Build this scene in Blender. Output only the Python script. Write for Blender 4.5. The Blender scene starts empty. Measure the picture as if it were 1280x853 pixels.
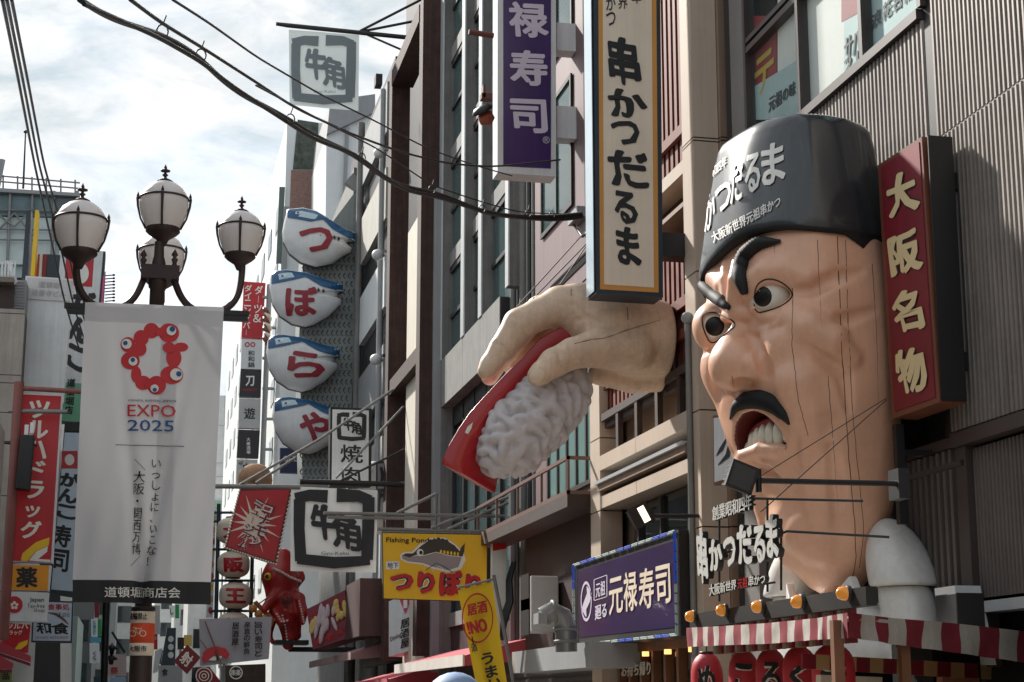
import bpy, math, random
import numpy as np
from mathutils import Vector, Matrix
from mathutils.bvhtree import BVHTree
SC = bpy.context.scene
COL = SC.collection
random.seed(4)
# ------------------------------------------------------------------ camera
F = 2150.0; CX, CY = 640.0, 426.5
PITCH = math.atan((880 - CY) / F); YAW = math.radians(12.2); EYE = 1.6
fw = np.array([math.sin(YAW) * math.cos(PITCH), math.cos(YAW) * math.cos(PITCH), math.sin(PITCH)])
rt = np.array([math.cos(YAW), -math.sin(YAW), 0.0]); up = np.cross(rt, fw)
O = np.array([0.0, 0.0, EYE])
cam = bpy.data.cameras.new('camera'); cam.sensor_width = 36; cam.lens = 36 * F / 1280
cam.clip_start = 0.1; cam.clip_end = 3000
co = bpy.data.objects.new('camera', cam); COL.objects.link(co)
co.matrix_world = Matrix(((rt[0], up[0], -fw[0], 0), (rt[1], up[1], -fw[1], 0), (rt[2], up[2], -fw[2], EYE), (0, 0, 0, 1)))
SC.camera = co
# ------------------------------------------------------------------ light
SUN_TRAVEL = Vector((1.0, -2.09, -1.67)).normalized()
W = bpy.data.worlds.new('World'); SC.world = W; W.use_nodes = True
nt = W.node_tree; nt.nodes.clear()
def N(t, **k):
    n = nt.nodes.new(t)
    for a, b in k.items(): setattr(n, a, b)
    return n
out = N('ShaderNodeOutputWorld'); mixs = N('ShaderNodeMixShader')
sky = N('ShaderNodeTexSky', sky_type='NISHITA', sun_disc=False)
sky.sun_elevation = math.radians(35.8); sky.sun_rotation = math.radians(-25.6); sky.altitude = 20; sky.dust_density = 2.0
b1 = N('ShaderNodeBackground'); b1.inputs['Strength'].default_value = 0.1
b2 = N('ShaderNodeBackground'); b2.inputs['Strength'].default_value = 0.61
tc = N('ShaderNodeTexCoord')
mp = N('ShaderNodeMapping'); mp.inputs['Scale'].default_value = (1.0, 1.0, 2.4)
n1 = N('ShaderNodeTexNoise'); n1.inputs['Scale'].default_value = 5.5; n1.inputs['Detail'].default_value = 7; n1.inputs['Roughness'].default_value = 0.6; n1.inputs['Distortion'].default_value = 0.35
n2 = N('ShaderNodeTexNoise'); n2.inputs['Scale'].default_value = 13; n2.inputs['Detail'].default_value = 7; n2.inputs['Roughness'].default_value = 0.62; n2.inputs['Distortion'].default_value = 0.5
r1 = N('ShaderNodeValToRGB'); r1.color_ramp.elements[0].position = 0.34; r1.color_ramp.elements[0].color = (0.45, 0.45, 0.45, 1)
r1.color_ramp.elements[1].position = 0.56; r1.color_ramp.elements[1].color = (0.97, 0.97, 0.97, 1)
r2 = N('ShaderNodeValToRGB'); r2.color_ramp.elements[0].position = 0.36; r2.color_ramp.elements[0].color = (0.60, 0.70, 0.75, 1)
r2.color_ramp.elements[1].position = 0.62; r2.color_ramp.elements[1].color = (1.0, 1.0, 0.995, 1)
L = nt.links.new
L(tc.outputs['Generated'], mp.inputs['Vector'])
for n in (n1, n2): L(mp.outputs['Vector'], n.inputs['Vector'])
L(n1.outputs['Fac'], r1.inputs['Fac']); L(n2.outputs['Fac'], r2.inputs['Fac'])
L(sky.outputs['Color'], b1.inputs['Color']); L(r2.outputs['Color'], b2.inputs['Color'])
L(r1.outputs['Color'], mixs.inputs[0]); L(b1.outputs[0], mixs.inputs[1]); L(b2.outputs[0], mixs.inputs[2]); L(mixs.outputs[0], out.inputs['Surface'])
sl = bpy.data.lights.new('sun', 'SUN'); sl.energy = 4.3; sl.angle = math.radians(2.5); sl.color = (1.0, 0.95, 0.88)
so = bpy.data.objects.new('sun', sl); COL.objects.link(so)
so.rotation_euler = SUN_TRAVEL.to_track_quat('-Z', 'Y').to_euler(); so.location = (-10, 30, 40)
vs = SC.view_settings; vs.view_transform = 'Standard'; vs.look = 'None'; vs.gamma = 1; vs.use_curve_mapping = False; vs.exposure = 0.74
SC.cycles.use_denoising = True; SC.cycles.max_bounces = 6; SC.cycles.diffuse_bounces = 3; SC.cycles.glossy_bounces = 3
SC.cycles.transparent_max_bounces = 8; SC.cycles.caustics_reflective = False; SC.cycles.caustics_refractive = False
# ------------------------------------------------------------------ rays and planes
def ray(x, y): return fw + rt * ((x - CX) / F) + up * ((CY - y) / F)
class Pl:
    """a plane in the world; at(px, py, off) gives the point of it that is seen at px, py"""
    def __init__(s, p, n):
        s.p = np.array(p, float); s.n = np.array(n, float); s.n /= np.linalg.norm(s.n)
    def at(s, x, y, off=0.0):
        d = ray(x, y); t = ((s.p - O) @ s.n) / (d @ s.n)
        return O + d * t + s.n * off
def XP(X): return Pl((X, 0, 0), (-1, 0, 0))
def YP(Y): return Pl((0, Y, 0), (0, -1, 0))
def PX(x, y, X): return XP(X).at(x, y)
def PY(x, y, Y): return YP(Y).at(x, y)
def proj(p):
    p = np.asarray(p) - O; w = p @ fw
    return CX + F * (p @ rt) / w, CY - F * (p @ up) / w
# ------------------------------------------------------------------ materials
def lin(c):
    c = c / 255.0
    return c / 12.92 if c <= 0.04045 else ((c + 0.055) / 1.055) ** 2.4
_M = {}
def mat(name, rgb, rough=0.6, metal=0.0, var=0.12, scale=1.2, bump=0.0, bscale=40.0, streak=0.0, dirt=0.0, emit=0.0, coat=0.0):
    if name in _M: return _M[name]
    m = bpy.data.materials.new(name); m.use_nodes = True; t = m.node_tree
    p = t.nodes['Principled BSDF']
    c = tuple(lin(v) for v in rgb)
    p.inputs['Roughness'].default_value = rough; p.inputs['Metallic'].default_value = metal
    if coat: p.inputs['Coat Weight'].default_value = coat; p.inputs['Coat Roughness'].default_value = 0.08
    g = t.nodes.new('ShaderNodeNewGeometry')
    colsock = None
    def mul(sock, fac_sock, lo, hi):
        mr = t.nodes.new('ShaderNodeMapRange'); mr.inputs['From Min'].default_value = 0.3; mr.inputs['From Max'].default_value = 0.7
        mr.inputs['To Min'].default_value = lo; mr.inputs['To Max'].default_value = hi
        t.links.new(fac_sock, mr.inputs['Value'])
        mx = t.nodes.new('ShaderNodeMix'); mx.data_type = 'RGBA'; mx.blend_type = 'MULTIPLY'; mx.inputs['Factor'].default_value = 1
        if sock is None: mx.inputs['A'].default_value = (*c, 1)
        else: t.links.new(sock, mx.inputs['A'])
        t.links.new(mr.outputs['Result'], mx.inputs['B'])
        return mx.outputs['Result']
    if var:
        n = t.nodes.new('ShaderNodeTexNoise'); n.inputs['Scale'].default_value = scale; n.inputs['Detail'].default_value = 8; n.inputs['Roughness'].default_value = 0.62
        t.links.new(g.outputs['Position'], n.inputs['Vector'])
        colsock = mul(colsock, n.outputs['Fac'], 1 - var, 1 + var * 0.6)
    if streak:
        mpn = t.nodes.new('ShaderNodeMapping'); mpn.inputs['Scale'].default_value = (6, 6, 0.22)
        t.links.new(g.outputs['Position'], mpn.inputs['Vector'])
        n = t.nodes.new('ShaderNodeTexNoise'); n.inputs['Scale'].default_value = 1.6; n.inputs['Detail'].default_value = 6; n.inputs['Roughness'].default_value = 0.7
        t.links.new(mpn.outputs['Vector'], n.inputs['Vector'])
        colsock = mul(colsock, n.outputs['Fac'], 1 - streak, 1.0)
    if dirt:
        n = t.nodes.new('ShaderNodeTexNoise'); n.inputs['Scale'].default_value = 9; n.inputs['Detail'].default_value = 9; n.inputs['Roughness'].default_value = 0.75
        t.links.new(g.outputs['Position'], n.inputs['Vector'])
        colsock = mul(colsock, n.outputs['Fac'], 1 - dirt, 1.0)
        n.inputs['Distortion'].default_value = 0.6
    if colsock is None: p.inputs['Base Color'].default_value = (*c, 1)
    else: t.links.new(colsock, p.inputs['Base Color'])
    if bump:
        n = t.nodes.new('ShaderNodeTexNoise'); n.inputs['Scale'].default_value = bscale; n.inputs['Detail'].default_value = 5
        t.links.new(g.outputs['Position'], n.inputs['Vector'])
        b = t.nodes.new('ShaderNodeBump'); b.inputs['Strength'].default_value = bump; b.inputs['Distance'].default_value = 0.02
        t.links.new(n.outputs['Fac'], b.inputs['Height']); t.links.new(b.outputs['Normal'], p.inputs['Normal'])
    if emit:
        p.inputs['Emission Color'].default_value = (*c, 1); p.inputs['Emission Strength'].default_value = emit
    _M[name] = m
    return m
def thin_cloth(m, f=0.3):
    """let some of the light from behind through a cloth"""
    t = m.node_tree; o = t.nodes['Material Output']; p = t.nodes['Principled BSDF']; tr = t.nodes.new('ShaderNodeBsdfTranslucent'); mx = t.nodes.new('ShaderNodeMixShader'); mx.inputs[0].default_value = f
    l_ = p.inputs['Base Color'].links
    if l_: t.links.new(l_[0].from_socket, tr.inputs['Color'])
    else: tr.inputs['Color'].default_value = p.inputs['Base Color'].default_value
    t.links.new(p.outputs[0], mx.inputs[1]); t.links.new(tr.outputs[0], mx.inputs[2]); t.links.new(mx.outputs[0], o.inputs['Surface'])
    return m
def glass(name, rgb, clear=0.5, rough=0.04):
    """a window pane: part clear, part mirror by angle"""
    if name in _M: return _M[name]
    m = bpy.data.materials.new(name); m.use_nodes = True; t = m.node_tree; t.nodes.clear()
    o = t.nodes.new('ShaderNodeOutputMaterial'); c = tuple(lin(v) for v in rgb)
    p = t.nodes.new('ShaderNodeBsdfPrincipled'); p.inputs['Base Color'].default_value = (*c, 1); p.inputs['Roughness'].default_value = rough
    p.inputs['IOR'].default_value = 1.6
    tr = t.nodes.new('ShaderNodeBsdfTransparent'); tr.inputs['Color'].default_value = (0.94, 0.965, 0.96, 1)
    mx = t.nodes.new('ShaderNodeMixShader'); mx.inputs[0].default_value = clear
    t.links.new(p.outputs[0], mx.inputs[1]); t.links.new(tr.outputs[0], mx.inputs[2]); t.links.new(mx.outputs[0], o.inputs['Surface'])
    _M[name] = m
    return m
# ------------------------------------------------------------------ mesh builder
class MB:
    def __init__(s): s.v = []; s.f = []; s.mi = []; s.mats = []; s.sm = []
    def m(s, mt):
        if mt not in s.mats: s.mats.append(mt)
        return s.mats.index(mt)
    def add(s, V, Fc, mt, smooth=False):
        b = len(s.v); s.v.extend(tuple(map(float, p)) for p in V); i = s.m(mt)
        for q in Fc: s.f.append(tuple(b + k for k in q)); s.mi.append(i); s.sm.append(smooth)
        return s
    def box(s, x0, x1, y0, y1, z0, z1, mt):
        x0, x1 = sorted((x0, x1)); y0, y1 = sorted((y0, y1)); z0, z1 = sorted((z0, z1))
        V = [(x, y, z) for x in (x0, x1) for y in (y0, y1) for z in (z0, z1)]
        return s.add(V, [(0, 1, 3, 2), (4, 6, 7, 5), (0, 4, 5, 1), (2, 3, 7, 6), (0, 2, 6, 4), (1, 5, 7, 3)], mt)
    def xbox(s, a, b, X0, X1, mt):
        """box whose face on the plane X0 spans the two pixels a, b"""
        p, q = PX(*a, X0), PX(*b, X0)
        return s.box(X0, X1, p[1], q[1], p[2], q[2], mt)
    def ybox(s, a, b, Y0, Y1, mt):
        p, q = PY(*a, Y0), PY(*b, Y0)
        return s.box(p[0], q[0], Y0, Y1, p[2], q[2], mt)
    def prism(s, pts, vec, mt, smooth=False):
        n = len(pts); pts = [np.asarray(p, float) for p in pts]; vec = np.asarray(vec, float)
        V = pts + [p + vec for p in pts]
        Fc = [tuple(range(n)), tuple(range(2 * n - 1, n - 1, -1))] + [(i, n + i, n + (i + 1) % n, (i + 1) % n) for i in range(n)]
        return s.add(V, Fc, mt, smooth)
    def slab(s, pl, px, f, bk, mt):
        """prism of a pixel outline on a plane, from offset f (towards us) back to bk"""
        return s.prism([pl.at(*p, f) for p in px], pl.n * (bk - f), mt)
    def poly(s, pl, px, off, mt): return s.add([pl.at(*p, off) for p in px], [tuple(range(len(px)))], mt)
    def ell(s, pl, c, rx, ry, off, mt, n=24, rot=0.0):
        px = []
        for k in range(n):
            a = 2 * math.pi * k / n; x, y = rx * math.cos(a), ry * math.sin(a)
            px.append((c[0] + x * math.cos(rot) - y * math.sin(rot), c[1] + x * math.sin(rot) + y * math.cos(rot)))
        return s.poly(pl, px, off, mt)
    def ring(s, pl, c, r0, r1, off, mt, n=32, ry=1.0):
        V = []
        for k in range(n):
            a = 2 * math.pi * k / n
            for r in (r0, r1): V.append(pl.at(c[0] + r * math.cos(a), c[1] + r * ry * math.sin(a), off))
        return s.add(V, [(2 * k, 2 * k + 1, (2 * k + 3) % (2 * n), (2 * k + 2) % (2 * n)) for k in range(n)], mt)
    def stroke(s, pl, px, w, off, mt):
        """brush line on a plane; w is a width or one width for each point"""
        n = len(px); V = []
        for i in range(n):
            a = np.array(px[max(i - 1, 0)], float); b = np.array(px[min(i + 1, n - 1)], float); d = b - a; d /= max(np.linalg.norm(d), 1e-6)
            nn = np.array([-d[1], d[0]]) * ((w[i] if hasattr(w, '__len__') else w) / 2)
            for q in (np.array(px[i]) + nn, np.array(px[i]) - nn): V.append(pl.at(q[0], q[1], off))
        return s.add(V, [(2 * i, 2 * i + 1, 2 * i + 3, 2 * i + 2) for i in range(n - 1)], mt)
    def tube(s, pts, r, mt, seg=8, caps=True):
        pts = [np.asarray(p, float) for p in pts]; n = len(pts); V = []; Fc = []
        u0 = None
        for i in range(n):
            d = pts[min(i + 1, n - 1)] - pts[max(i - 1, 0)]; d = d / max(np.linalg.norm(d), 1e-9)
            if u0 is None:
                h = np.array([0, 0, 1.0]) if abs(d[2]) < 0.9 else np.array([1.0, 0, 0]); u0 = np.cross(d, h)
            u0 = u0 - d * (u0 @ d); u0 = u0 / np.linalg.norm(u0); w0 = np.cross(d, u0)
            ri = r[i] if hasattr(r, '__len__') else r
            for k in range(seg):
                a = 2 * math.pi * k / seg; V.append(pts[i] + (u0 * math.cos(a) + w0 * math.sin(a)) * ri)
        for i in range(n - 1):
            for k in range(seg):
                k2 = (k + 1) % seg; Fc.append((i * seg + k, i * seg + k2, (i + 1) * seg + k2, (i + 1) * seg + k))
        s.add(V, Fc, mt, True)
        if caps: s.add(V[:seg], [tuple(range(seg - 1, -1, -1))], mt); s.add(V[-seg:], [tuple(range(seg))], mt)
        return s
    def lathe(s, c, prof, mt, seg=24, axis=(0, 0, 1)):
        c = np.asarray(c, float); ax = np.asarray(axis, float); ax /= np.linalg.norm(ax)
        h = np.array([1.0, 0, 0]) if abs(ax[0]) < 0.9 else np.array([0, 1.0, 0]); u0 = np.cross(ax, h); u0 /= np.linalg.norm(u0); w0 = np.cross(ax, u0)
        V = []; Fc = []
        for r, z in prof:
            for k in range(seg):
                a = 2 * math.pi * k / seg; V.append(c + ax * z + (u0 * math.cos(a) + w0 * math.sin(a)) * max(r, 1e-4))
        for i in range(len(prof) - 1):
            for k in range(seg):
                k2 = (k + 1) % seg; Fc.append((i * seg + k, i * seg + k2, (i + 1) * seg + k2, (i + 1) * seg + k))
        return s.add(V, Fc, mt, True)
    def ellipsoid(s, c, R, mt, axes=None, nu=16, nv=10):
        c = np.asarray(c, float); A = np.eye(3) if axes is None else np.asarray(axes, float); V = []; Fc = []
        for j in range(nv + 1):
            th = math.pi * j / nv
            for i in range(nu):
                ph = 2 * math.pi * i / nu
                q = np.array([math.sin(th) * math.cos(ph) * R[0], math.sin(th) * math.sin(ph) * R[1], math.cos(th) * R[2]]); V.append(c + q @ A)
        for j in range(nv):
            for i in range(nu): Fc.append((j * nu + i, (j + 1) * nu + i, (j + 1) * nu + (i + 1) % nu, j * nu + (i + 1) % nu))
        return s.add(V, Fc, mt, True)
    def build(s, name, parent=None, bevel=0.0):
        loc = np.zeros(3)
        q = parent
        while q is not None: loc = loc + np.array(q.location); q = q.parent
        V = np.array(s.v) if s.v else np.zeros((0, 3))
        own = np.zeros(3)
        if parent is None and len(V): own = np.array([V[:, 0].mean(), V[:, 1].mean(), V[:, 2].min()])
        me = bpy.data.meshes.new(name); me.from_pydata((V - loc - own).tolist(), [], s.f)
        for mt in s.mats: me.materials.append(mt)
        me.polygons.foreach_set('material_index', s.mi); me.polygons.foreach_set('use_smooth', s.sm); me.update()
        o = bpy.data.objects.new(name, me); COL.objects.link(o); o.location = own
        if parent is not None: o.parent = parent
        if bevel:
            b = o.modifiers.new('bevel', 'BEVEL'); b.width = bevel; b.segments = 2; b.limit_method = 'ANGLE'
        return o
def thing(name, label, cat, loc, group=None):
    o = bpy.data.objects.new(name, None); COL.objects.link(o); o.location = tuple(float(v) for v in loc); o.empty_display_size = 0.3
    o['label'] = label; o['category'] = cat
    if group: o['group'] = group
    return o
def tag(o, label, cat, group=None):
    o['label'] = label; o['category'] = cat
    if group: o['group'] = group
    return o
def struct(o, kind='structure'): o['kind'] = kind; return o
def lab(o, label): o['label'] = label; return o
# ------------------------------------------------------------------ lettering
_G = {}
def glyph(ch, bold=0.0):
    k = (ch, bold)
    if k in _G: return _G[k]
    c = bpy.data.curves.new('lettering', 'FONT'); c.body = ch; c.resolution_u = 2; c.offset = bold
    o = bpy.data.objects.new('lettering', c); COL.objects.link(o)
    dg = bpy.context.evaluated_depsgraph_get(); me = bpy.data.meshes.new_from_object(o.evaluated_get(dg))
    V = np.array([v.co[:2] for v in me.vertices]) if len(me.vertices) else np.zeros((1, 2)); Fc = [tuple(p.vertices) for p in me.polygons]
    bpy.data.objects.remove(o); bpy.data.curves.remove(c); bpy.data.meshes.remove(me)
    _G[k] = (V, Fc); return _G[k]
EM = None
def norm_glyph(ch, bold, fit):
    global EM
    V, Fc = glyph(ch, 0.0)
    if EM is None:
        e, _ = glyph('国', 0.0); EM = (e.min(0), e.max(0))
    if fit: lo, hi = V.min(0), V.max(0)
    else:
        m = (EM[1] - EM[0]) * 0.06; lo, hi = EM[0] - m, EM[1] + m
    return (V - lo) / np.maximum(hi - lo, 1e-6), Fc
SMALL = set('っーゅょャュョッ・、！ﾟ゛一ー&8')
def bil(q, u, v):
    """u right, v up in a quad TL, TR, BR, BL"""
    TL, TR, BR, BL = [np.array(p, float) for p in q]
    u = u[:, None]; v = v[:, None]
    return (TL * (1 - u) + TR * u) * v + (BL * (1 - u) + BR * u) * (1 - v)
def bx(x0, y0, x1, y1): return [(x0, y0), (x1, y0), (x1, y1), (x0, y1)]
def text(mb, s, pl, quad, mt, off=0.006, bold=0.02, vert=False, warp=0.0, fit=True, deep=0.0, hit=None, gap=0.08, spin=False):
    """writing laid on a plane (or, with hit, on a curved surface) inside a pixel quad"""
    if len(quad) == 4 and not hasattr(quad[0], '__len__'): quad = bx(*quad)
    items = []
    if vert:
        n = len(s)
        for i, ch in enumerate(s):
            if ch in ' 　': continue
            f = fit and ch not in SMALL
            if ch == 'ー':
                V, Fc = norm_glyph('｜', bold, False)
                V = V * np.array([1, .8]) + np.array([0, .1])
            else: V, Fc = norm_glyph(ch, bold, f)
            items.append((V * np.array([1, (1 - gap) / n]) + np.array([0, 1 - (i + 1) / n + gap / n / 2]), Fc))
    else:
        V, Fc = norm_glyph(s, bold, True); items.append((V, Fc))
    allit = []
    for V, Fc in items:
        V = np.asarray(V, float)
        if not bold: allit.append((V, Fc, 0.0)); continue
        ex = V.max(0) - V.min(0); w = np.array([ex[0], ex[1]]); n1 = 8 if bold >= .03 else 5
        if not vert and len(s) > 1: w = np.array([ex[1] * 1.0 * (np.linalg.norm(np.array(quad[0], float) - np.array(quad[3], float)) / max(np.linalg.norm(np.array(quad[1], float) - np.array(quad[0], float)), 1e-6)), ex[1]])
        sh = 1 - 1.6 * bold * (w / ex)
        Vc = V.min(0) + ex / 2 + (V - V.min(0) - ex / 2) * sh
        for k in range(n1): allit.append((Vc + np.array([math.cos(2 * math.pi * k / n1 + .4), .8 * math.sin(2 * math.pi * k / n1 + .4)]) * bold * w * .8, Fc, .0006 * (k + 1)))
        allit.append((Vc, Fc, 0.0))
    base_off = off
    for V, Fc, dz_ in allit:
        if not Fc: continue
        off = base_off + dz_
        u, v = V[:, 0].copy(), V[:, 1].copy()
        if warp:
            u, v = u + warp * np.sin(v * 5.1 + s.__len__()) * 0.5 + warp * 0.5 * np.sin(u * 7 + v * 3), v + warp * np.sin(u * 4.3 + 1) * 0.5
        P = bil(quad, u, v)
        if hit is not None:
            P = [np.array(p) for p in P]; fl_ = []
            stack = [(f[0], f[i], f[i + 1]) for f in Fc for i in range(1, len(f) - 1)]; cache = {}
            while stack:
                t3 = stack.pop(); e3 = [np.linalg.norm(P[t3[i]] - P[t3[(i + 1) % 3]]) for i in range(3)]; i = int(np.argmax(e3))
                if e3[i] > 5.0:
                    a_, b_, c_ = t3[i], t3[(i + 1) % 3], t3[(i + 2) % 3]; kk = (min(a_, b_), max(a_, b_))
                    if kk not in cache: cache[kk] = len(P); P.append((P[a_] + P[b_]) / 2)
                    stack += [(a_, cache[kk], c_), (cache[kk], b_, c_)]
                else: fl_.append(t3)
            Fc = fl_
            W3 = []; ok = True
            for p in P:
                q = hit(p[0], p[1], off)
                W3.append(q)
            Fk = [f for f in Fc if all(W3[i] is not None for i in f)]
            W3 = [q if q is not None else O for q in W3]
            used = sorted({i for f in Fk for i in f}); ren = {k: j for j, k in enumerate(used)}
            if Fk: mb.add([W3[i] for i in used], [tuple(ren[i] for i in f) for f in Fk], mt)
        else:
            W3 = [pl.at(p[0], p[1], off) for p in P]
            mb.add(W3, Fc, mt)
            if deep:
                b = [q - pl.n * deep for q in W3]; n = len(W3)
                from collections import Counter
                e = Counter()
                for f in Fc:
                    for i in range(len(f)): e[tuple(sorted((f[i], f[(i + 1) % len(f)])))] += 1
                side = [(a, c2, c2 + n, a + n) for (a, c2), k in e.items() if k == 1]
                mb.add(W3 + b, side, deep_mat if deep_mat else mt)
    return mb
deep_mat = None
def hitter(obj):
    """ray caster on an object's own mesh: pixel -> point on its surface, lifted by off"""
    me = obj.data; loc = np.zeros(3); q = obj
    while q is not None: loc = loc + np.array(q.location); q = q.parent
    bv = BVHTree.FromPolygons([tuple(np.array(v.co) + loc) for v in me.vertices], [tuple(p.vertices) for p in me.polygons])
    def h(x, y, off=0.0):
        d = ray(x, y); d = d / np.linalg.norm(d)
        p, n, i, t = bv.ray_cast(Vector(O), Vector(d))
        if p is None: return None
        n = np.array(n)
        if n @ d > 0: n = -n
        return np.array(p) + n * off
    return h
# ------------------------------------------------------------------ sculpting: distance fields to meshes
def smin(a, b, k):
    h = np.clip(0.5 + 0.5 * (b - a) / k, 0, 1); return b + (a - b) * h - k * h * (1 - h)
def smax(a, b, k): return -smin(-a, -b, k)
def sd_sph(P, c, r): return np.linalg.norm(P - np.asarray(c), axis=1) - r
def sd_ell(P, c, R, A=None):
    q = P - np.asarray(c)
    if A is not None: q = q @ np.asarray(A).T
    R = np.asarray(R, float); k0 = np.linalg.norm(q / R, axis=1); k1 = np.linalg.norm(q / (R * R), axis=1)
    return k0 * (k0 - 1) / np.maximum(k1, 1e-6)
def sd_cap(P, a, b, r0, r1=None):
    a = np.asarray(a, float); b = np.asarray(b, float); r1 = r0 if r1 is None else r1
    d = b - a; t = np.clip(((P - a) @ d) / (d @ d), 0, 1)
    return np.linalg.norm(P - a - t[:, None] * d, axis=1) - (r0 + (r1 - r0) * t)
def sd_chain(P, pts, rs, k=0.02):
    d = None
    for i in range(len(pts) - 1):
        c = sd_cap(P, pts[i], pts[i + 1], rs[i], rs[i + 1]); d = c if d is None else smin(d, c, k)
    return d
def surfnet(fn, lo, hi, h):
    lo = np.asarray(lo, float); hi = np.asarray(hi, float); S = 4
    nc = np.ceil((hi - lo) / (h * S)).astype(int) + 1
    gi = np.stack(np.meshgrid(*[np.arange(n) for n in nc], indexing='ij'), -1).reshape(-1, 3)
    Dc = fn(lo + gi * (h * S)).reshape(nc)
    n = (nc - 1) * S + 1
    ii = [np.minimum((np.arange(k) + S // 2) // S, c - 1) for k, c in zip(n, nc)]
    D = Dc[np.ix_(*ii)].copy(); act = np.argwhere(np.abs(D) < h * S * 2.0)
    for a in range(0, len(act), 400000):
        q = act[a:a + 400000]; D[q[:, 0], q[:, 1], q[:, 2]] = fn(lo + q * h)
    In = D < 0
    cs = np.zeros(tuple(np.array(n) - 1), np.uint8)
    for dx in (0, 1):
        for dy in (0, 1):
            for dz in (0, 1): cs += In[dx:n[0] - 1 + dx, dy:n[1] - 1 + dy, dz:n[2] - 1 + dz]
    cells = np.argwhere((cs > 0) & (cs < 8)); idx = -np.ones(cs.shape, int); idx[cells[:, 0], cells[:, 1], cells[:, 2]] = np.arange(len(cells))
    acc = np.zeros((len(cells), 3)); cnt = np.zeros(len(cells))
    for ax in range(3):
        o1, o2 = [a for a in range(3) if a != ax]
        for p in (0, 1):
            for q in (0, 1):
                A = cells.copy(); A[:, o1] += p; A[:, o2] += q; B = A.copy(); B[:, ax] += 1
                da = D[A[:, 0], A[:, 1], A[:, 2]]; db = D[B[:, 0], B[:, 1], B[:, 2]]; m = (da < 0) != (db < 0)
                t = np.where(m, da / np.where(m, da - db, 1), 0); pt = A + 0.0; pt[:, ax] += t
                acc[m] += pt[m]; cnt[m] += 1
    V = lo + acc / cnt[:, None] * h
    Fc = []
    for ax in range(3):
        o1, o2 = (ax + 1) % 3, (ax + 2) % 3
        sl0 = [slice(None)] * 3; sl1 = [slice(None)] * 3; sl0[ax] = slice(0, -1); sl1[ax] = slice(1, None)
        a = In[tuple(sl0)]; b = In[tuple(sl1)]; e = np.argwhere(a != b)
        e = e[(e[:, o1] > 0) & (e[:, o2] > 0) & (e[:, o1] < n[o1] - 1) & (e[:, o2] < n[o2] - 1)]
        sgn = a[e[:, 0], e[:, 1], e[:, 2]]
        c = []
        for d1, d2 in ((-1, -1), (0, -1), (0, 0), (-1, 0)):
            q = e.copy(); q[:, o1] += d1; q[:, o2] += d2; c.append(idx[q[:, 0], q[:, 1], q[:, 2]])
        c = np.stack(c, 1); c[~sgn] = c[~sgn][:, ::-1]; Fc.append(c)
    return V, np.concatenate(Fc)
def relax(V, Fc, it=2, w=0.5):
    n = len(V)
    E = np.concatenate([Fc[:, [0, 1]], Fc[:, [1, 2]], Fc[:, [2, 3]], Fc[:, [3, 0]]]); E = np.concatenate([E, E[:, ::-1]])
    deg = np.bincount(E[:, 0], minlength=n).astype(float)
    for _ in range(it):
        s = np.stack([np.bincount(E[:, 0], weights=V[E[:, 1], k], minlength=n) for k in range(3)], 1)
        V = V * (1 - w) + w * s / np.maximum(deg, 1)[:, None]
    return V
# ------------------------------------------------------------------ palette
M_asph = mat('asphalt', (70, 70, 70), 0.85, var=0.25); M_pave = mat('paving', (150, 145, 138), 0.8, var=0.2, scale=3)
M_steel_dk = mat('dark_steel', (38, 38, 40), 0.45, var=0.2); M_black = mat('black_paint', (20, 20, 22), 0.5, var=0.2)
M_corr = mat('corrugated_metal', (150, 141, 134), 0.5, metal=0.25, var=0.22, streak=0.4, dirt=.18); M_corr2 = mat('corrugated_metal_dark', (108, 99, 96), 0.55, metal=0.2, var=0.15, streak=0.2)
M_frame = mat('window_frame_bronze', (66, 58, 56), 0.45, var=0.15)
M_blind = mat('blind', (226, 226, 220), 0.7, var=0.06); M_red = mat('poster_red', (150, 40, 42), 0.6); M_poster = mat('poster_pale', (178, 200, 200), 0.6)
M_beige = mat('beige_cladding', (196, 178, 160), 0.55, var=0.08, streak=0.12); M_beige_dk = mat('beige_brown_shaded', (150, 126, 108), 0.6, var=0.12, streak=0.2)
M_slat = mat('slat_rust', (112, 52, 36), 0.6, var=0.2, scale=4); M_wood_dk = mat('wood_dark', (62, 46, 40), 0.65, var=0.3, scale=5, streak=0.2)
M_mauve = mat('mauve_siding', (124, 100, 102), 0.55, var=0.1, streak=0.25); M_brownwall = mat('brown_wall', (62, 42, 41), 0.6, var=0.2, streak=0.2)
M_conc = mat('grey_concrete', (138, 137, 134), 0.75, var=0.2, streak=0.4, bump=0.15, dirt=.2); M_conc_lt = mat('pale_concrete', (196, 192, 182), 0.8, var=0.12, streak=0.25, dirt=0.15)
M_cream = mat('cream_panel', (222, 214, 198), 0.55, var=0.06, streak=0.15); M_timber = mat('timber_post', (74, 48, 41), 0.75, var=0.5, scale=2.5, streak=0.6, bump=0.3)
M_white = mat('white_panel', (225, 228, 228), 0.5, var=0.06, streak=0.08); M_grey = mat('grey_panel', (150, 152, 154), 0.55, var=0.1, streak=0.12)
M_punch = mat('punched_panel', (150, 156, 155), 0.5, metal=0.3, var=0.12, streak=0.2); M_hole = mat('punched_hole', (72, 78, 78), 0.7, var=0)
M_alu = mat('aluminium_edge', (205, 208, 210), 0.35, metal=0.4, var=0.08); M_pipe = mat('grey_pipe', (120, 120, 118), 0.5, var=0.2)
M_glass = glass('pane', (90, 112, 112), 0.35); M_glass_d = glass('pane_dark', (34, 46, 48), 0.15); M_glass_t = glass('pane_teal', (128, 160, 156), 0.12, 0.08)
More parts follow.
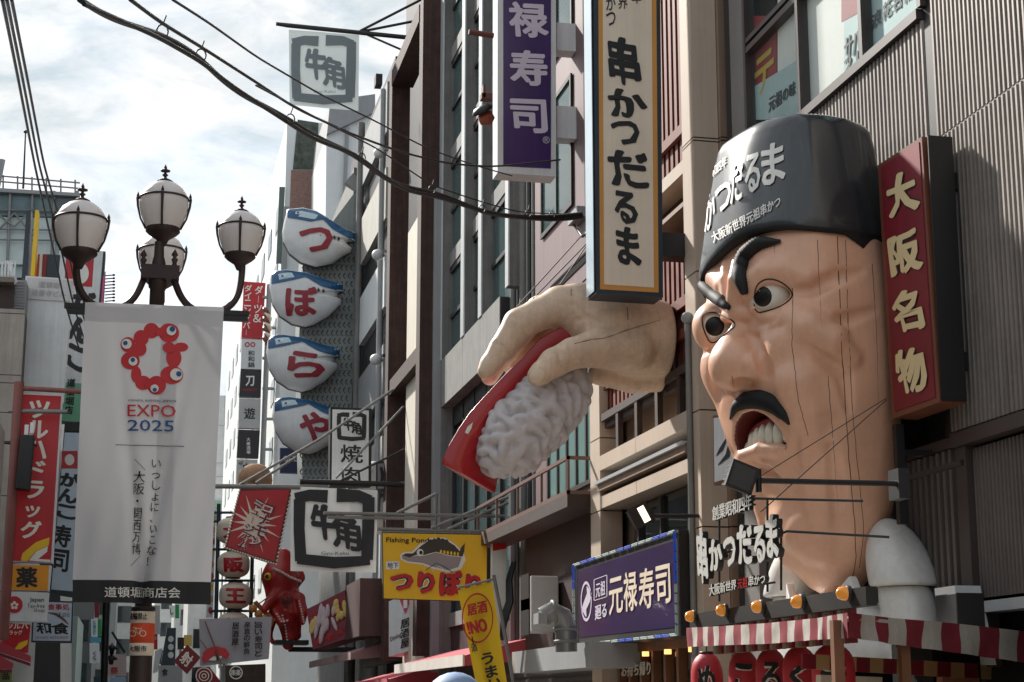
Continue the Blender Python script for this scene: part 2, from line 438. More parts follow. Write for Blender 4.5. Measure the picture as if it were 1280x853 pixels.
M_glass_c = glass('pane_clear', (110, 125, 128), 0.86); M_dark_in = mat('dark_interior', (26, 24, 24), 0.95, var=0.3); M_dark_in.node_tree.nodes['Principled BSDF'].inputs['Specular IOR Level'].default_value = 0.1
M_brick = mat('brick_tint', (150, 118, 108), 0.8, var=0.3, scale=8)
# ------------------------------------------------------------------ ground
g = MB(); g.box(-900, 900, -60, 2200, -0.3, 0.0, M_asph); struct(g.build('ground'))
g = MB(); g.box(-3.2, 7.9, -8, 320, 0.004, 0.012, M_pave); struct(g.build('street'))
g = MB(); g.box(7.9, 9.4, -8, 320, 0.004, 0.12, M_pave); g.box(-4.5, -3.2, -8, 320, 0.004, 0.12, M_pave); struct(g.build('pavement'))
def yb(px, py, X): return PX(px, py, X)[1]
def zb(px, py, X): return PX(px, py, X)[2]
# ------------------------------------------------------------------ dark corrugated restaurant building (right edge)
bd = thing('restaurant_building', 'dark restaurant building clad in vertical corrugated metal with a poster filled window band', 'building', (11, 17, 0))
m = MB(); m.box(9.3, 15, 9, 18.0, 0, 17, M_dark_in); m.box(9.3, 15, 22.6, 25.15, 0, 17, M_dark_in); m.box(9.3, 15, 18.0, 22.6, 6.4, 17, M_dark_in); m.box(11, 15, 18.0, 22.6, 0, 6.4, M_black); m.build('core_wall', bd); m = MB(); m.box(9.1, 15, -25, 8.99, 0, 11, mat('unseen_wall_right', (170, 160, 150), .7)); m.build('unseen_street_wall', bd)  # last box: unseen wall beside the camera, added to cut the sky fill
def corr(m, Y0, Y1, z0, z1, X, mt, pitch=0.1, d=0.04):
    V = []; Fc = []; y = Y0; prof = []
    while y < Y1:
        for fy, fx in ((0, 0), (0.14, d), (0.5, d), (0.64, 0)): prof.append((min(y + fy * pitch, Y1), X - fx))
        y += pitch
    prof.append((Y1, X))
    for (yy, xx) in prof: V += [(xx, yy, z0), (xx, yy, z1)]
    m.add(V, [(2 * i, 2 * i + 1, 2 * i + 3, 2 * i + 2) for i in range(len(prof) - 1)], mt)
m = MB(); zs = 9.86
corr(m, 18.12, 25.0, 6.4, zs - 0.14, 9.04, M_corr, 0.115); m.build('corrugated_panel', bd)
m = MB(); zj = zb(1178, 171, 9.0); corr(m, 9, 17.86, zj + 0.02, 13, 9.03, M_corr, 0.1); m.build('corrugated_panel', bd)
m = MB(); corr(m, 9, 17.84, 4.62, zj - 0.02, 9.0, M_corr, 0.1); m.box(9.0, 9.06, 9, 17.86, zj - 0.02, zj + 0.018, M_frame); m.build('corrugated_panel', bd)
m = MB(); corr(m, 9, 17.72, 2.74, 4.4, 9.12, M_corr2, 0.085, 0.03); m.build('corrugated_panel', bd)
m = MB(); m.box(8.96, 9.3, 9, 17.9, 4.44, 4.6, M_frame); m.box(9.0, 9.32, 17.6, 17.86, 2.0, 4.44, M_frame); m.box(9.06, 9.3, 9, 17.9, 2.58, 2.7, M_alu); m.box(9.02, 9.31, 17.93, 18.1, 4.6, 12, M_black)
m.box(9.02, 9.3, 17.87, 17.93, 4.6, 12, M_frame); m.build('trim', bd)
m = MB()
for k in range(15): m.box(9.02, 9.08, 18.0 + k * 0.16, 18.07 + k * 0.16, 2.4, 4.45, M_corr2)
m.box(9.0, 9.09, 17.9, 20.4, 4.46, 4.58, M_frame); m.build('vent_louvre', bd)
# window band
m = MB(); m.box(8.93, 9.2, 18.12, 25.0, zs - 0.13, zs, M_frame)
zt = zb(932, 62, 9.0)
mull = [yb(1149, 13, 8.95), yb(1077, 70, 8.95), yb(1000, 140, 8.95), yb(932, 120, 8.95)]
for y in mull: m.box(8.94, 9.15, y - 0.05, y + 0.05, zs, 13.5, M_frame)
m.box(8.95, 9.14, mull[0], mull[3], zt - 0.12, zt - 0.02, M_frame); m.box(8.95, 9.14, mull[0], mull[3], zt + 0.04, zt + 0.12, M_frame)
m.box(8.96, 9.2, 18.12, 25, 13.5, 17, M_frame); m.build('window_frame', bd)
for i in range(3):
    m = MB()
    for za_, zb_ in ((zs, zt - .12), (zt + .12, 13.5)): m.add([(9.03, mull[i] + .05, za_), (9.03, mull[i + 1] - .05, za_), (9.03, mull[i + 1] - .05, zb_), (9.03, mull[i] + .05, zb_)], [(0, 1, 2, 3)], M_glass_c)
    m.build('window', bd)
XR = XP(9.1); m = MB()
m.poly(XR, [(930, 140), (930, 20), (971, 20), (971, 140)], 0, M_red); m.poly(XR, [(972, 150), (972, -120), (998, -120), (998, 150)], 0, M_blind)
m.poly(XR, [(933, -80), (968, -80), (968, 40), (933, 60)], -0.02, M_dark_in); m.poly(XR, [(928, 150), (928, 118), (998, 75), (998, 150)], 0.01, M_poster)
m.poly(XR, [(1002, 150), (1002, -200), (1055, -200), (1055, 130)], 0, M_blind); m.poly(XR, [(1055, 100), (1055, -10), (1080, -20), (1080, 100)], 0, M_poster); m.poly(XR, [(1052, 28), (1052, -60), (1074, -60), (1074, 16)], 0.004, M_red)
m.poly(XR, [(1080, 100), (1080, -60), (1152, -90), (1152, 50)], 0, M_poster)
yl = mat('poster_yellow', (190, 165, 60), 0.6, var=0); ik = mat('ink', (40, 44, 48), 0.6, var=0)
text(m, 'テ', XR, [(943, 78), (968, 55), (968, 108), (945, 125)], yl, 0.006, 0.05)
text(m, 'サバ', XR, [(1056, 48), (1077, 30), (1077, 62), (1056, 84)], ik, 0.01, 0.03); text(m, '21', XR, [(1056, 76), (1074, 62), (1074, 80), (1056, 92)], ik, 0.01, 0.03)
text(m, '浪花名物', XR, [(1090, 20), (1142, -32), (1142, -2), (1090, 40)], ik, 0.01, 0.03); text(m, '元祖の味', XR, [(962, 122), (996, 100), (996, 118), (962, 142)], ik, 0.016, 0.03)
m.build('window_poster', bd)
m = MB(); yc0 = yb(933, 120, 8.95); m.box(8.95, 9.3, yc0 + 0.05, yb(914, 120, 8.95), 0, 17, mat('grey_column', (120, 116, 114), 0.5)); m.box(8.99, 9.3, yb(914, 120, 8.95), 25.15, 0, 17, M_black); m.build('column', bd)
# ------------------------------------------------------------------ beige building with louvres
XB = 8.55
bb = thing('beige_building', 'beige clad building with rust coloured vertical louvres and open balconies', 'building', (10, 29, 0))
yN0, yN1 = yb(867, 200, XB), yb(853, 200, XB); yF0, yF1 = yb(750, 600, XB), yb(738, 600, XB)
m = MB(); m.box(9.35, 15, 25.2, yF1, 0, 22, M_brownwall); m.box(9.12, 9.35, yF0 - 0.6, yF1, 0, 22, M_beige_dk); m.build('core_wall', bb)
def seg_pillar(y0, y1, zs_, X0, X1):
    m = MB()
    for a, b in zip(zs_[:-1], zs_[1:]): m.box(X0, X1, y0, y1, a + 0.012, b - 0.012, M_beige)
    m.box(X0 + 0.03, X1 - 0.02, y0 + 0.02, y1 - 0.02, 0, zs_[-1], M_frame); return m
zz = [0, 2.6, 4.3, zb(859, 520, XB), 8.4, 10.6, zb(856, 182, XB), 14.5, 17, 20]
seg_pillar(yN0, yN1, zz, XB, 8.98).build('pillar', bb); seg_pillar(yF0, yF1, [0, 2.6, 5.2, 6.6, 8.2, 9.0], XB, 8.98).build('pillar', bb)
m = MB()
for a, b in zip(zz[:-1], zz[1:]): m.box(8.99, 9.4, yN0 - 0.1, yN0 + 0.6, a + 0.012, b - 0.012, M_beige_dk)  # pillar's shaded side: the shade is put into the darker cladding colour
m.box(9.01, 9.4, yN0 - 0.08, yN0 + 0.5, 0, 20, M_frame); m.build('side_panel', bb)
def band(py0, py1, X0, X1, mt, name, px=749, split=True):
    m = MB(); z1, z0 = zb(px, py0, X0), zb(px, py1, X0); a = yN1 + 0.004; b = yF0 - 0.004; mid = a + (b - a) * 0.55
    if split: m.box(X0, X1, a, mid - 0.01, z0, z1, mt); m.box(X0, X1, mid + 0.01, b, z0, z1, mt)
    else: m.box(X0, X1, a, b, z0, z1, mt)
    m.build(name, bb); return z0, z1
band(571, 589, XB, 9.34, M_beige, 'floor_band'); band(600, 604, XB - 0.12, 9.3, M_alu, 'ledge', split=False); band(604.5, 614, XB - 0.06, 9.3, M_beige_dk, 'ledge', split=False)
band(622, 637, XB, 9.34, M_beige, 'floor_band')
zu1, zu0 = zb(855, 196, XB), zb(855, 213, XB)
m = MB(); m.box(XB + 0.03, 9.34, yN1 + 0.01, yF1, zu0, zu1, M_beige); m.build('floor_band', bb)
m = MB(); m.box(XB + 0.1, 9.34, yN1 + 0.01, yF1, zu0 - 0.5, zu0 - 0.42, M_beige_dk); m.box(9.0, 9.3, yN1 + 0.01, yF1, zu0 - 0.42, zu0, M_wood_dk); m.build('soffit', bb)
def louvre(z0, z1, X, rails, name='louvre'):
    m = MB(); y = yN1 + 0.05
    while y < yF0: m.box(X, X + 0.07, y, y + 0.14, z0, z1, M_slat); y += 0.27
    for r in rails: m.box(X - 0.08, X - 0.005, yN1 + 0.01, yF0, r - 0.09, r + 0.09, M_slat)
    m.box(X + 0.2, X + 0.25, yN1 + 0.01, yF0, z0, z1, M_dark_in); m.build(name, bb)
zl0 = zb(858, 455, XB); zl1 = zu0 - 0.9
louvre(zl0, zl1, 8.72, [zb(858, 368, XB), zb(858, 408, XB)])
louvre(zu1 + 0.02, 16.5, 8.75, [zb(852, 150, XB), 14.6])
m = MB(); zr = zb(752, 517, XB); m.box(XB + 0.02, XB + 0.14, yN1 + 0.02, yF0 - 0.02, zr - 0.14, zr, M_wood_dk)
zf = zb(749, 571, XB); y = yN1 + 0.5
while y < yF0: m.box(XB + 0.03, XB + 0.13, y, y + 0.16, zf, zr - 0.14, M_wood_dk); y += 1.25
m.box(8.66, 8.8, yN1 + 0.02, yF0, zl0 - 0.22, zl0 - 0.01, M_wood_dk); m.build('balcony_railing', bb)
# recess windows of the lower storey and ground floor
m = MB(); m.box(9.0, 9.02, yN1, yF0 - 0.7, 3.3, zb(749, 640, XB), M_glass_d); m.build('window', bb)
m = MB()
for y in (yN1 + 1.2, yN1 + 2.8, yN1 + 4.2): m.box(8.93, 9.0, y, y + 0.09, 3.2, zb(749, 640, XB), M_frame)
m.box(8.9, 9.1, yN1, yF0, 3.1, 3.3, M_beige_dk); m.build('window_frame', bb)
m = MB(); m.box(9.1, 9.2, yN1, yF0, zf, zr + 1.0, mat('balcony_back', (150, 126, 104), 0.7)); m.build('balcony_wall', bb)
M_wood = mat('shop_wood', (120, 78, 52), 0.6, var=0.2, scale=4)
m = MB(); m.box(8.75, 9.34, yN1 - 0.1, yF1, 2.5, 2.72, M_wood)
for k in range(9): m.box(8.8, 8.95, yN1 + 0.1 + k * 0.72, yN1 + 0.22 + k * 0.72, 0, 2.5, M_wood)
m.box(9.0, 9.04, yN1, yF1, 0, 2.5, M_glass_d); m.build('shop_front', bb)
m = MB(); text(m, 'お持ち帰り', XP(8.72), [(778, 830), (815, 826), (815, 844), (778, 847)], mat('notice_white', (190, 180, 165), 0.6), 0.02, 0.03); m.build('lettering', bb)
for k in range(5):
    m = MB(); y = yN1 + 0.5 + k * 1.3; m.lathe((8.7, y, 2.44), [(0.0, -0.03), (0.06, -0.03), (0.06, 0.05), (0, 0.05)], mat('downlight', (255, 190, 110), 0.5, var=0, emit=1.2), 10); m.build('downlight', bb)
m = MB(); m.tube([(8.5, yN0 + 0.35, 0.3), (8.5, yN0 + 0.35, 7.6)], 0.05, M_pipe); m.ellipsoid((8.5, yN0 + 0.35, 7.7), (0.1, 0.1, 0.1), M_grey); m.build('downpipe', bb)
# ------------------------------------------------------------------ mauve building behind the hand
XM = 8.8
bm = thing('mauve_building', 'mauve sided building with a teal glazed bay and small steel balcony behind the hand', 'building', (11, 36, 0))
yM0 = yF1 + 0.02; yM1 = yb(669, 320, XM); yG = yb(637, 600, 9.0)
zd = zb(700, 690, XM)
m = MB(); m.box(XM, 14, yM0, yM1, 5.6, 24, M_mauve)
for k in range(4): m.box(XM - 0.02, XM - 0.002, yM0, yM1, 9.2 + k * 0.5, 9.23 + k * 0.5, M_mauve)
m.build('wall', bm)
m = MB(); m.box(XM + 0.02, 14, yM0, yM1 + 1.2, 0, 5.6, M_brownwall); m.box(9.25, 14, yM1, yG, 0, 24, M_steel_dk); m.build('wall', bm)
def winx(par, a, b, X, glassm, fr=0.07, nm=1, frame=M_frame, nh=0):
    p, q = PX(*a, X), PX(*b, X); y0, y1 = sorted((p[1], q[1])); z0, z1 = sorted((p[2], q[2]))
    winb(par, y0, y1, z0, z1, X, glassm, fr, nm, frame, nh)
def winb(par, y0, y1, z0, z1, X, glassm, fr=0.07, nm=1, frame=M_frame, nh=0):
    m = MB(); m.box(X - 0.012, X - 0.004, y0, y1, z0, z1, glassm); w = m.build('window', par)
    m = MB(); a = X - 0.06; b = X - 0.014
    m.box(a, b, y0 - fr, y0, z0 - fr, z1 + fr, frame); m.box(a, b, y1, y1 + fr, z0 - fr, z1 + fr, frame); m.box(a, b, y0, y1, z0 - fr, z0, frame); m.box(a, b, y0, y1, z1, z1 + fr, frame)
    for k in range(1, nm): y = y0 + (y1 - y0) * k / nm; m.box(a + 0.01, b, y - fr / 2, y + fr / 2, z0, z1, frame)
    for k in range(1, nh + 1): z = z0 + (z1 - z0) * k / (nh + 1); m.box(a + 0.012, b + 0.001, y0, y1, z - fr / 2, z + fr / 2, frame)
    m.build('window_frame', w)
winx(bm, (716, 252), (679, 150), XM, M_glass, 0.1, 2, M_black); winx(bm, (716, 40), (679, -80), XM, M_glass, 0.1, 2, M_black)
m = MB(); m.xbox((737, 322), (688, 358), XM - 0.02, XM + 0.02, M_dark_in); m.build('vent_slot', bm)
winb(bm, yM0 + 0.3, yM1 - 1.4, 6.0, 8.7, XM, M_glass_t, 0.09, 5, M_frame)
m = MB(); yq0 = yM0 + 0.05; yq1 = yG - 0.3; Xq = 8.1
m.box(Xq, XM, yq0, yq1, 5.35, 5.6, M_wood_dk)
m.build('balcony_floor', bm)
M_rail = mat('rail_brown', (112, 84, 76), 0.5)
m = MB(); zt2 = 6.35
m.box(Xq, Xq + 0.06, yq0, yq1, zt2 - 0.07, zt2, M_rail); m.box(Xq, Xq + 0.06, yq0, yq1, 5.6, 5.68, M_rail); m.box(Xq, XM, yq0, yq0 + 0.06, zt2 - 0.07, zt2 - 0.002, M_rail); m.box(Xq, XM, yq0, yq0 + 0.06, 5.6, 5.67, M_rail)
for k in range(5): y = yq0 + (yq1 - yq0 - 0.06) * k / 4; m.box(Xq + 0.005, Xq + 0.055, y + 0.002, y + 0.05, 5.68, zt2 - 0.07, M_rail)
m.build('balcony_railing', bm)
m = MB()
for k, (px, r) in enumerate(((642, .1), (649, .07), (655, .12), (662, .08), (667, .05))):
    y = yb(px, 320, 9.1); m.tube([(9.1, y, 0.4), (9.1, y, 24)], r, [M_pipe, M_steel_dk, M_conc, M_steel_dk, M_pipe][k], 8)
m.build('drain_pipe', bm)
m = MB(); m.xbox((739, 802), (640, 842), 7.9, 8.8, M_grey); m.build('awning_box', bm)
m = MB(); m.box(8.75, 8.8, yM0 + .1, yG - 1, 0, 2.3, M_steel_dk)
for k in range(16): m.box(8.72, 8.75, yM0 + .1, yG - 1, 0.1 + k * .14, 0.17 + k * .14, M_frame)
m.build('shutter', bm)
# ------------------------------------------------------------------ grey concrete building with fins
XG = 9.0
bg = thing('concrete_building', 'grey concrete office building with tall vertical fins over a plain spandrel', 'building', (11, 47, 0))
yG0, yG1 = yb(637, 500, XG), yb(551, 400, XG)
XS = XG - .26; zsp1, zsp0 = zb(560, 442, XS), zb(549, 512, XS)
m = MB(); m.box(9.5, 15, yG0, yG1, 0, 32, M_dark_in); m.build('core_wall', bg)
m = MB(); n = 4
for k in range(n):
    a = yG0 + (yG1 - yG0) * k / n; b = yG0 + (yG1 - yG0) * (k + 1) / n; m.box(XS, 9.5, a + 0.012, b - 0.012, zsp0, zsp1, M_conc)
m.box(XS + 0.03, 9.52, yG0, yG1, zsp0 + .02, zsp1 - .02, M_steel_dk); m.build('spandrel', bg)
fins = [(551, 566), (578.5, 597), (600, 615), (633.5, 640)]
for k, (p0, p1) in enumerate(fins):
    y1_, y0_ = yb(p0, 200, XG - 0.25), yb(p0 + 3.4, 200, XG - 0.25)
    ya = y0_; m = MB(); m.box(XG - 0.25, 9.48, ya, y1_, zsp1 + .004 if k else 0, 32, M_conc); f_ = m.build('fin', bg)
    m = MB(); m.box(XG - 0.29, XG - 0.252, ya - 0.02, y1_ + .02, zsp1 + .01, 32, M_alu); m.build('edge_strip', f_)
fl = [zsp1 + 3.35 * k for k in range(7)]
for k in range(6):
    m = MB(); m.box(9.06, 9.1, yG0, yG1, fl[k] + 0.05, fl[k + 1] - 0.5, M_glass); w = m.build('window', bg)
    m = MB(); m.box(8.96, 9.48, yG0, yG1, fl[k + 1] - 0.45, fl[k + 1], M_conc); m.box(9.0, 9.05, yG0, yG1, fl[k] + 1.3, fl[k] + 1.42, M_steel_dk); m.box(8.99, 9.05, yG0, yG1, fl[k + 1] - .62, fl[k + 1] - .45, M_black); m.build('sill', w)
m = MB(); m.box(9.2, 9.24, yG0, yG1, 4.2, zsp0 - 0.6, M_glass); w = m.build('window', bg)
m = MB()
for k in range(7): y = yG0 + (yG1 - yG0) * k / 6; m.box(9.1, 9.19, y - 0.08, y + 0.08, 4.2, zsp0, M_steel_dk)
m.box(9.1, 9.3, yG0, yG1, zsp0 - 0.6, zsp0 - .01, M_black); m.box(9.0, 9.3, yG0, yG1, 3.8, 4.2, M_conc); m.build('window_frame', w)
m = MB(); m.box(9.1, 9.3, yG0, yG1, 0, 3.8, M_brownwall); m.build('shop_front', bg)
# ------------------------------------------------------------------ pale concrete and cream panel
bc = thing('pale_building', 'narrow pale cracked concrete building with a tall cream blank panel', 'building', (11, 56, 0))
y0_, y1_ = yG1 + 0.02, yb(528, 120, 9.0)
m = MB(); m.box(9.0, 15, y0_, y1_, 0, 34.5, M_conc_lt); m.xbox((550, 157), (535, 170), 8.99, 9.05, mat('ochre_patch', (150, 130, 104))); m.build('wall', bc)
m = MB(); m.box(8.95, 15, y0_, y1_, 34.5, 35.3, mat('brick_top', (150, 90, 82))); m.build('parapet', bc)
m = MB(); a, b = yb(537, 300, 8.5), yb(510, 300, 8.5); m.box(8.5, 8.98, a, b, 2.5, zb(537, 246, 8.5), M_cream)
m.build('cream_panel', bc)
m = MB(); m.box(8.55, 8.98, a - 0.9, a - 0.25, 2.5, zb(537, 246, 8.5), M_grey); m.box(8.6, 8.9, a - 0.25, a, 2.5, zb(537, 250, 8.5), M_steel_dk)
for k in range(5): m.box(8.52, 8.6, a - .25, a, 5 + 3 * k, 5.2 + 3 * k, M_alu)
m.build('panel_edge', bc)
# ------------------------------------------------------------------ timber fronted grill house
bt = thing('timber_grill_house', 'tall narrow grill house behind a rough brown timber post frame', 'building', (11, 63, 0))
yT0, yT1 = yb(528, 120, 8.6), yb(481, 300, 8.6)
m = MB(); m.box(9.6, 15, yT0, yT1 + 2, 0, 31, M_black); m.build('wall', bt)
zt1 = zb(528, 12, 8.3)
def post(px0, px1, py, X0, X1, z0, z1):
    m = MB(); y0, y1 = yb(px1, py, X0), yb(px0, py, X0); m.box(X0, X1, y0, y0 + 0.7, z0, z1, M_timber); m.build('timber_post', bt); return y0
pA = post(510, 528, 120, 8.15, 8.95, 3, zt1)
pB = post(480, 489, 200, 8.15, 8.8, 3, zt1 - .1)
m = MB(); m.box(8.12, 8.9, pA + .7, pB, zt1 - 0.6, zt1 - 0.02, M_timber); m.build('timber_beam', bt); m = MB(); m.box(8.2, 8.9, pA + .7, pB, 12.0, 12.5, M_timber); m.build('timber_beam', bt)
m = MB()
for k in range(5):
    z = 9 + k * 4.4; m.box(9.3, 9.58, pA + .8, pB - .1, z, z + 1.6, [M_conc, M_steel_dk, M_grey, M_steel_dk, M_conc][k])
m.build('floor_board', bt)
# ------------------------------------------------------------------ slim building with white boards and pipes
bs = thing('slim_building', 'slim grey building with white wall boards, pipes and cameras beside the timber house', 'building', (11, 70, 0))
yS0, yS1 = yT1 + 2.02, yb(451, 300, 9.0)
m = MB(); m.box(9.2, 15, yS0, yS1 + 6, 0, 27, M_steel_dk); m.build('wall', bs)
m = MB()
for k in range(6): m.box(8.95, 9.19, yS0 + .5, yS1 - .5, 6 + k * 3.6, 8.1 + k * 3.6, [M_white, M_conc_lt, M_grey][k % 3])
m.build('wall_board', bs)
m = MB(); m.tube([(8.9, yS0 + 1.2, 2), (8.9, yS0 + 1.2, 26)], 0.13, M_grey); m.tube([(8.9, yS1 - .3, 2), (8.9, yS1 - .3, 27)], 0.16, M_conc); m.build('pipe', bs)
for k in range(4): m = MB(); m.ellipsoid((8.7, yS0 + .6, 10.5 + 4.2 * k), (.25, .25, .22), M_white); m.box(8.7, 9.2, yS0 + .5, yS0 + .6, 10.6 + 4.2 * k, 10.7 + 4.2 * k, M_grey); m.build('camera_dome', bs)
# ------------------------------------------------------------------ fish restaurant: punched metal board
bf = thing('fish_restaurant', 'fish restaurant with a tall grey board of punched metal turned to the street', 'building', (8, 78, 0))
m = MB(); m.box(9.0, 15, 76.4, 88, 0, 26, M_conc); m.build('wall', bf)
P74 = YP(74.0); m = MB(); bo = [(450, 246), (444, 240), (408, 288), (380, 300), (374, 420), (378, 600), (432, 620), (440, 500)]
m.slab(P74, bo, 0, -2.2, M_punch); m.build('punched_board', bf)
m = MB()
for j in range(34):
    for i in range(13):
        x = 376 + i * 6 + (j % 2) * 3; y = 262 + j * 10.2
        if x < 446 - (y - 246) * 0.03 and x > 372 and (y - 240) > (450 - x) * 1.05 - 4 and y > 300 - (x - 380) * .2:
            m.stroke(P74, [(x - 1.2, y + 2), (x + 1.2, y - 2)], 1.6, 0.01, M_hole); m.stroke(P74, [(x + 1.5, y + 5), (x - .9, y + 2.5)], 1.2, 0.01, M_hole)
m.build('punched_holes', bf)
m = MB()
for y in (330, 374, 418, 462): m.stroke(P74, [(384, y), (446, y + 2)], 1.0, 0.012, M_pipe)
m.slab(P74, [(431, 229), (441, 217), (462, 238), (462, 250)], 0.1, -0.3, M_grey); m.build('board_trim', bf)
# ------------------------------------------------------------------ tall grey tower behind the fish
bh = thing('tall_tower', 'tall pale grey tower with rows of small windows behind the fish signs', 'building', (10, 120, 0))
Y9 = 100.0; e = PY(359, 151, Y9); Xh = e[0]; zh = e[2]
m = MB(); m.box(Xh, 30, Y9, 168, 0, zh, M_white); m.build('wall', bh)
far_end = 168
for r in range(9):
    for c in range(10):
        y = Y9 + 4 + c * 6.3; z = zh - 5.5 - r * 3.7
        if z > 4: m2 = MB(); m2.box(Xh - 0.05, Xh - .01, y, y + 2.6, z, z + 1.5, M_glass_d); m2.build('window', bh)
m = MB(); YH = YP(Y9)
m.slab(YH, [(372, 150), (398, 154), (396, 212), (366, 212)], 0.05, -.02, mat('ivy_panel', (86, 92, 84), 0.8, var=.6, scale=3)); m.slab(YH, [(364, 213), (402, 213), (402, 266), (362, 262)], 0.05, -.02, M_brick); m.build('painted_panel', bh)
m = MB(); m.slab(YH, [(354, 260), (361, 260), (357, 360), (350, 360)], .3, -.01, M_grey); m.slab(YH, [(349, 235), (356, 235), (352, 330), (345, 330)], .2, -.01, mat('green_strip', (96, 110, 104))); m.build('pilaster', bh)
bw = thing('white_block', 'white plastered building block rising right of the brick coloured panel', 'building', (11, 92, 0))
m = MB(); YW = 90.0; m.slab(YP(YW), [(408, 168), (466, 136), (466, 620), (404, 620)], 0, -8, M_white); m.build('wall', bw)
m = MB(); m.slab(YP(YW), [(412, 128), (468, 120), (468, 142), (408, 170)], .3, -8, M_grey); m.slab(YP(YW), [(432, 160), (436, 160), (432, 250), (428, 250)], .25, -.01, M_grey); m.build('roof_edge', bw)
# ------------------------------------------------------------------ giant chef figure
M_skin = mat('painted_skin', (236, 184, 154), 0.42, var=0.09, scale=1.6, streak=0.10, dirt=0.08, bump=0.05, bscale=14, coat=0.15)
M_mouth = mat('mouth_red', (96, 34, 30), 0.5, var=0.2, scale=6); M_gum = mat('gum', (160, 62, 62), 0.4); M_tooth = mat('tooth', (232, 226, 206), 0.3, var=0.08, scale=4, coat=0.3)
M_hair = mat('hair_black', (24, 24, 26), 0.7, var=0.3, scale=20); M_hat = mat('hat_black', (54, 58, 63), 0.26, var=0.2, scale=0.9, streak=0.25, coat=0.5)
M_eye = mat('eye_white', (226, 222, 210), 0.25, var=0.05, coat=0.4); M_iris = mat('iris_black', (8, 8, 9), 0.4, var=0); M_jacket = mat('jacket_white', (222, 222, 218), 0.35, var=0.06, dirt=0.18, streak=0.06, coat=0.2)
M_stain = mat('stain', (66, 46, 36), 0.7, var=0.2); M_wt = mat('white_letter', (228, 226, 220), 0.5, var=0.04)
HSC = 7.95 / 7.5; HC = PX(1000, 450, 7.95); HF = np.array([-0.974, -0.225, 0]); HF /= np.linalg.norm(HF); HL = np.array([-HF[1], HF[0], 0])
def toW(q): q = np.atleast_2d(q); q = q * HSC; return HC + q[:, :1] * HF + q[:, 1:2] * HL + q[:, 2:3] * np.array([0, 0, 1.0])
def onA(px, py, a):
    w = (Pl(HC + HF * a * HSC, HF).at(px, py) - HC) / HSC; return np.array([w @ HF, w @ HL, w[2]])
def onB(px, py, b):
    w = (Pl(HC + HL * b * HSC, HL).at(px, py) - HC) / HSC; return np.array([w @ HF, w @ HL, w[2]])
vw = HC - O; vw[2] = 0; vw /= np.linalg.norm(vw); VPl = Pl(HC, -vw)
def zrow(y, x=1000): return (VPl.at(x, y) - HC)[2] / HSC
tab = [(235, .0, .62, .82, 3.0), (280, .05, .76, .98, 3.0), (320, .04, .85, 1.09, 3.0), (360, .02, .87, 1.14, 3.0), (400, -.01, .86, 1.18, 2.9), (450, -.03, .86, 1.19, 2.8), (500, -.06, .85, 1.17, 2.8), (560, -.15, .80, 1.06, 2.7), (606, -.27, .70, .91, 2.5),
       (660, -.33, .58, .75, 2.3), (690, -.35, .50, .64, 2.2), (715, -.38, .41, .52, 2.1), (732, -.39, .29, .37, 2.0), (741, -.40, .16, .21, 2.0), (745, -.40, .05, .06, 2.0)]
tz = np.array([zrow(t[0], 1010) for t in tab])[::-1]; tv = np.array([t[1:] for t in tab])[::-1]
def spl(z):
    return [np.interp(z, tz, tv[:, k]) for k in range(4)]
# smooth table
zz_ = np.linspace(tz[0], tz[-1], 240); sm = np.stack([np.interp(zz_, tz, tv[:, k]) for k in range(4)], 1)
for _ in range(30):
    s2 = sm.copy(); s2[1:-1] = (sm[:-2] + sm[1:-1] * 2 + sm[2:]) / 4; s2[:6] = sm[:6]; sm = s2
def projv(p):
    p = p - O; w = p @ fw; return CX + F * (p @ rt) / w, CY - F * (p @ up) / w
def polysd(p, poly):
    poly = np.array(poly, float); n = len(poly); d = np.full(len(p), 1e9); ins = np.zeros(len(p), bool)
    for i in range(n):
        a, b = poly[i], poly[(i + 1) % n]; e = b - a; w = p - a; t = np.clip((w @ e) / (e @ e), 0, 1)
        d = np.minimum(d, np.hypot(*(w - t[:, None] * e).T))
        c = ((a[1] > p[:, 1]) != (b[1] > p[:, 1])) & (p[:, 0] < (b[0] - a[0]) * (p[:, 1] - a[1]) / (b[1] - a[1] + 1e-12) + a[0]); ins ^= c
    return np.where(ins, -d, d)
def smoothpoly(pts, n=4):
    p = np.array(pts, float)
    for _ in range(n): q = np.roll(p, -1, 0); p = np.stack([p * .75 + q * .25, p * .25 + q * .75], 1).reshape(-1, 2)
    return p
EYES = []
_vd = HC - O; _vd = _vd / np.linalg.norm(_vd); VDL = np.array([_vd @ HF, _vd @ HL, _vd[2]])
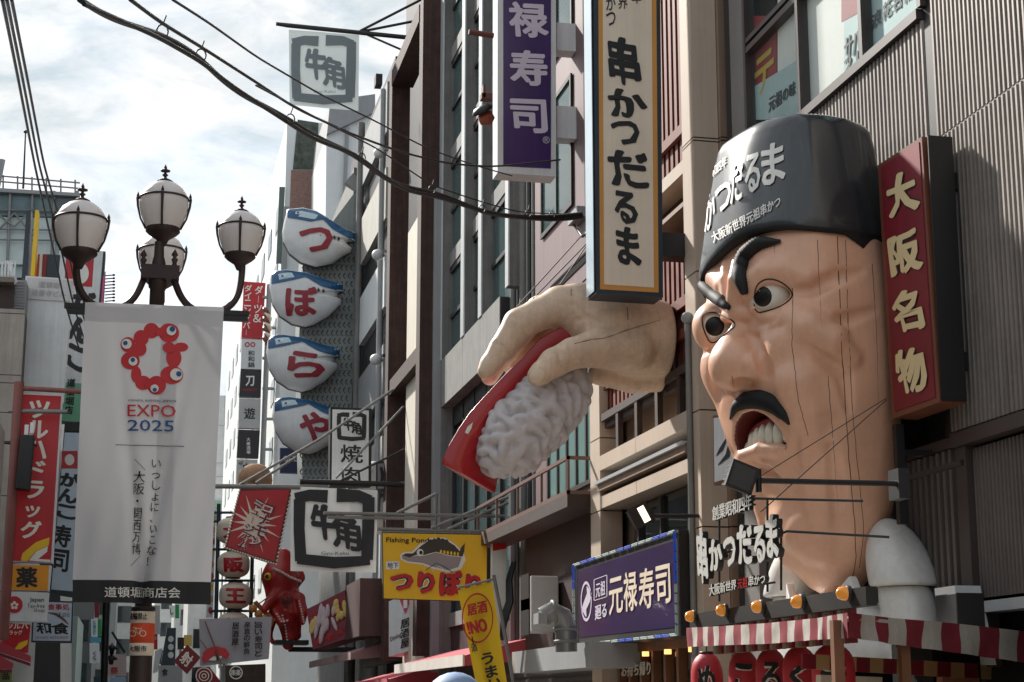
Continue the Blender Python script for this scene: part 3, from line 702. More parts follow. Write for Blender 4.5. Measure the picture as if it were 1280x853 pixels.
def head_sdf(P):
    a, b, z = P[:, 0], P[:, 1], P[:, 2]
    ca, ra, rb, p = [np.interp(z, zz_, sm[:, k]) for k in range(4)]
    rho = (np.abs((a - ca) / ra) ** p + np.abs(b / rb) ** p + 1e-9) ** (1 / p)
    d = (rho - 1) * np.minimum(ra, rb) * 0.92
    d = np.maximum(d, tz[0] - z); d = np.maximum(d, z - tz[-1])
    # brow ridges
    for pts, rs in BROWS: d = smin(d, sd_chain(P, pts, rs), 0.14)
    # nose
    nose = smin(sd_cap(P, NB0, NB1, 0.12, 0.20), sd_ell(P, NT, (0.30, 0.34, 0.31)), 0.12)
    for s in (-1, 1):
        w = NT + np.array([-0.10, s * 0.33, -0.06]); nose = smin(nose, sd_ell(P, w, (0.21, 0.15, 0.17)), 0.035)
    d = smin(d, nose, 0.07)
    for s in (-1, 1): d = smax(d, -sd_ell(P, NT + np.array([0.02, s * 0.17, -0.27]), (0.15, 0.095, 0.10)), 0.03)
    # eyes: lids round the ball, then the cut opening
    for E, poly in EYES:
        q = P - E; r_ = np.linalg.norm(q, axis=1)
        d = smin(d, r_ - 0.325, 0.07)
        near = np.where(r_ < .75)[0]
        if len(near):
            w_ = toW(P[near]); pp = np.stack(projv(w_), 1); sd = polysd(pp, poly) / (112.0 / HSC * 1.0)
            fr = -(q[near] @ VDL)
            op = np.maximum(np.maximum(sd, 0.13 - r_[near]), .02 - fr)
            d[near] = smax(d[near], -op, 0.012)
    # cheeks, folds and creases
    for c, R in CHEEKS: d = smin(d, sd_ell(P, c, R), 0.16)
    for pts, rs, k in GROOVES: d = smax(d, -sd_chain(P, pts, rs), k)
    for pts, rs, k in RIDGES: d = smin(d, sd_chain(P, pts, rs), k)
    d = smax(d, -cav(P), 0.035)
    d = smin(d, sd_chain(P, LIP, [.05, .075, .08, .075, .05]), 0.06)
    d = np.maximum(d, -a - 1.02)
    return d
def cav(P):
    q = P - MC; t = -0.10
    bb_ = q[:, 1] * math.cos(t) + q[:, 2] * math.sin(t); z2 = -q[:, 1] * math.sin(t) + q[:, 2] * math.cos(t)
    # arched opening: flat along the lower lip, round above
    z3 = z2 + 0.35 * bb_ ** 2
    return (np.sqrt((bb_ / 0.47) ** 2 + (z3 / 0.27) ** 2 + (q[:, 0] / 0.45) ** 2) - 1) * 0.27
NT = onB(918, 456, 0.0); NT[0] = 0.90
NB0 = onB(932, 385, 0.0); NB0[0] = 0.80; NB1 = NT + np.array([-0.02, 0, 0.16])
MC = onA(947, 545, 0.58); MC[1] = 0.02
def pxs(lst, a): return [onA(x, y, a) for x, y in lst]
def mir(p): return np.array([p[0], -p[1], p[2]])
bl = [onA(930, 374, .84), onA(933, 346, .87), onA(952, 324, .82), onA(980, 318, .68)]
BROWS = [(bl, [.09, .11, .11, .08]), ([mir(p) for p in bl], [.09, .11, .11, .08])]
CHEEKS = [(np.array([.42, s * .68, zrow(452)]), (.46, .42, .42)) for s in (1, -1)]
GROOVES = []; RIDGES = []
LIP = [onA(922, 578, .44), onA(930, 570, .63), onA(950, 562, .62), onA(975, 562, .54), onA(994, 566, .42)]
LIP[0][0] = .42
def surfpt(px, py):
    d = ray(px, py); d = d / np.linalg.norm(d); o = (O - HC) / HSC
    dl = np.array([d @ HF, d @ HL, d[2]]); ol = np.array([o @ HF, o @ HL, o[2]]); t = np.linalg.norm(o) - 2.6
    for _ in range(160):
        p = ol + dl * t; h = head_sdf(p[None])[0]
        if h < .004: return p
        t += h * .6
        if t > 40: break
    return None
def sp(lst, out=0.0):
    r = [surfpt(x, y) for x, y in lst]; r = [p for p in r if p is not None]
    if out: r = [p + np.array([.7, .7, 0]) * out for p in r]
    return r
def groove(lst, rad, k, m_=True, out=.012):
    p = sp(lst, out); n = len(p); rs = list(np.interp(np.linspace(0, 1, n), np.linspace(0, 1, len(rad)), rad) * (2.1 if out > 0 else 1.3)); k = k * (.8 if out > 0 else 1)
    r = [(p, rs, k)]
    if m_: r.append(([mir(q) for q in p], rs, k))
    return r
def ridge(lst, rad, k, m_=True, out=-.04): return groove(lst, rad, k, m_, out)
G_ = []; R2_ = []; GROOVES = []; RIDGES = []
PEL = smoothpoly([(944.5, 366), (949, 355), (961, 349.5), (977, 354), (991, 368), (980, 380), (962, 387), (945, 390)], 2); PER = smoothpoly([(878, 397), (885, 392), (898, 392.5), (921, 405), (906, 417), (890, 430), (881, 415)], 2)
EL = surfpt(965, 369) + VDL * .235; ER = surfpt(898, 408) + VDL * .225
EYES = [(EL, PEL), (ER, PER)]
R2_ += ridge([(988, 470), (990, 474), (994, 478), (1007, 514), (1012, 552)], [.10, .14, .18, .15, .07], .16, False, out=-.07)
R2_ += ridge([(986, 392), (1010, 408), (1038, 424), (1062, 446)], [.08, .13, .13, .06], .12, False, out=-.05)
R2_ += ridge([(935, 354), (958, 340), (980, 336), (1006, 344)], [.10, .13, .11, .06], .10, False, out=-.05)
R2_ += ridge([(1012, 600), (1024, 640), (1026, 690)], [.08, .12, .08], .16, out=-.06)
R2_ += ridge([(921, 326), (921, 350), (919, 376)], [.05, .085, .09], .04, False, -.02); R2_ += ridge([(906, 330), (908, 350), (910, 376)], [.04, .07, .07], .04, False, -.02); R2_ += ridge([(908, 396), (920, 390), (934, 392)], [.06, .08, .06], .04, False, -.02)
R2_ += ridge([(951, 396), (966, 396), (984, 386)], [.03, .045, .03], .05, out=-.02)
CH_ = surfpt(985, 655)
RIDGES = R2_ + [([CH_ + np.array([-.18, -.05, 0]), CH_ + np.array([-.16, .1, -.1])], [.30, .26], .2)]
G_ += groove([(952, 440), (962, 466), (976, 492), (990, 520), (997, 548), (992, 574)], [.03, .045, .055, .05, .05, .02], .07)
G_ += groove([(930, 594), (944, 590), (962, 596), (980, 608)], [.02, .05, .05, .02], .07, False)
G_ += groove([(992, 364), (1015, 362), (1050, 345), (1078, 340)], [.02, .04, .035, .01], .09, False) + groove([(1008, 416), (1030, 408), (1052, 401), (1094, 388)], [.02, .04, .035, .01], .09, False)
G_ += groove([(1004, 430), (1030, 446), (1056, 470), (1062, 510)], [.015, .04, .04, .015], .10)
G_ += groove([(996, 585), (1004, 620), (1004, 668), (996, 700)], [.02, .045, .045, .02], .10)
G_ += groove([(1040, 560), (1044, 610), (1040, 660)], [.015, .035, .015], .10)
G_ += groove([(905, 380), (902, 356), (901, 334)], [.028, .026, .008], .04, False) + groove([(921, 378), (917, 352), (916, 328)], [.028, .026, .008], .04, False) + groove([(928, 386), (938, 378), (942, 368)], [.02, .03, .02], .04, False) + groove([(942, 398), (930, 392), (917, 394)], [.02, .035, .02], .04, False) + groove([(922, 422), (934, 418), (945, 423), (950, 446), (958, 470)], [.012, .02, .028, .035, .03], .03, False)
G_ += groove([(958, 414), (974, 408), (992, 398)], [.012, .02, .012], .05)
GROOVES = G_
chef = thing('chef_sculpture', 'giant scowling chef figure with black cap and bared teeth leaning out over the lantern stall', 'sculpture', (HC[0], HC[1], 2.6))
V, Fc = surfnet(head_sdf, (-1.06, -1.34, tz[0] - 0.06), (1.42, 1.34, tz[-1] + 0.03), 0.021)
V = relax(V, Fc, 2, 0.4)
cen = V[Fc].mean(1); inm = (cav(cen) < 0.012) & (cen[:, 0] > 0.05) & (sd_chain(cen, LIP, [.05, .075, .08, .075, .05]) > .035)
mb = MB(); Wv = toW(V); mb.v = [tuple(p) for p in Wv]; mb.mats = [M_skin, M_mouth]; mb.f = [tuple(map(int, f)) for f in Fc]; mb.mi = [int(x) for x in inm]; mb.sm = [True] * len(mb.f)
head = mb.build('head', chef); HH = hitter(head)
def beads(mb, px, rad, mt, hit, n=24, fine=0.0, lift=0.0, seg=12):
    """a tapered ridge laid along a pixel path on a surface; grooves if fine"""
    px = np.array(px, float); t = np.linspace(0, 1, len(px)); tt = np.linspace(0, 1, n)
    X = np.interp(tt, t, px[:, 0]); Y = np.interp(tt, t, px[:, 1])
    for _ in range(3): X[1:-1] = (X[:-2] + 2 * X[1:-1] + X[2:]) / 4; Y[1:-1] = (Y[:-2] + 2 * Y[1:-1] + Y[2:]) / 4
    pts = [hit(x, y, lift) for x, y in zip(X, Y)]; ok = [i for i, p in enumerate(pts) if p is not None]
    rr = np.interp(tt, np.linspace(0, 1, len(rad)), rad)
    if ok:
        G3 = np.array([pts[i] for i in ok])
        for _ in range(14): G3[1:-1] = (G3[:-2] + 2 * G3[1:-1] + G3[2:]) / 4
        for i, p in zip(ok, G3): pts[i] = p
    
    mb.tube([pts[i] for i in ok], [rr[i] * (1 + fine * (i % 2)) for i in ok], mt, seg)
    return mb
m = MB(); beads(m, [(933, 367), (926, 346), (933, 322), (950, 306), (977, 303)], [.05, .105, .115, .10, .02], M_hair, HH, 60, -.12, .035); m.build('eyebrow', chef)
m = MB(); beads(m, [(913, 385), (904, 377), (892, 367), (880, 356)], [.03, .08, .09, .08], M_hair, HH, 40, -.12, .02); m.build('eyebrow', chef)
m = MB(); beads(m, [(913, 524), (920, 508), (934, 500), (952, 499), (970, 506), (981, 518), (987, 531)], [.015, .07, .11, .125, .12, .09, .02], M_hair, HH, 90, -.13, .0); m.build('moustache', chef)
for E, gp in ((EL, (952, 371)), (ER, (893, 408))):
    m = MB(); Ew = toW(E)[0]; m.ellipsoid(Ew, (.285 * HSC,) * 3, M_eye, None, 32, 20); eb = m.build('eyeball', chef)
    h = hitter(eb); g_ = h(*gp); m = MB(); pe = PEL if E is EL else PER; pts = [HH(x, y, .004) for x, y in (pe - pe.mean(0)) * 1.09 + pe.mean(0)]; pts = [p for p in pts if p is not None]; m.tube(pts + pts[:1], .009, M_hair, 5); m.build('eyelid_line', chef); g_ = Ew + HF * .285 * HSC if g_ is None else g_
    dr = (g_ - Ew) / np.linalg.norm(g_ - Ew)
    m = MB(); m.lathe(Ew, [(r_ * HSC, z_ * HSC) for r_, z_ in ((0.118, .25), (.115, .262), (.09, .277), (.05, .287), (0, .290))], M_iris, 24, dr); m.build('iris', eb)
    tpv = dr * .292 + np.array([0, 0, .07]) + HL * -.02
    m = MB(); m.ellipsoid(Ew + tpv * .985 * HSC, (.022, .022, .028), M_eye); m.build('glint', eb)
m = MB()
for i in range(7):
    b = -.40 + i * .132; zc = -0.035 + 0.10 * b - .30 * b * b; c = MC + np.array([-.03 - .42 * b * b, b, zc])
    m.ellipsoid(toW(c)[0], (.075, .072, .175 if i not in (0, 6) else .12), M_tooth, [HF, HL, [0, 0, 1]], 14, 10)
m.build('upper_teeth', chef)
m = MB(); m.tube([toW(MC + np.array([-.07 - .42 * b * b, b, .14 + .10 * b - .30 * b * b]))[0] for b in np.linspace(-.42, .42, 14)], .06, M_gum, 10); m.build('gum', chef)
m = MB()
def path(px, n=30):
    px = np.array(px, float); d = np.r_[0, np.cumsum(np.hypot(*np.diff(px, axis=0).T))]; t = np.linspace(0, d[-1], n); return list(zip(np.interp(t, d, px[:, 0]), np.interp(t, d, px[:, 1])))
for px, r in (([(1047, 296), (1049, 360), (1053, 450), (1060, 560), (1068, 650), (1070, 700), (1064, 728)], .0055), ([(1057, 300), (1060, 400), (1066, 520), (1076, 620), (1080, 660), (1074, 710)], .004), ([(991, 360), (990, 430), (998, 500), (1010, 545)], .004)):
    pts = [HH(x + random.uniform(-.5, .5), y, 0.0) for x, y in path(px, 40)]; m.tube([p for p in pts if p is not None], r, M_stain, 5)
for px in ([(1022, 300), (1024, 352), (1027, 410)], [(968, 300), (968, 318)], [(1090, 330), (1096, 420), (1098, 520)], [(1035, 470), (1042, 560), (1048, 640)], [(915, 470), (917, 486)]):
    pts = [HH(x + random.uniform(-.4, .4), y, 0.0) for x, y in path(px, 30)]; pts = [p for p in pts if p is not None]
    if len(pts) > 4: m.tube(pts, [.0045 * (1 - .8 * k / len(pts)) for k in range(len(pts))], M_stain, 5)
m.build('drip_stain', chef)
# cap
zb0, zt0 = zrow(317), zrow(168)
prof = [(0, .895, 1.125, .10), (.01, .91, 1.14, .10), (.10, .90, 1.13, .09), (.45, .85, 1.07, .05), (.8, .78, .985, .01), (.91, .75, .95, 0), (.965, .71, .90, 0), (.99, .63, .80, 0), (1.0, .48, .62, 0), (1.0, .02, .02, 0)]
def ringp(f, ra, rb, ca, n=96):
    r = []
    for k in range(n):
        t = 2 * math.pi * k / n; c, s = math.cos(t), math.sin(t); e = 2 / 2.8
        a = ca + ra * abs(c) ** e * (1 if c > 0 else -1); b = rb * abs(s) ** e * (1 if s > 0 else -1)
        z = zb0 + (zt0 - zb0) * f + (.20 * b - .18 * b * b) * (1 - f) ** 1.5
        # soft vertical creases of the cap
        w = 1 + (.022 * math.sin(5 * t + 1.3) + .012 * math.sin(11 * t + 2 * f)) * (1 - abs(2 * f - 1)) + .010 * math.sin(9 * t)
        r.append((ca + (a - ca) * w, b * w, z))
    return r
ii_ = []; P_ = np.array(prof); fs = np.r_[np.linspace(0, .9, 26), .93, .955, .972, .985, .994, 1.0, 1.0]; idxp = np.r_[np.interp(np.linspace(0, .9, 26), P_[:6, 0], np.arange(6)), 5.5, 6, 6.5, 7, 7.5, 8, 9]
V = []; nn = 96
for f, ip in zip(fs, idxp):
    q = [np.interp(ip, np.arange(len(prof)), P_[:, k]) for k in (1, 2, 3)]; V += list(toW(np.array(ringp(f, *q, nn))))
Fq = [(j * nn + i, j * nn + (i + 1) % nn, (j + 1) * nn + (i + 1) % nn, (j + 1) * nn + i) for j in range(len(fs) - 1) for i in range(nn)]
m = MB(); m.add(V, Fq, M_hat, True)
cap = m.build('cap', chef); HCAP = hitter(cap)
m = MB()
V0 = toW(np.array(ringp(0, .895, 1.125, .10, nn)) - np.array([0, 0, .0])); V1 = toW(np.array([(a_, b_, z_ - .06 - .62 * max(0, .10 - a_) ** 1.1) for a_, b_, z_ in ringp(0, .885, 1.118, .10, nn)])); V2 = toW(np.array([(a_, b_, z_ - .05 - .60 * max(0, .10 - a_) ** 1.1) for a_, b_, z_ in ringp(0, .78, 1.0, .08, nn)]))
m.add(list(V0) + list(V1) + list(V2), [(i + r * nn, (i + 1) % nn + r * nn, (i + 1) % nn + (r + 1) * nn, i + (r + 1) * nn) for r in (0, 1) for i in range(nn)], M_hair, True); m.build('cap_band', cap)
m = MB()
for ch, q in (('か', [(883, 246), (897, 236), (893, 284), (881, 294)]), ('つ', [(895, 234), (916, 224), (914, 260), (895, 270)]), ('だ', [(914, 210), (930, 199), (929, 248), (913, 259)]), ('る', [(932, 196), (952, 187), (950, 237), (931, 247)]), ('ま', [(952, 184), (981, 174), (981, 226), (952, 238)])):
    text(m, ch, None, q, M_wt, 0.012, 0.045, warp=.05, hit=HCAP)
text(m, '大阪新世界元祖串かつ', None, [(889, 292), (976, 244), (976, 259), (893, 305)], M_wt, 0.012, 0.03, hit=HCAP)
text(m, '昭和四年', None, [(886, 214), (909, 194), (909, 208), (886, 228)], M_wt, 0.012, 0.02, hit=HCAP)
m.build('lettering', cap)
# jacket
def jac(P):
    d = None
    Ls = onA(1128, 728, -.25)
    Pz = P[:, 2].copy(); P = P.copy()
    for s in (1, -1):
        c = np.array([-.55, s * 1.06, Ls[2]])
        Ps = P.copy(); Ps[:, 1] += s * .34 * (P[:, 2] - c[2]); e = smax(sd_ell(Ps, c, (.40, .37, .76)), c[2] - .02 - P[:, 2], .02)
        arm = sd_cap(P, (c[0], s * 1.04, c[2] - .06), (c[0] - .05, s * 1.22, c[2] - .95), .29, .36)
        arm = smax(arm, P[:, 2] - c[2] + .045, .015); e = np.minimum(e, arm); d = e if d is None else np.minimum(d, e)
    ch_ = sd_ell(P, (-.40, 0, Ls[2] - .80), (.70, 1.15, .74)); d = np.minimum(d, ch_)
    return np.maximum(d, (Ls[2] - .9) - P[:, 2])
Lz = onA(1128, 728, -.25)[2]
V, Fc = surfnet(jac, (-1.2, -1.7, Lz - 1.0), (.6, 1.7, Lz + .9), 0.028)
m = MB(); m.add(toW(V), Fc.tolist(), M_jacket, True); m.build('jacket', chef)
m = MB()
for s in (1, -1):
    q = [(.12, s * .10, Lz - .42), (-.12, s * .62, Lz + .12), (-.2, s * .75, Lz - .3), (.30, s * .2, Lz - .9)]
    m.prism(list(toW(np.array(q))), -HF * .12, M_jacket)
m.build('collar', chef, 0.02)
# ------------------------------------------------------------------ giant hand holding a sushi
M_hand = mat('hand_paint', (236, 206, 178), 0.5, var=0.1, scale=1.5, streak=0.2, dirt=0.25, bump=0.08, bscale=9)
M_nail = mat('nail_paint', (222, 200, 176), 0.4, var=0.06); M_tuna = mat('tuna_red', (172, 26, 34), 0.34, var=0.12, scale=3, coat=0.25, dirt=0.12, bump=0.05, bscale=8); M_rice = mat('rice_white', (206, 201, 202), 0.6, var=0.06, dirt=0.18)
YH0 = 27.4; HS = YH0 / 29.5
def Q(x, y, dy=0.0): return PY(x, y, YH0 + dy)
hand = thing('hand_sculpture', 'giant modelled hand reaching out from the beige building, cut flat at the wrist', 'sculpture', Q(800, 500))
S_ = np.linalg.norm(Q(701, 430) - Q(700, 430))
XW = min(Q(839, 425, -.3)[0], 8.6)
def hsd(P):
    d = sd_chain(P, [Q(880, 432), Q(800, 422), Q(758, 408, -.05), Q(722, 392, -.02)], [.66 * HS, .70 * HS, .72 * HS, .52 * HS], .2)
    d = np.maximum(d, 0) * 1.0 + np.minimum(d, 0)
    ix = [(Q(728, 385, -.1), .44), (Q(700, 383, -.15), .36), (Q(672, 394, -.22), .285), (Q(649, 406, -.25), .29), (Q(627, 437, -.22), .225), (Q(613, 456, -.2), .185), (Q(608, 464, -.2), .16)]
    d = smin(d, sd_chain(P, [i[0] for i in ix], [i[1] * HS for i in ix], .05), .12)
    f2 = [(Q(730, 385, .45), .4), (Q(676, 388, .4), .27), (Q(650, 412, .38), .27), (Q(628, 442, .34), .21), (Q(612, 472, .3), .15)]
    d = smin(d, sd_chain(P, [i[0] for i in f2], [i[1] * HS for i in f2], .05), .05)
    f3 = [(Q(735, 395, .85), .36), (Q(690, 405, .85), .26), (Q(664, 430, .8), .25), (Q(640, 460, .75), .15)]
    d = smin(d, sd_chain(P, [i[0] for i in f3], [i[1] * HS for i in f3], .05), .04)
    th = [(Q(790, 436, -.45), .42), (Q(748, 435, -.62), .35), (Q(716, 442, -.75), .275), (Q(692, 454, -.82), .255), (Q(676, 467, -.84), .20), (Q(671, 471, -.84), .17)]
    d = smin(d, sd_chain(P, [i[0] for i in th], [i[1] * HS for i in th], .05), .10)
    d = smin(d, sd_chain(P, [Q(748, 468, .35), Q(790, 474, .3), Q(850, 470, .2)], [.2 * HS, .26 * HS, .28 * HS], .05), .06)
    d = smax(d, -sd_chain(P, [Q(760, 428, -1.35), Q(790, 424, -1.3), Q(830, 405, -1.2)], [.03, .04, .03]), .03)
    for g_, r_ in HGR: d = smax(d, -sd_chain(P, g_, [r_] * len(g_)), .05)
    return smax(d, P[:, 0] - XW, .04)
HGR = []
def hsurf(px, py):
    d = ray(px, py); d = d / np.linalg.norm(d); t = 24.0
    for _ in range(150):
        p = O + d * t; v = hsd(p[None])[0]
        if v < .006: return p
        t += v * .6
        if t > 40: return None
for ln_, r_ in (([(640, 395), (652, 404), (660, 416)], .022), ([(646, 392), (657, 400), (664, 412)], .012), ([(618, 428), (630, 434), (640, 446)], .024), ([(690, 432), (698, 442), (702, 456)], .018), ([(722, 400), (735, 396), (748, 404)], .03), ([(716, 380), (728, 392), (738, 408)], .03)):
    q_ = [hsurf(*p) for p in ln_]; q_ = [p for p in q_ if p is not None]
    if len(q_) > 1: HGR.append((q_, r_))
lo = Q(590, 500, -1.7); hi = Q(850, 340, 1.7)
V, Fc = surfnet(hsd, (lo[0], YH0 - 1.6, lo[2] - .2), (hi[0] + .2, YH0 + 1.6, hi[2] + .2), .03)
V = relax(V, Fc, 1, .4)
m = MB(); m.add(V, Fc.tolist(), M_hand, True); hb = m.build('palm', hand); hb.name = 'hand'; HHD = hitter(hb)
for c, rx, ry, rot in (((671, 470), 10, 8, -.7), ((606, 455), 4.5, 11, .42)):
    m = MB(); V = []
    while any(HHD(c[0] + q * math.cos(rot), c[1] + q * math.sin(rot)) is None or HHD(c[0] - w_ * math.sin(rot), c[1] + w_ * math.cos(rot)) is None for q in (-rx * 1.05, rx * 1.05) for w_ in (-ry * 1.05, ry * 1.05)) and rx > 1: c = (c[0] + .8, c[1] - .5); rx *= .95; ry *= .95
    pts = [HHD(c[0], c[1], .006)]
    for r in (.5, 1.0):
        for k in range(16):
            a = 2 * math.pi * k / 16; x, y = rx * r * math.cos(a), ry * r * math.sin(a)
            pts.append(HHD(c[0] + x * math.cos(rot) - y * math.sin(rot), c[1] + x * math.sin(rot) + y * math.cos(rot), .012 if r < 1 else .004))
    if all(p is not None for p in pts):
        m.add(pts, [(0, 1 + k, 1 + (k + 1) % 16) for k in range(16)] + [(1 + k, 17 + k, 17 + (k + 1) % 16, 1 + (k + 1) % 16) for k in range(16)], M_nail, True); m.build('fingernail', hand)
m = MB()
for px in ([(718, 430), (741, 424), (752, 424), (765, 420), (780, 414), (800, 408), (826, 400)], [(784, 384), (785, 400)], [(714, 362), (714, 370)]):
    pts = [HHD(x, y, 0) for x, y in path(px, 16)]; pts = [p for p in pts if p is not None]
    if len(pts) > 2: m.tube(pts, [.004 + .006 * random.random() for _ in pts], mat('hand_stain', (120, 100, 80), .8), 5)
m.build('drip_stain', hand)
sushi = thing('sushi_sculpture', 'giant model sushi of white rice and red tuna held between thumb and fingers', 'sculpture', Q(660, 600))
outer = [(727, 404), (707, 404), (688, 412), (672, 422), (650, 447), (632, 463), (615, 481), (600, 497), (585, 513), (571, 533), (559, 553), (551, 570), (549, 579)]
inner = [(728, 420), (712, 424), (697, 432), (681, 443), (666, 459), (650, 477), (633, 494), (616, 513), (603, 533), (592, 553), (586, 568), (583, 582), (581, 594)]
n = len(outer); V = []
vec = Q(626, 618, .5) - Q(584, 592, -.25)
K = 6
for i in range(n):
    o_, i_ = Q(*outer[i], -.25), Q(*inner[i], -.25)
    md = (o_ + i_) / 2
    ringq = [o_ * .12 + i_ * .88, o_ * .02 + i_ * .98 + vec * .06, i_ + vec * .5, i_ * .95 + o_ * .05 + vec * .95, md + vec, o_ * .95 + i_ * .05 + vec * .95, o_ + vec * .5, o_ * .98 + i_ * .02 + vec * .06, o_ * .88 + i_ * .12]
    V += ringq
r = 9
Fq = [(i * r + k, i * r + (k + 1) % r, (i + 1) * r + (k + 1) % r, (i + 1) * r + k) for i in range(n - 1) for k in range(r)] + [tuple(range(r - 1, -1, -1)), tuple((n - 1) * r + k for k in range(r))]
m = MB(); m.add(V, Fq, M_tuna, True); tn = m.build('tuna_slice', sushi, 0.06); HT = hitter(tn)
m = MB(); wp = mat('paint_chip', (226, 222, 214), .6, var=0)
pts = [HT(x, y, .008) for x, y in ((584, 534), (591, 528), (589, 536), (585, 543), (581, 541))]
if all(p is not None for p in pts): m.add(pts, [tuple(range(5))], wp)
pts = [HT(x, y, .008) for x, y in ((555, 565), (557, 562), (556, 568))]
if all(p is not None for p in pts): m.add(pts, [(0, 1, 2)], wp)
m.build('paint_chip', tn)
ax = Q(735, 455, .1) - Q(612, 582, -.1); ln = np.linalg.norm(ax); ax /= ln; az_ = np.cross(ax, [0, 1, 0]); az_ /= np.linalg.norm(az_); ay_ = np.cross(az_, ax); A3 = np.array([ax, ay_, az_])
rc = Q(666, 524, .0); RR = (1.22 * HS, .66 * HS, .56 * HS)
rng = np.random.default_rng(3)
def rsd(P):
    q = (P - rc) @ A3.T
    k = (np.abs(q[:, 0] / RR[0]) ** 2.6 + (q[:, 1] / RR[1]) ** 2 + (q[:, 2] / RR[2]) ** 2 + 1e-9) ** .5
    return (k - 1) * .62
V, Fc = surfnet(rsd, rc - 1.6, rc + 1.6, .034)
E_ = .01; Nn = np.stack([rsd(V + np.eye(3)[k] * E_) - rsd(V - np.eye(3)[k] * E_) for k in range(3)], 1); Nn /= np.linalg.norm(Nn, axis=1)[:, None]
chosen = []
for i in rng.permutation(len(V)):
    if all(np.linalg.norm(V[i] - V[c]) > .16 for c in chosen): chosen.append(i)
    if len(chosen) > 560: break
hgt = np.zeros(len(V))
for c in chosen:
    n_ = Nn[c]; t1 = np.cross(n_, rng.normal(size=3) + np.array([.6, 0, .8])); t1 /= np.linalg.norm(t1); t2 = np.cross(n_, t1); dv = V - V[c]
    la, lb = rng.uniform(.17, .27), rng.uniform(.075, .105); tilt = rng.uniform(-.35, .35)
    q = 1 - (dv @ t1 / la) ** 2 - (dv @ t2 / lb) ** 2 - (dv @ n_ / .2) ** 2
    hgt = np.maximum(hgt, np.sqrt(np.clip(q, 0, 1)) * (1 + tilt * (dv @ t1) / la) * rng.uniform(.75, 1.1))
V = relax(V + Nn * (hgt * .15)[:, None], Fc, 1, .35)
m = MB(); m.add(V, Fc.tolist(), M_rice, True)
m.build('rice', sushi)
m = MB()
for a, b in (((646, 384), (735, 286)), ((662, 378), (742, 296)), ((700, 356), (745, 290))): m.tube([Q(*a, 0), PX(b[0], b[1], 8.75)], .012, M_steel_dk, 5)
tag(m.build('guy_wire'), 'thin steel guy wires running from the giant hand up to the mauve wall', 'wire')
# ------------------------------------------------------------------ puffer fish lanterns
M_fish = mat('fish_white', (226, 228, 230), .35, var=.06, scale=1.2, coat=.3, streak=.1); M_blue = mat('fish_blue', (24, 84, 128), .35, var=.25, scale=1.0, coat=.3); M_crim = mat('crimson', (150, 44, 58), .5, var=.06); M_fedge = mat('fish_edge', (60, 62, 66), .5); M_pale = mat('fish_pale', (190, 212, 222), .4, var=.1)
F1 = [(359, 262), (355, 278), (353, 290), (354, 302), (362, 317), (376, 328), (395, 334), (415, 330), (428, 321), (438, 316), (440, 311), (435, 310), (434, 303), (444, 302), (445, 292), (430, 286), (415, 276), (395, 264), (378, 260)]
F2 = [(338.7, 345), (337, 360), (341, 380), (350, 395), (365, 405), (382, 409), (392, 406.5), (410, 396), (426, 381), (427, 375), (421, 374.5), (422, 366), (429, 365), (429, 355.5), (407, 350), (382, 341), (357, 337.5), (343, 339)]
T1 = [(359, 262), (378, 260), (395, 264), (415, 276), (430, 286), (445, 292)]; B1 = [(359, 272), (372, 274), (388, 277), (404, 274), (416, 287), (444, 302)]
T2 = [(338.7, 344), (347, 338.5), (357, 337.5), (382, 341), (407, 350), (429, 355.5)]; B2 = [(338.7, 355), (350, 353), (366, 350), (382, 346), (402, 358), (429, 365)]
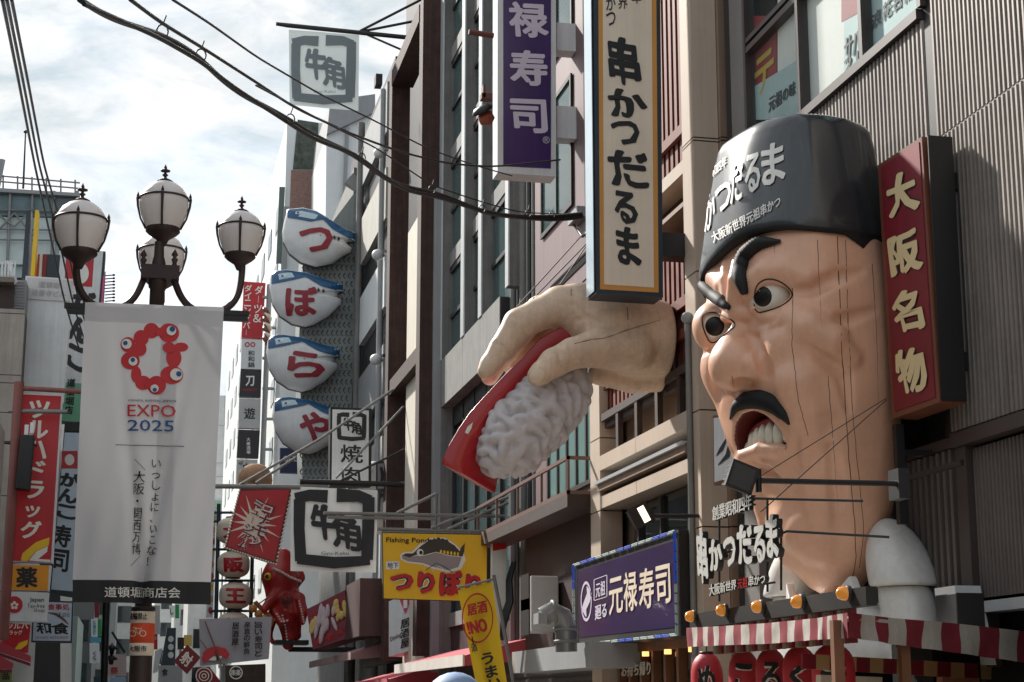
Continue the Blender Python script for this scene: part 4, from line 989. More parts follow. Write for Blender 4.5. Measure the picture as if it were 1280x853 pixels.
def fish(label, out, tb, bb2, off, txt, tq, dots):
    pl = YP(73.0); out = [(x + off[0], y + off[1]) for x, y in out]
    o0 = pl.at(sum(p[0] for p in out) / len(out), max(p[1] for p in out))
    t = thing('fish_lantern', label, 'lantern', o0, 'puffer fish lanterns of the fish restaurant')
    c = np.array([np.mean([p[0] for p in out]), np.mean([p[1] for p in out])]) + np.array([-4, 0]); V = []; n = len(out); den = []
    for i in range(n):
        for k in range(3): den.append(np.array(out[i]) * (1 - k / 3) + np.array(out[(i + 1) % n]) * k / 3)
    n = len(den); prof_ = [(1.0, -.35), (1.0, .0), (.985, .10), (.94, .22), (.85, .36), (.7, .49), (.5, .58), (.25, .63), (.02, .645)]
    for s, h in prof_:
        for p in den: V.append(pl.at(*(c + (p - c) * s), h))
    m = MB(); m.add(V, [(j * n + i, j * n + (i + 1) % n, (j + 1) * n + (i + 1) % n, (j + 1) * n + i) for j in range(1, len(prof_) - 1) for i in range(n)], M_fish, True)
    m.add(V, [(i, (i + 1) % n, n + (i + 1) % n, n + i) for i in range(n)] + [tuple(range(n - 1, -1, -1))], M_fedge)
    b = m.build('body', t); h = hitter(b); inset = lambda p: tuple(c + (np.array(p) - c) * .975)
    tb = [inset((x + off[0], y + off[1])) for x, y in tb]; bb2 = [(x + off[0], y + off[1]) for x, y in bb2]; bb2 = [inset(p) for p in bb2]
    m = MB(); tt = np.linspace(0, 1, 28); u = np.linspace(0, 1, len(tb))
    T = np.stack([np.interp(tt, u, [p[k] for p in tb]) for k in (0, 1)], 1); B = np.stack([np.interp(tt, u, [p[k] for p in bb2]) for k in (0, 1)], 1)
    for i in range(27):
        for j in range(4):
            q = [T[i] + (B[i] - T[i]) * j / 4, T[i + 1] + (B[i + 1] - T[i + 1]) * j / 4, T[i + 1] + (B[i + 1] - T[i + 1]) * (j + 1) / 4, T[i] + (B[i] - T[i]) * (j + 1) / 4]
            w = [h(p[0], p[1], .03) for p in q]
            if all(x is not None for x in w): m.add(w, [(0, 1, 2, 3)], M_pale if (4 < i < 12 and 0 < j < 3 and off[1] < 300) else M_blue)
    m.build('back_marking', t)
    m = MB(); text(m, txt, None, [(x + off[0], y + off[1]) for x, y in tq], M_crim, .04, .06, warp=.03, hit=h)
    for x, y in dots:
        w = [h(x + off[0] + 2 * math.cos(k), y + off[1] + 3 * math.sin(k), .04) for k in (0, 1.5, 3, 4.5)]
        if all(q is not None for q in w): m.add(w, [(0, 1, 2, 3)], M_fedge)
    m.build('lettering', t)
    e = (346 + off[0], 345 + off[1]) if out[0][0] < 350 else (365, 266)
    w = [h(e[0] + 8 + 4 * math.cos(k * .8), e[1] + 1 + 2 * math.sin(k * .8), .05) for k in range(8)]
    m = MB()
    if all(q is not None for q in w): m.add(w, [tuple(range(8))], M_fish)
    w = [h(e[0] + 7.5 + 1.6 * math.cos(k * .8), e[1] + 1 + 1.2 * math.sin(k * .8), .07) for k in range(8)]
    if all(q is not None for q in w): m.add(w, [tuple(range(8))], M_blue)
    m.build('eye', t)
fish('topmost tilted blue and white fish lantern lettered with a red つ', F1, T1, B1, (0, 0), 'つ', bx(374, 284, 416, 316), [(418, 297), (423, 299)])
fish('blue and white fish lantern lettered ぼ, second from the top', F2, T2, B2, (0, 0), 'ぼ', bx(356, 358, 397, 396), [(398, 363), (404, 364)])
fish('blue and white fish lantern lettered with a red ら', F2, T2, B2, (-4, 81), 'ら', bx(362, 358, 409, 392), [])
fish('lowest blue and white fish lantern lettered や, partly behind the grill sign', F2, T2, B2, (4, 159), 'や', bx(370, 356, 408, 394), [])
# ------------------------------------------------------------------ sign helpers
M_navy = mat('navy_frame', (38, 50, 62), .45, var=.15); M_gold = mat('gold_border', (206, 146, 70), .45, var=.08); M_crm = mat('sign_cream', (236, 220, 200), .45, var=.08, streak=.12)
M_purple = mat('sign_purple', (58, 32, 104), .32, var=.25, scale=.7, coat=.2, streak=.25, dirt=.12); M_lav = mat('letter_lavender', (206, 198, 214), .5, var=.04); M_ink = mat('brush_ink', (24, 24, 26), .5, var=.1)
M_sw = mat('sign_white', (224, 228, 230), .45, var=.08, streak=.16, dirt=.08); M_sred = mat('sign_red', (190, 30, 40), .42, var=.14, streak=.15); M_letter = mat('letter_pale', (232, 226, 214), .5, var=.03)
M_dred = mat('sign_dark_red', (126, 24, 40), .5, var=.16, streak=.2); M_brf = mat('brown_frame', (116, 68, 50), .45, var=.15); M_tan = mat('letter_cream', (230, 208, 160), .5, var=.05); M_cloth = mat('banner_cloth', (206, 205, 207), .8, var=.06, scale=1.0)
thin_cloth(M_cloth, .06); M_iron = mat('lamp_iron', (58, 44, 42), .5, metal=.3, var=.2, scale=6); M_globe = thin_cloth(mat('lamp_globe', (232, 226, 224), .35, var=.05, coat=.2), .15); M_logo = mat('logo_red', (200, 44, 52), .6, var=.03); M_lblue = mat('logo_blue', (24, 84, 138), .6, var=.03)
M_pole = mat('steel_pole', (128, 128, 126), .45, metal=.3, var=.2); M_wire = mat('cable_black', (22, 26, 30), .5, var=.1); M_ylw = mat('sign_yellow', (232, 190, 40), .6, var=.08)
def sbase(pl, quad, depth):
    ps = [pl.at(*p) for p in quad]; c = np.mean(ps, 0) - pl.n * depth / 2; return (c[0], c[1], min(p[2] for p in ps))
def sign(name, label, cat, pl, quad, depth, face, frame=None, inner=None, group=None):
    t = thing(name, label, cat, sbase(pl, quad, depth), group)
    m = MB()
    if frame is None: m.slab(pl, quad, 0, -depth, face); m.build('panel', t)
    else:
        m.slab(pl, quad, 0, -depth, frame); m.build('frame', t)
        m = MB(); m.slab(pl, inner, .012, -.01, face); m.build('panel', t)
    return t
def letters(t, pl, jobs, name='lettering'):
    m = MB()
    for j in jobs: text(m, j[0], pl, j[1], j[2], **(j[3] if len(j) > 3 else {}))
    return m.build(name, t)
O2 = dict(off=.018)
# ------------------------------------------------------------------ tall cream skewer sign
pl = YP(26.0); q = [(741, -150), (824, -150), (829, 372), (745, 367)]
Xl = pl.at(742, 200)[0]; dp = PX(732, 200, Xl)[1] - 26.0
t = sign('hanging_sign', 'tall cream hanging sign with gold border and black brush letters beside the chef cap', 'sign', pl, q, dp, M_gold, M_navy, [(747, -146), (819, -146), (823, 366), (750, 362)])
m = MB(); m.slab(pl, [(752.5, -140), (813, -140), (817, 360), (755, 356)], .02, .008, M_crm); m.build('centre_panel', t)
m = MB(); m.prism([(Xl - .012, 26.03, pl.at(742, 366)[2] + .03), (Xl - .012, 26 + dp - .02, pl.at(742, 366)[2] + .03), (Xl - .012, 26 + dp - .02, pl.at(742, -150)[2]), (Xl - .012, 26.03, pl.at(742, -150)[2])], (.01, 0, 0), mat('side_pale_blue', (188, 206, 216), .3, var=.1)); m.build('side_panel', t)
o = dict(off=.026, bold=.06, warp=.10)
letters(t, pl, [('串', bx(758, 47, 798, 108), M_ink, o), ('か', bx(759, 112, 807, 149), M_ink, o), ('つ', bx(763, 151, 799, 183), M_ink, o), ('だ', bx(759, 189, 811, 236), M_ink, o), ('る', bx(766, 239, 795, 281), M_ink, o), ('ま', bx(769, 284, 799, 334), M_ink, o),
    ('元祖串かつ', bx(757, -62, 769, 34), M_ink, dict(off=.026, bold=.02, vert=True)), ('大阪新世界', bx(772, -78, 784, 13), M_ink, dict(off=.026, bold=.02, vert=True)), ('創業昭和四年', bx(789, -88, 801, 6), M_ink, dict(off=.026, bold=.02, vert=True))])
m = MB(); m.box(pl.at(826, 300)[0], 9.0, 26.1, 26.1 + min(dp, .4), PY(826, 317, 26)[2], PY(826, 288, 26)[2], M_black); m.build('bracket', t)
# ------------------------------------------------------------------ purple hanging sushi sign
pl = YP(34.0); q = [(622, -120), (695, -120), (695, 221), (622, 216)]; Xl = pl.at(622, 100)[0]; dp = PX(616, 100, Xl)[1] - 34
t = sign('hanging_sign', 'tall purple hanging sign with pale lavender letters and a white frame', 'sign', pl, q, dp, M_purple, M_sw, [(629, -110), (688.5, -110), (688.5, 211), (629, 208)])
o = dict(off=.02, bold=.048, warp=.04)
letters(t, pl, [('元', bx(634, -66, 683, -12), M_lav, o), ('禄', bx(635, 3, 684, 48), M_lav, o), ('寿', bx(636, 63, 684, 108), M_lav, o), ('司', bx(637, 124, 683, 167), M_lav, o), ('®', bx(678, 171, 687, 180), M_lav, dict(off=.02, bold=.0))])
for a, b in ((28, 66), (132, 175)): m = MB(); m.ybox((696, a), (738, b), 34.15, 34.55, M_sw); m.build('bracket', t)
# ------------------------------------------------------------------ red flush sign
pl = XP(8.54); q = [(1097, 207), (1152, 171), (1174, 503), (1115, 524)]
t = sign('wall_sign', 'dark red vertical wall sign with four cream brush characters on the corrugated wall', 'sign', pl, q, .32, M_dred, M_brf, [(1102, 209), (1149.5, 178), (1170, 497), (1119, 515)])
m = MB(); ps = [pl.at(1152, 171), pl.at(1174, 503)]; y = min(ps[0][1], ps[1][1]) - .004; m.box(8.56, 8.86, y - .02, y, ps[1][2] + .02, ps[0][2] - .02, M_black); m.box(8.86, 9.0, y + .1, y + .3, ps[1][2] + .4, ps[1][2] + .6, M_black); m.box(8.86, 9.0, y + .1, y + .3, ps[0][2] - .6, ps[0][2] - .4, M_black); m.build('side_panel', t)
cells = [('大', [(1109, 226), (1146, 204), (1149, 259), (1111, 281)]), ('阪', [(1111, 300), (1150, 278), (1153, 334), (1114, 353)]), ('名', [(1116, 372), (1150, 352), (1156, 408), (1119, 425)]), ('物', [(1120, 443), (1158, 426), (1160, 484), (1124, 502)])]
letters(t, pl, [(c, k, M_ink, dict(off=.016, bold=.10, warp=.11)) for c, k in cells] + [(c, k, M_tan, dict(off=.021, bold=.058, warp=.11)) for c, k in cells])
# ------------------------------------------------------------------ purple neon framed sign
pl = XP(8.3); q = [(717, 706), (848, 662), (851, 795), (719, 809)]
t = sign('neon_sign', 'wide purple shop sign framed with blue and white neon tubes above the sushi shop door', 'sign', pl, q, .68, mat('sign_purple_dark', (44, 26, 76), .3, var=.25, scale=1.5, coat=.3), M_black, [(723, 714), (844.5, 676), (846, 784), (724.5, 797)])
o = dict(off=.02, bold=.03, warp=.03)
letters(t, pl, [('元', [(762.5, 725), (780, 718), (780, 765), (762.5, 771)], M_crm, o), ('禄', [(781, 717), (797.5, 711), (798, 762), (781, 767)], M_crm, o), ('寿', [(800, 713), (819, 707), (819, 758), (800, 765)], M_crm, o), ('司', [(821, 709), (839, 703), (840, 752), (822, 760)], M_crm, o),
    ('元祖', [(746, 729), (758, 725), (758, 744), (746, 748)], M_lav, dict(off=.02, bold=.02)), ('廻る', [(745, 758), (760, 753), (760, 772), (745, 776)], M_lav, dict(off=.02, bold=.03))])
m = MB(); m.ring(pl, (734, 752), 5.8, 6.8, .02, M_lav, ry=3.7); m.stroke(pl, [(735, 733), (738, 742), (735, 752), (731, 762), (734, 771)], [1, 6, 7, 6, 1], .02, M_lav)
for a, b in (((744, 725), (760, 719)), ((760, 719), (760, 746)), ((760, 746), (744, 751)), ((744, 751), (744, 725))): m.stroke(pl, [a, b], .9, .021, M_lav)
m.build('emblem', t)
nb = mat('neon_blue', (36, 76, 180), .3, var=0, emit=.15); nw = mat('neon_white', (170, 186, 182), .3, var=0)
m = MB(); cs = q
for k in range(4):
    a, b = np.array(cs[k], float), np.array(cs[(k + 1) % 4], float); cen = np.mean(np.array(cs), 0); n_ = 14 if k % 2 == 0 else 10
    for rr in (.985, .955):
        a2, b2 = cen + (a - cen) * rr, cen + (b - cen) * rr
        for i in range(n_):
            p0, p1 = a2 + (b2 - a2) * (i + .08) / n_, a2 + (b2 - a2) * (i + .92) / n_
            blue = (i % 5 in (1, 2)) if k % 2 == 0 else (i < 5 if k == 1 else i > 6)
            m.tube([pl.at(*p0, .04), pl.at(*p1, .04)], .014, nb if blue else nw, 5)
m.build('neon_tube', t)
# ------------------------------------------------------------------ letter sign in front of the chin
pl = Pl(PX(925, 690, 6.0), (-1, -.22, 0))
deep_mat = mat('letter_side', (40, 38, 38), .5)
t = thing("letter_sign", "white cut out letters on a thin metal frame in front of the chef chin", 'sign', PX(925, 755, 6.1))
o = dict(off=.03, bold=.075, warp=.08, deep=.07)
letters(t, pl, [('創業昭和四年', [(893, 634), (943, 616), (943, 637), (894, 652)], M_wt, dict(off=.03, bold=.03, deep=.05)), ('串', [(873, 664), (887, 662), (888, 730), (875, 732)], M_wt, o), ('か', [(889, 676), (906, 672), (906, 712), (890, 718)], M_wt, o), ('つ', [(907, 672), (923, 668), (923, 706), (908, 714)], M_wt, o),
    ('だ', [(924, 658), (944, 653), (944, 704), (925, 710)], M_wt, o), ('る', [(944, 660), (960, 652), (960, 702), (946, 708)], M_wt, o), ('ま', [(960, 646), (975, 638), (976, 698), (961, 702)], M_wt, o),
    ('大阪新世界', [(889, 731), (924, 724), (924, 737), (890, 746)], M_wt, dict(off=.03, bold=.03, deep=.05)), ('元祖', [(925, 724), (938, 721), (938, 734), (925, 737)], M_sred, dict(off=.03, bold=.03, deep=.05)), ('串かつ', [(939, 720), (960, 717), (960, 730), (939, 734)], M_wt, dict(off=.03, bold=.03, deep=.05))])
deep_mat = None
m = MB()
for a, b in (((893, 648), (893, 752)), ((923, 642), (923, 748)), ((953, 622), (953, 740)), ((970, 650), (970, 738)), ((875, 700), (978, 664)), ((888, 740), (962, 728))): m.tube([pl.at(*a, -.06), pl.at(*b, -.06)], .012, M_steel_dk, 6)
m.tube([pl.at(935, 623, -.05), pl.at(984, 621, -.9)], .014, M_steel_dk, 6); m.tube([pl.at(977, 664, -.05), pl.at(1015, 667, -.9)], .014, M_steel_dk, 6)
m.build('frame', t)
# ------------------------------------------------------------------ stall roof beam with amber lamps
X6 = XP(6.0); pb0, pb1 = X6.at(872, 767), X6.at(1082, 733)
st = thing('food_stall', 'street food stall under a red and white striped awning below the chef', 'stall', (7.2, 15.5, 0))
m = MB(); zt_ = pb1[2]; m.box(6.0, 6.1, pb1[1], PX(862, 770, 6.0)[1], zt_ - .16, zt_, M_black); m.build('roof_beam', st)
M_amb = mat('amber_lamp', (238, 150, 40), .15, var=.1, coat=.5, emit=.08)
for px, py in ((866, 770), (905, 764), (950, 758), (1000, 751), (1058, 743)):
    c = PX(px, py + random.uniform(-1, 1), 5.97); m = MB(); m.lathe(c, [(.06, -.02), (.064, .03), (.048, .075), (.0, .095)], M_amb, 12, (-1, random.uniform(-.25, .25), random.uniform(-.2, .1))); m.lathe(c, [(.07, -.03), (.07, 0), (.06, .005)], M_black, 12, (-1, 0, 0)); m.build('amber_lamp', st)
cY_ = XP(5.9).at(1059, 767)[1]; m = MB()
for k in range(22):
    y = cY_ + .4 + k * .17; m.box(6.08, 6.16, y, y + .085, zt_ - .45, zt_ - .14, mat('stall_slat', (150, 130, 110), .7) if k % 2 else M_dred)
m.build('slat_screen', st)
M_st = [mat('awning_red', (130, 34, 48), .85, var=.2, scale=4), mat('awning_white', (190, 184, 176), .85, var=.08, dirt=.25)]
def valance(pl, top, bot, n, wave=.03):
    m = MB(); top = np.array(top, float); bot = np.array(bot, float); tt = np.linspace(0, 1, n * 4 + 1)
    u = np.linspace(0, 1, len(top)); T = np.stack([np.interp(tt, u, top[:, k]) for k in (0, 1)], 1); B = np.stack([np.interp(tt, u, bot[:, k]) for k in (0, 1)], 1)
    R_ = 5
    for i in range(n * 4):
        mt = M_st[(i // 4) % 2]
        g = []
        for j in range(R_ + 1):
            for q in (i, i + 1):
                p = T[q] + (B[q] - T[q]) * j / R_; w = wave * math.sin(q * .9 + .5 * math.sin(q * .31)) * j / R_ + .4 * wave * math.sin(q * .37 + j)
                g.append(pl.at(p[0], p[1], w))
        m.add(g, [(2 * j, 2 * j + 1, 2 * j + 3, 2 * j + 2) for j in range(R_)], mt, True)
    return m
plF = XP(5.9); corner = plF.at(1059, 767)
valance(plF, [(858, 785), (900, 783), (960, 779), (1020, 773), (1059, 766)], [(859, 809), (900, 807), (960, 805), (1020, 800), (1061, 798)], 25, .008).build('awning_front', st)
plS = Pl(corner, (.678, -.735, 0))
valance(plS, [(1059, 766), (1120, 773), (1200, 780), (1285, 790), (1330, 796)], [(1062, 797), (1120, 806), (1200, 817), (1285, 829), (1330, 836)], 14, .018).build('awning_side', st)
zc_ = corner[2]; cY = corner[1]; back = plS.at(1330, 796); fr_ = plF.at(858, 785)
m = MB(); m.prism([(5.93, cY + .02, zc_ - .02), (back[0], back[1] + .1, zc_ - .02), (9.0, back[1] + 3, zc_ + .02), (9.0, fr_[1], zc_ + .02), (5.93, fr_[1], zc_ - .02)], (0, 0, -.03), M_st[1]); m.build('awning_roof', st)
for px in (1067, 1149):
    p = plS.at(px, 810, -.15); m = MB(); m.box(p[0] - .045, p[0] + .045, p[1] - .04, p[1] + .04, 0, zc_ - .05, M_wood); m.build('post', st)
m = MB(); m.box(8.3, 8.4, cY + 3.4, fr_[1], 0, zc_ - .1, M_dark_in); m.box(8.4, 8.95, cY + 3.6, cY + 3.7, 0, zc_ - .1, M_dark_in); m.build('back_wall', st)
m = MB()
for k in range(14): m.slab(plS, [(1083 + k * 16, 816 + k), (1099 + k * 16, 817 + k), (1099 + k * 16, 836 + k), (1083 + k * 16, 835 + k)], -.6, -.62, mat('inner_stripe_lit', (176, 140, 92), .8) if k % 2 else M_dred)  # light coming through the awning stripes is put into the tan colour
m.build('inner_valance', st)
m = MB(); m.slab(plS, [(1105, 843), (1178, 846), (1178, 900), (1105, 900)], -.6, -.65, mat('menu_board', (205, 190, 170), .6)); m.slab(plS, [(1215, 846), (1260, 848), (1260, 900), (1215, 900)], -.3, -.36, M_wood); m.build('menu_board', st)
M_lan = mat('lantern_red', (186, 44, 56), .55, var=.1, scale=5); M_lanw = mat('lantern_white', (226, 210, 190), .6, var=.06)
def lantern(label, pl, c, rx, ry, ch, body, inkm, outl, group, bulge=True, bold=.05):
    p = pl.at(*c); s = np.linalg.norm(pl.at(c[0], c[1] + 1) - pl.at(*c)); R = rx * s; Hh = ry * s
    if abs(pl.n[0]) > .9: R = rx * np.linalg.norm(PY(c[0] + 1, c[1], p[1]) - PY(*c, p[1]))
    t = thing('paper_lantern', label, 'lantern', (p[0], p[1], p[2] - Hh), group)
    prof_ = []
    for k in range(41):
        f = -1 + 2 * k / 40; r = R * (1 - abs(f) ** 3.2) ** .5 if abs(f) < 1 else 0; r = max(r, R * .42); prof_.append((r * (1 + .022 * (k % 2)), f * Hh))
    m = MB(); m.lathe(p, prof_, body, 32); b = m.build('paper_shade', t)
    m = MB(); m.lathe(p, [(0, -Hh - .04 * Hh), (R * .44, -Hh - .04 * Hh), (R * .46, -Hh + .04 * Hh), (R * .42, -Hh + .05 * Hh)], M_black, 20); m.build('rim', t)
    m = MB(); m.lathe(p, [(R * .42, Hh - .05 * Hh), (R * .46, Hh - .04 * Hh), (R * .44, Hh + .04 * Hh), (0, Hh + .04 * Hh)], M_black, 20); m.build('rim', t)
    h = hitter(b); m = MB()
    if outl: text(m, ch, None, bx(c[0] - rx * .62, c[1] - ry * .55, c[0] + rx * .62, c[1] + ry * .55), outl, off=.012, bold=bold + .05, hit=h, warp=.03)
    text(m, ch, None, bx(c[0] - rx * .62, c[1] - ry * .55, c[0] + rx * .62, c[1] + ry * .55), inkm, off=.018, bold=bold, hit=h, warp=.03)
    m.build('lettering', t)
    m = MB(); m.tube([p + np.array([0, 0, Hh]), p + np.array([0, 0, Hh + .12])], .008, M_steel_dk, 5); m.build('hook', t)
gl = 'red paper lanterns under the striped awning'
for (c, rx, ry, ch, lb) in (((884, 851), 19, 35, 'ぬ', 'red paper lantern lettered ぬ, farthest left under the striped awning'), ((930, 849), 18, 36, 'こ', 'red paper lantern lettered こ under the striped awning'), ((964, 847), 18, 36, 'る', 'red paper lantern lettered る under the striped awning'),
                            ((1000, 846), 20, 38, 'く', 'red paper lantern lettered く under the striped awning'), ((1042, 845), 25, 40, 'ま', 'largest red paper lantern, lettered ま, beside the wooden awning post')):
    lantern(lb, XP(6.35), c, rx, ry, ch, M_lan, M_ink, M_letter, gl)
# ------------------------------------------------------------------ flood lights
def flood(label, Y, c, w, bar, lit, tilt):
    p = PY(*c, Y); t = thing('flood_light', label, 'lamp', p)
    m = MB(); s = np.linalg.norm(PY(c[0] + 1, c[1], Y) - p); a = w * s / 2
    R_ = Matrix.Rotation(tilt, 3, 'Y')
    def tr(v): return p + np.array(R_ @ Vector(v))
    V = [tr((x * a * (1 if y < 0 else .75), y * a * .7, z * a * (1 if y < 0 else .75))) for x in (-1, 1) for y in (-1, 1) for z in (-1, 1)]
    m.add(V, [(0, 1, 3, 2), (4, 6, 7, 5), (0, 4, 5, 1), (2, 3, 7, 6), (0, 2, 6, 4), (1, 5, 7, 3)], M_black)
    for k in range(5): m.add([tr((x * a * .8 , y, (-.7 + k * .35 + dz) * a)) for x in (-1, 1) for y, dz in ((a * .52, 0), (a * .9, 0), (a * .9, .1), (a * .52, .1))], [(0, 1, 2, 3), (4, 7, 6, 5), (0, 4, 5, 1), (1, 5, 6, 2), (2, 6, 7, 3)], M_black)
    m.build('housing', t)
    m = MB(); V = [tr((x * a * .8, -a * .71, z * a * .8)) for x, z in (((-1, -1), (1, -1), (1, 1), (-1, 1)) if not lit else ((-.1, -1), (.75, -1), (.75, .9), (-.1, .9)))]; m.add(V, [(0, 1, 2, 3)], mat('lamp_lit', (255, 236, 200), .3, var=0, emit=1.1) if lit else mat('lamp_glass_dark', (50, 52, 56), .15)); m.build('lens', t)
    m = MB(); pts = [PY(x, y, Y + .1) for x, y in bar]; m.tube(pts, .03, M_black, 8); m.tube([pts[0] + np.array([0, 0, -.12]), pts[0] + np.array([0, 0, .12])], .035, M_black, 8); m.build('arm', t)
    m = MB(); e = pts[-1]; m.box(e[0] - .06, e[0] + .06, e[1] - .06, e[1] + .2, e[2] - .16, e[2] + .16, M_steel_dk); m.build('clamp', t)
flood('black flood light on a long bar crossing the chef jaw', 16.7, (924, 598), 34, [(948, 601), (1127, 605)], False, .35)
flood('lit flood light on an arm above the purple neon sign', 25.6, (799, 645), 26, [(815, 645), (890, 645)], True, -.5)
m = MB(); m.tube([PY(951, 640, 16.6), PY(1108, 500, 17.4)], .006, M_steel_dk, 5); m.tube([PY(935, 605, 16.6), PY(1108, 498, 17.5)], .005, M_steel_dk, 5); tag(m.build('stay_wire'), 'two thin stay wires slanting across the chef cheek to the red sign', 'wire')
m = MB(); e = PY(1128, 600, 18.4); m.box(e[0] - .05, e[0] + .05, 18.4, 18.5, PY(1128, 655, 18.4)[2], PY(1128, 530, 18.4)[2], M_black); m.box(e[0] - .02, e[0] + .02, 16.9, 18.4, e[2] - .03, e[2] + .03, M_black); m.box(e[0] + .05, 10.9, 18.42, 18.48, e[2] + .3, e[2] + .36, M_black); tag(m.build('steel_post'), 'dark steel post behind the chef jaw carrying the flood light bar', 'post')
p = PY(1203, 790, 17.0); m = MB(); m.box(p[0] - .1, p[0] + .22, 16.9, 17.4, 2.2, PY(1203, 742, 17)[2], M_black); tag(m.build('speaker_box', bevel=.01), 'black box speaker standing right of the chef white sleeve', 'speaker')
m = MB(); z0 = PY(1203, 785, 17.6)[2]; z1 = PY(1203, 733, 17.6)[2]; a_ = PY(1192, 760, 17.6)[0]; b_ = PY(1236, 760, 17.6)[0]; m.prism([(a_, 17.5, z0 - .4), (b_, 17.5, z0 - .4), (a_ + .28, 17.5, z1), (a_ - .02, 17.5, z1)], (0, .5, 0), M_white); tag(m.build('white_hood'), 'white sloping hood behind the black speaker by the corrugated wall', 'hood')
plw = XP(8.4); t = sign('wall_sign', 'narrow white sign with a black brush stroke half hidden by the chef jaw', 'sign', plw, [(891, 520), (925, 515), (925, 598), (892, 607)], .1, M_sw, M_brf, [(893, 523), (923, 518), (923, 594), (894, 603)])
m = MB(); m.stroke(plw, [(910, 548), (903, 562), (897, 570)], [2, 5, 1], .02, M_ink); m.stroke(plw, [(914, 552), (911, 570), (899, 582)], [3, 6, 1], .02, M_ink); m.build('lettering', t)
# ------------------------------------------------------------------ lamp post with banner (near)
YL = 14.5; PLL = YP(YL)
def l(x, y, dy=0.0): return PY(x, y, YL + dy)
lp = thing('street_lamp', 'ornate brown street lamp with four white acorn globes above the expo banner', 'lamp post', (l(190, 700)[0], YL, 0))
pcx = l(198, 330)[0]; cz = l(198, 280)[2]
m = MB(); m.lathe((pcx, YL, 0), [(.17, 0), (.17, .6), (.10, .75), (.088, 2.2), (.068, 2.4), (.062, l(0, 352)[2]), (.075, l(0, 350)[2]), (.075, l(0, 335)[2]), (.06, l(0, 318)[2]), (.045, l(0, 310)[2]), (.04, l(0, 292)[2])], M_iron, 20); m.build('pole', lp)
m = MB(); m.box(l(176, 343)[0], l(224, 343)[0], YL - .09, YL + .09, l(200, 351)[2], l(200, 334)[2], M_iron); m.build('hub_block', lp)
for x in (179, 218):
    m = MB(); m.lathe((l(x, 330)[0], YL - .02, l(x, 334)[2]), [(.025, 0), (.018, .03), (.03, .06), (.012, .08), (.03, .10), (.004, .15)], M_iron, 8); m.build('finial', lp)
def acorn(c, r, name='globe_lantern'):
    c = np.array(c)
    m = MB(); m.lathe(c, [(.0, 1.0 * r), (.25 * r, .985 * r), (.5 * r, .88 * r), (.75 * r, .68 * r), (.93 * r, .4 * r), (1.0 * r, .08 * r), (.985 * r, -.15 * r), (.9 * r, -.5 * r), (.76 * r, -.85 * r), (.62 * r, -1.12 * r)], M_globe, 32); gl_ = m.build('globe', lp)
    m = MB(); m.lathe(c, [(.68 * r, -1.0 * r), (.70 * r, -1.16 * r), (.56 * r, -1.3 * r), (.26 * r, -1.5 * r), (.14 * r, -1.75 * r)], M_iron, 24); m.build('cup', lp)
    m = MB(); m.lathe(c, [(1.0 * r, .21 * r), (1.03 * r, .23 * r), (1.01 * r, .29 * r), (.97 * r, .29 * r), (.97 * r, .21 * r)], M_iron, 32)
    for k in range(4):
        a = k * math.pi / 2 - 1.65; ca, sa = math.cos(a), math.sin(a)
        pts = [c + np.array([ca * q, sa * q, z]) * 1.0 for q, z in ((.70 * r, -1.05 * r), (.93 * r, -.6 * r), (1.05 * r, -.1 * r), (1.08 * r, .25 * r), (1.06 * r, .34 * r))]
        m.tube(pts, [.010, .009, .011, .013, .008], M_iron, 6); e = pts[-1]; m.lathe(e, [(.0, -.02), (.014, .0), (.0, .04)], M_iron, 8)
    m.build('cage', gl_)
    m = MB(); m.lathe(c, [(.30 * r, .97 * r), (.33 * r, 1.0 * r), (.2 * r, 1.08 * r), (.08 * r, 1.13 * r), (.06 * r, 1.2 * r), (.13 * r, 1.27 * r), (.06 * r, 1.33 * r), (.05 * r, 1.4 * r), (.2 * r, 1.43 * r), (.2 * r, 1.47 * r), (.06 * r, 1.5 * r), (.07 * r, 1.58 * r), (.0, 1.75 * r)], M_iron, 16); m.build('cap', gl_)
s_ = np.linalg.norm(l(201, 280) - l(200, 280))
acorn(l(205, 256), 31 * s_); acorn(l(101, 282, -.3), 31.5 * s_); acorn(l(301, 291, .3), 29 * s_); acorn(l(202, 320, 1.2), 31 * s_)
def arm(px, dys):
    px = path(px, 24); pts = [l(x, y, d) for (x, y), d in zip(px, np.linspace(*dys, 24))]
    P3 = np.array(pts)
    for _ in range(4): P3[1:-1] = (P3[:-2] + 2 * P3[1:-1] + P3[2:]) / 4
    m = MB(); m.tube(list(P3), .03, M_iron, 10); m.build('arm', lp)
arm([(96, 322), (95, 345), (100, 366), (115, 382), (135, 388), (155, 385), (170, 372), (180, 348)], (-.3, 0)); arm([(303, 330), (302, 350), (298, 372), (284, 388), (262, 394), (240, 388), (226, 374), (217, 348)], (.3, 0)); arm([(202, 362), (202, 380), (200, 350)], (1.2, .1))
m = MB(); m.ybox((80, 384), (312, 389), YL - .22, YL - .16, M_black); m.ybox((84, 391), (310, 396), YL - .22, YL - .16, M_black); m.ybox((194, 384), (202, 396), YL - .16, YL, M_black); m.build('banner_bar', lp)
m = MB(); pz = pcx
for y0, y1, mt in ((757, 762, M_black), (763, 778, M_crm), (778, 803, mat('band_orange', (214, 74, 30), .6)), (803, 819, M_crm)): m.lathe((pcx, YL, 0), [(.094, l(0, y1)[2]), (.098, l(0, y1)[2] + .003), (.098, l(0, y0)[2] - .003), (.094, l(0, y0)[2])], mt, 24)
bn = m.build('notice_band', lp); hb_ = hitter(bn)
m = MB(); V = [hb_(x, y, .002) for x, y in ((161, 781), (173, 781), (184, 781), (184, 799), (173, 799), (161, 799))]
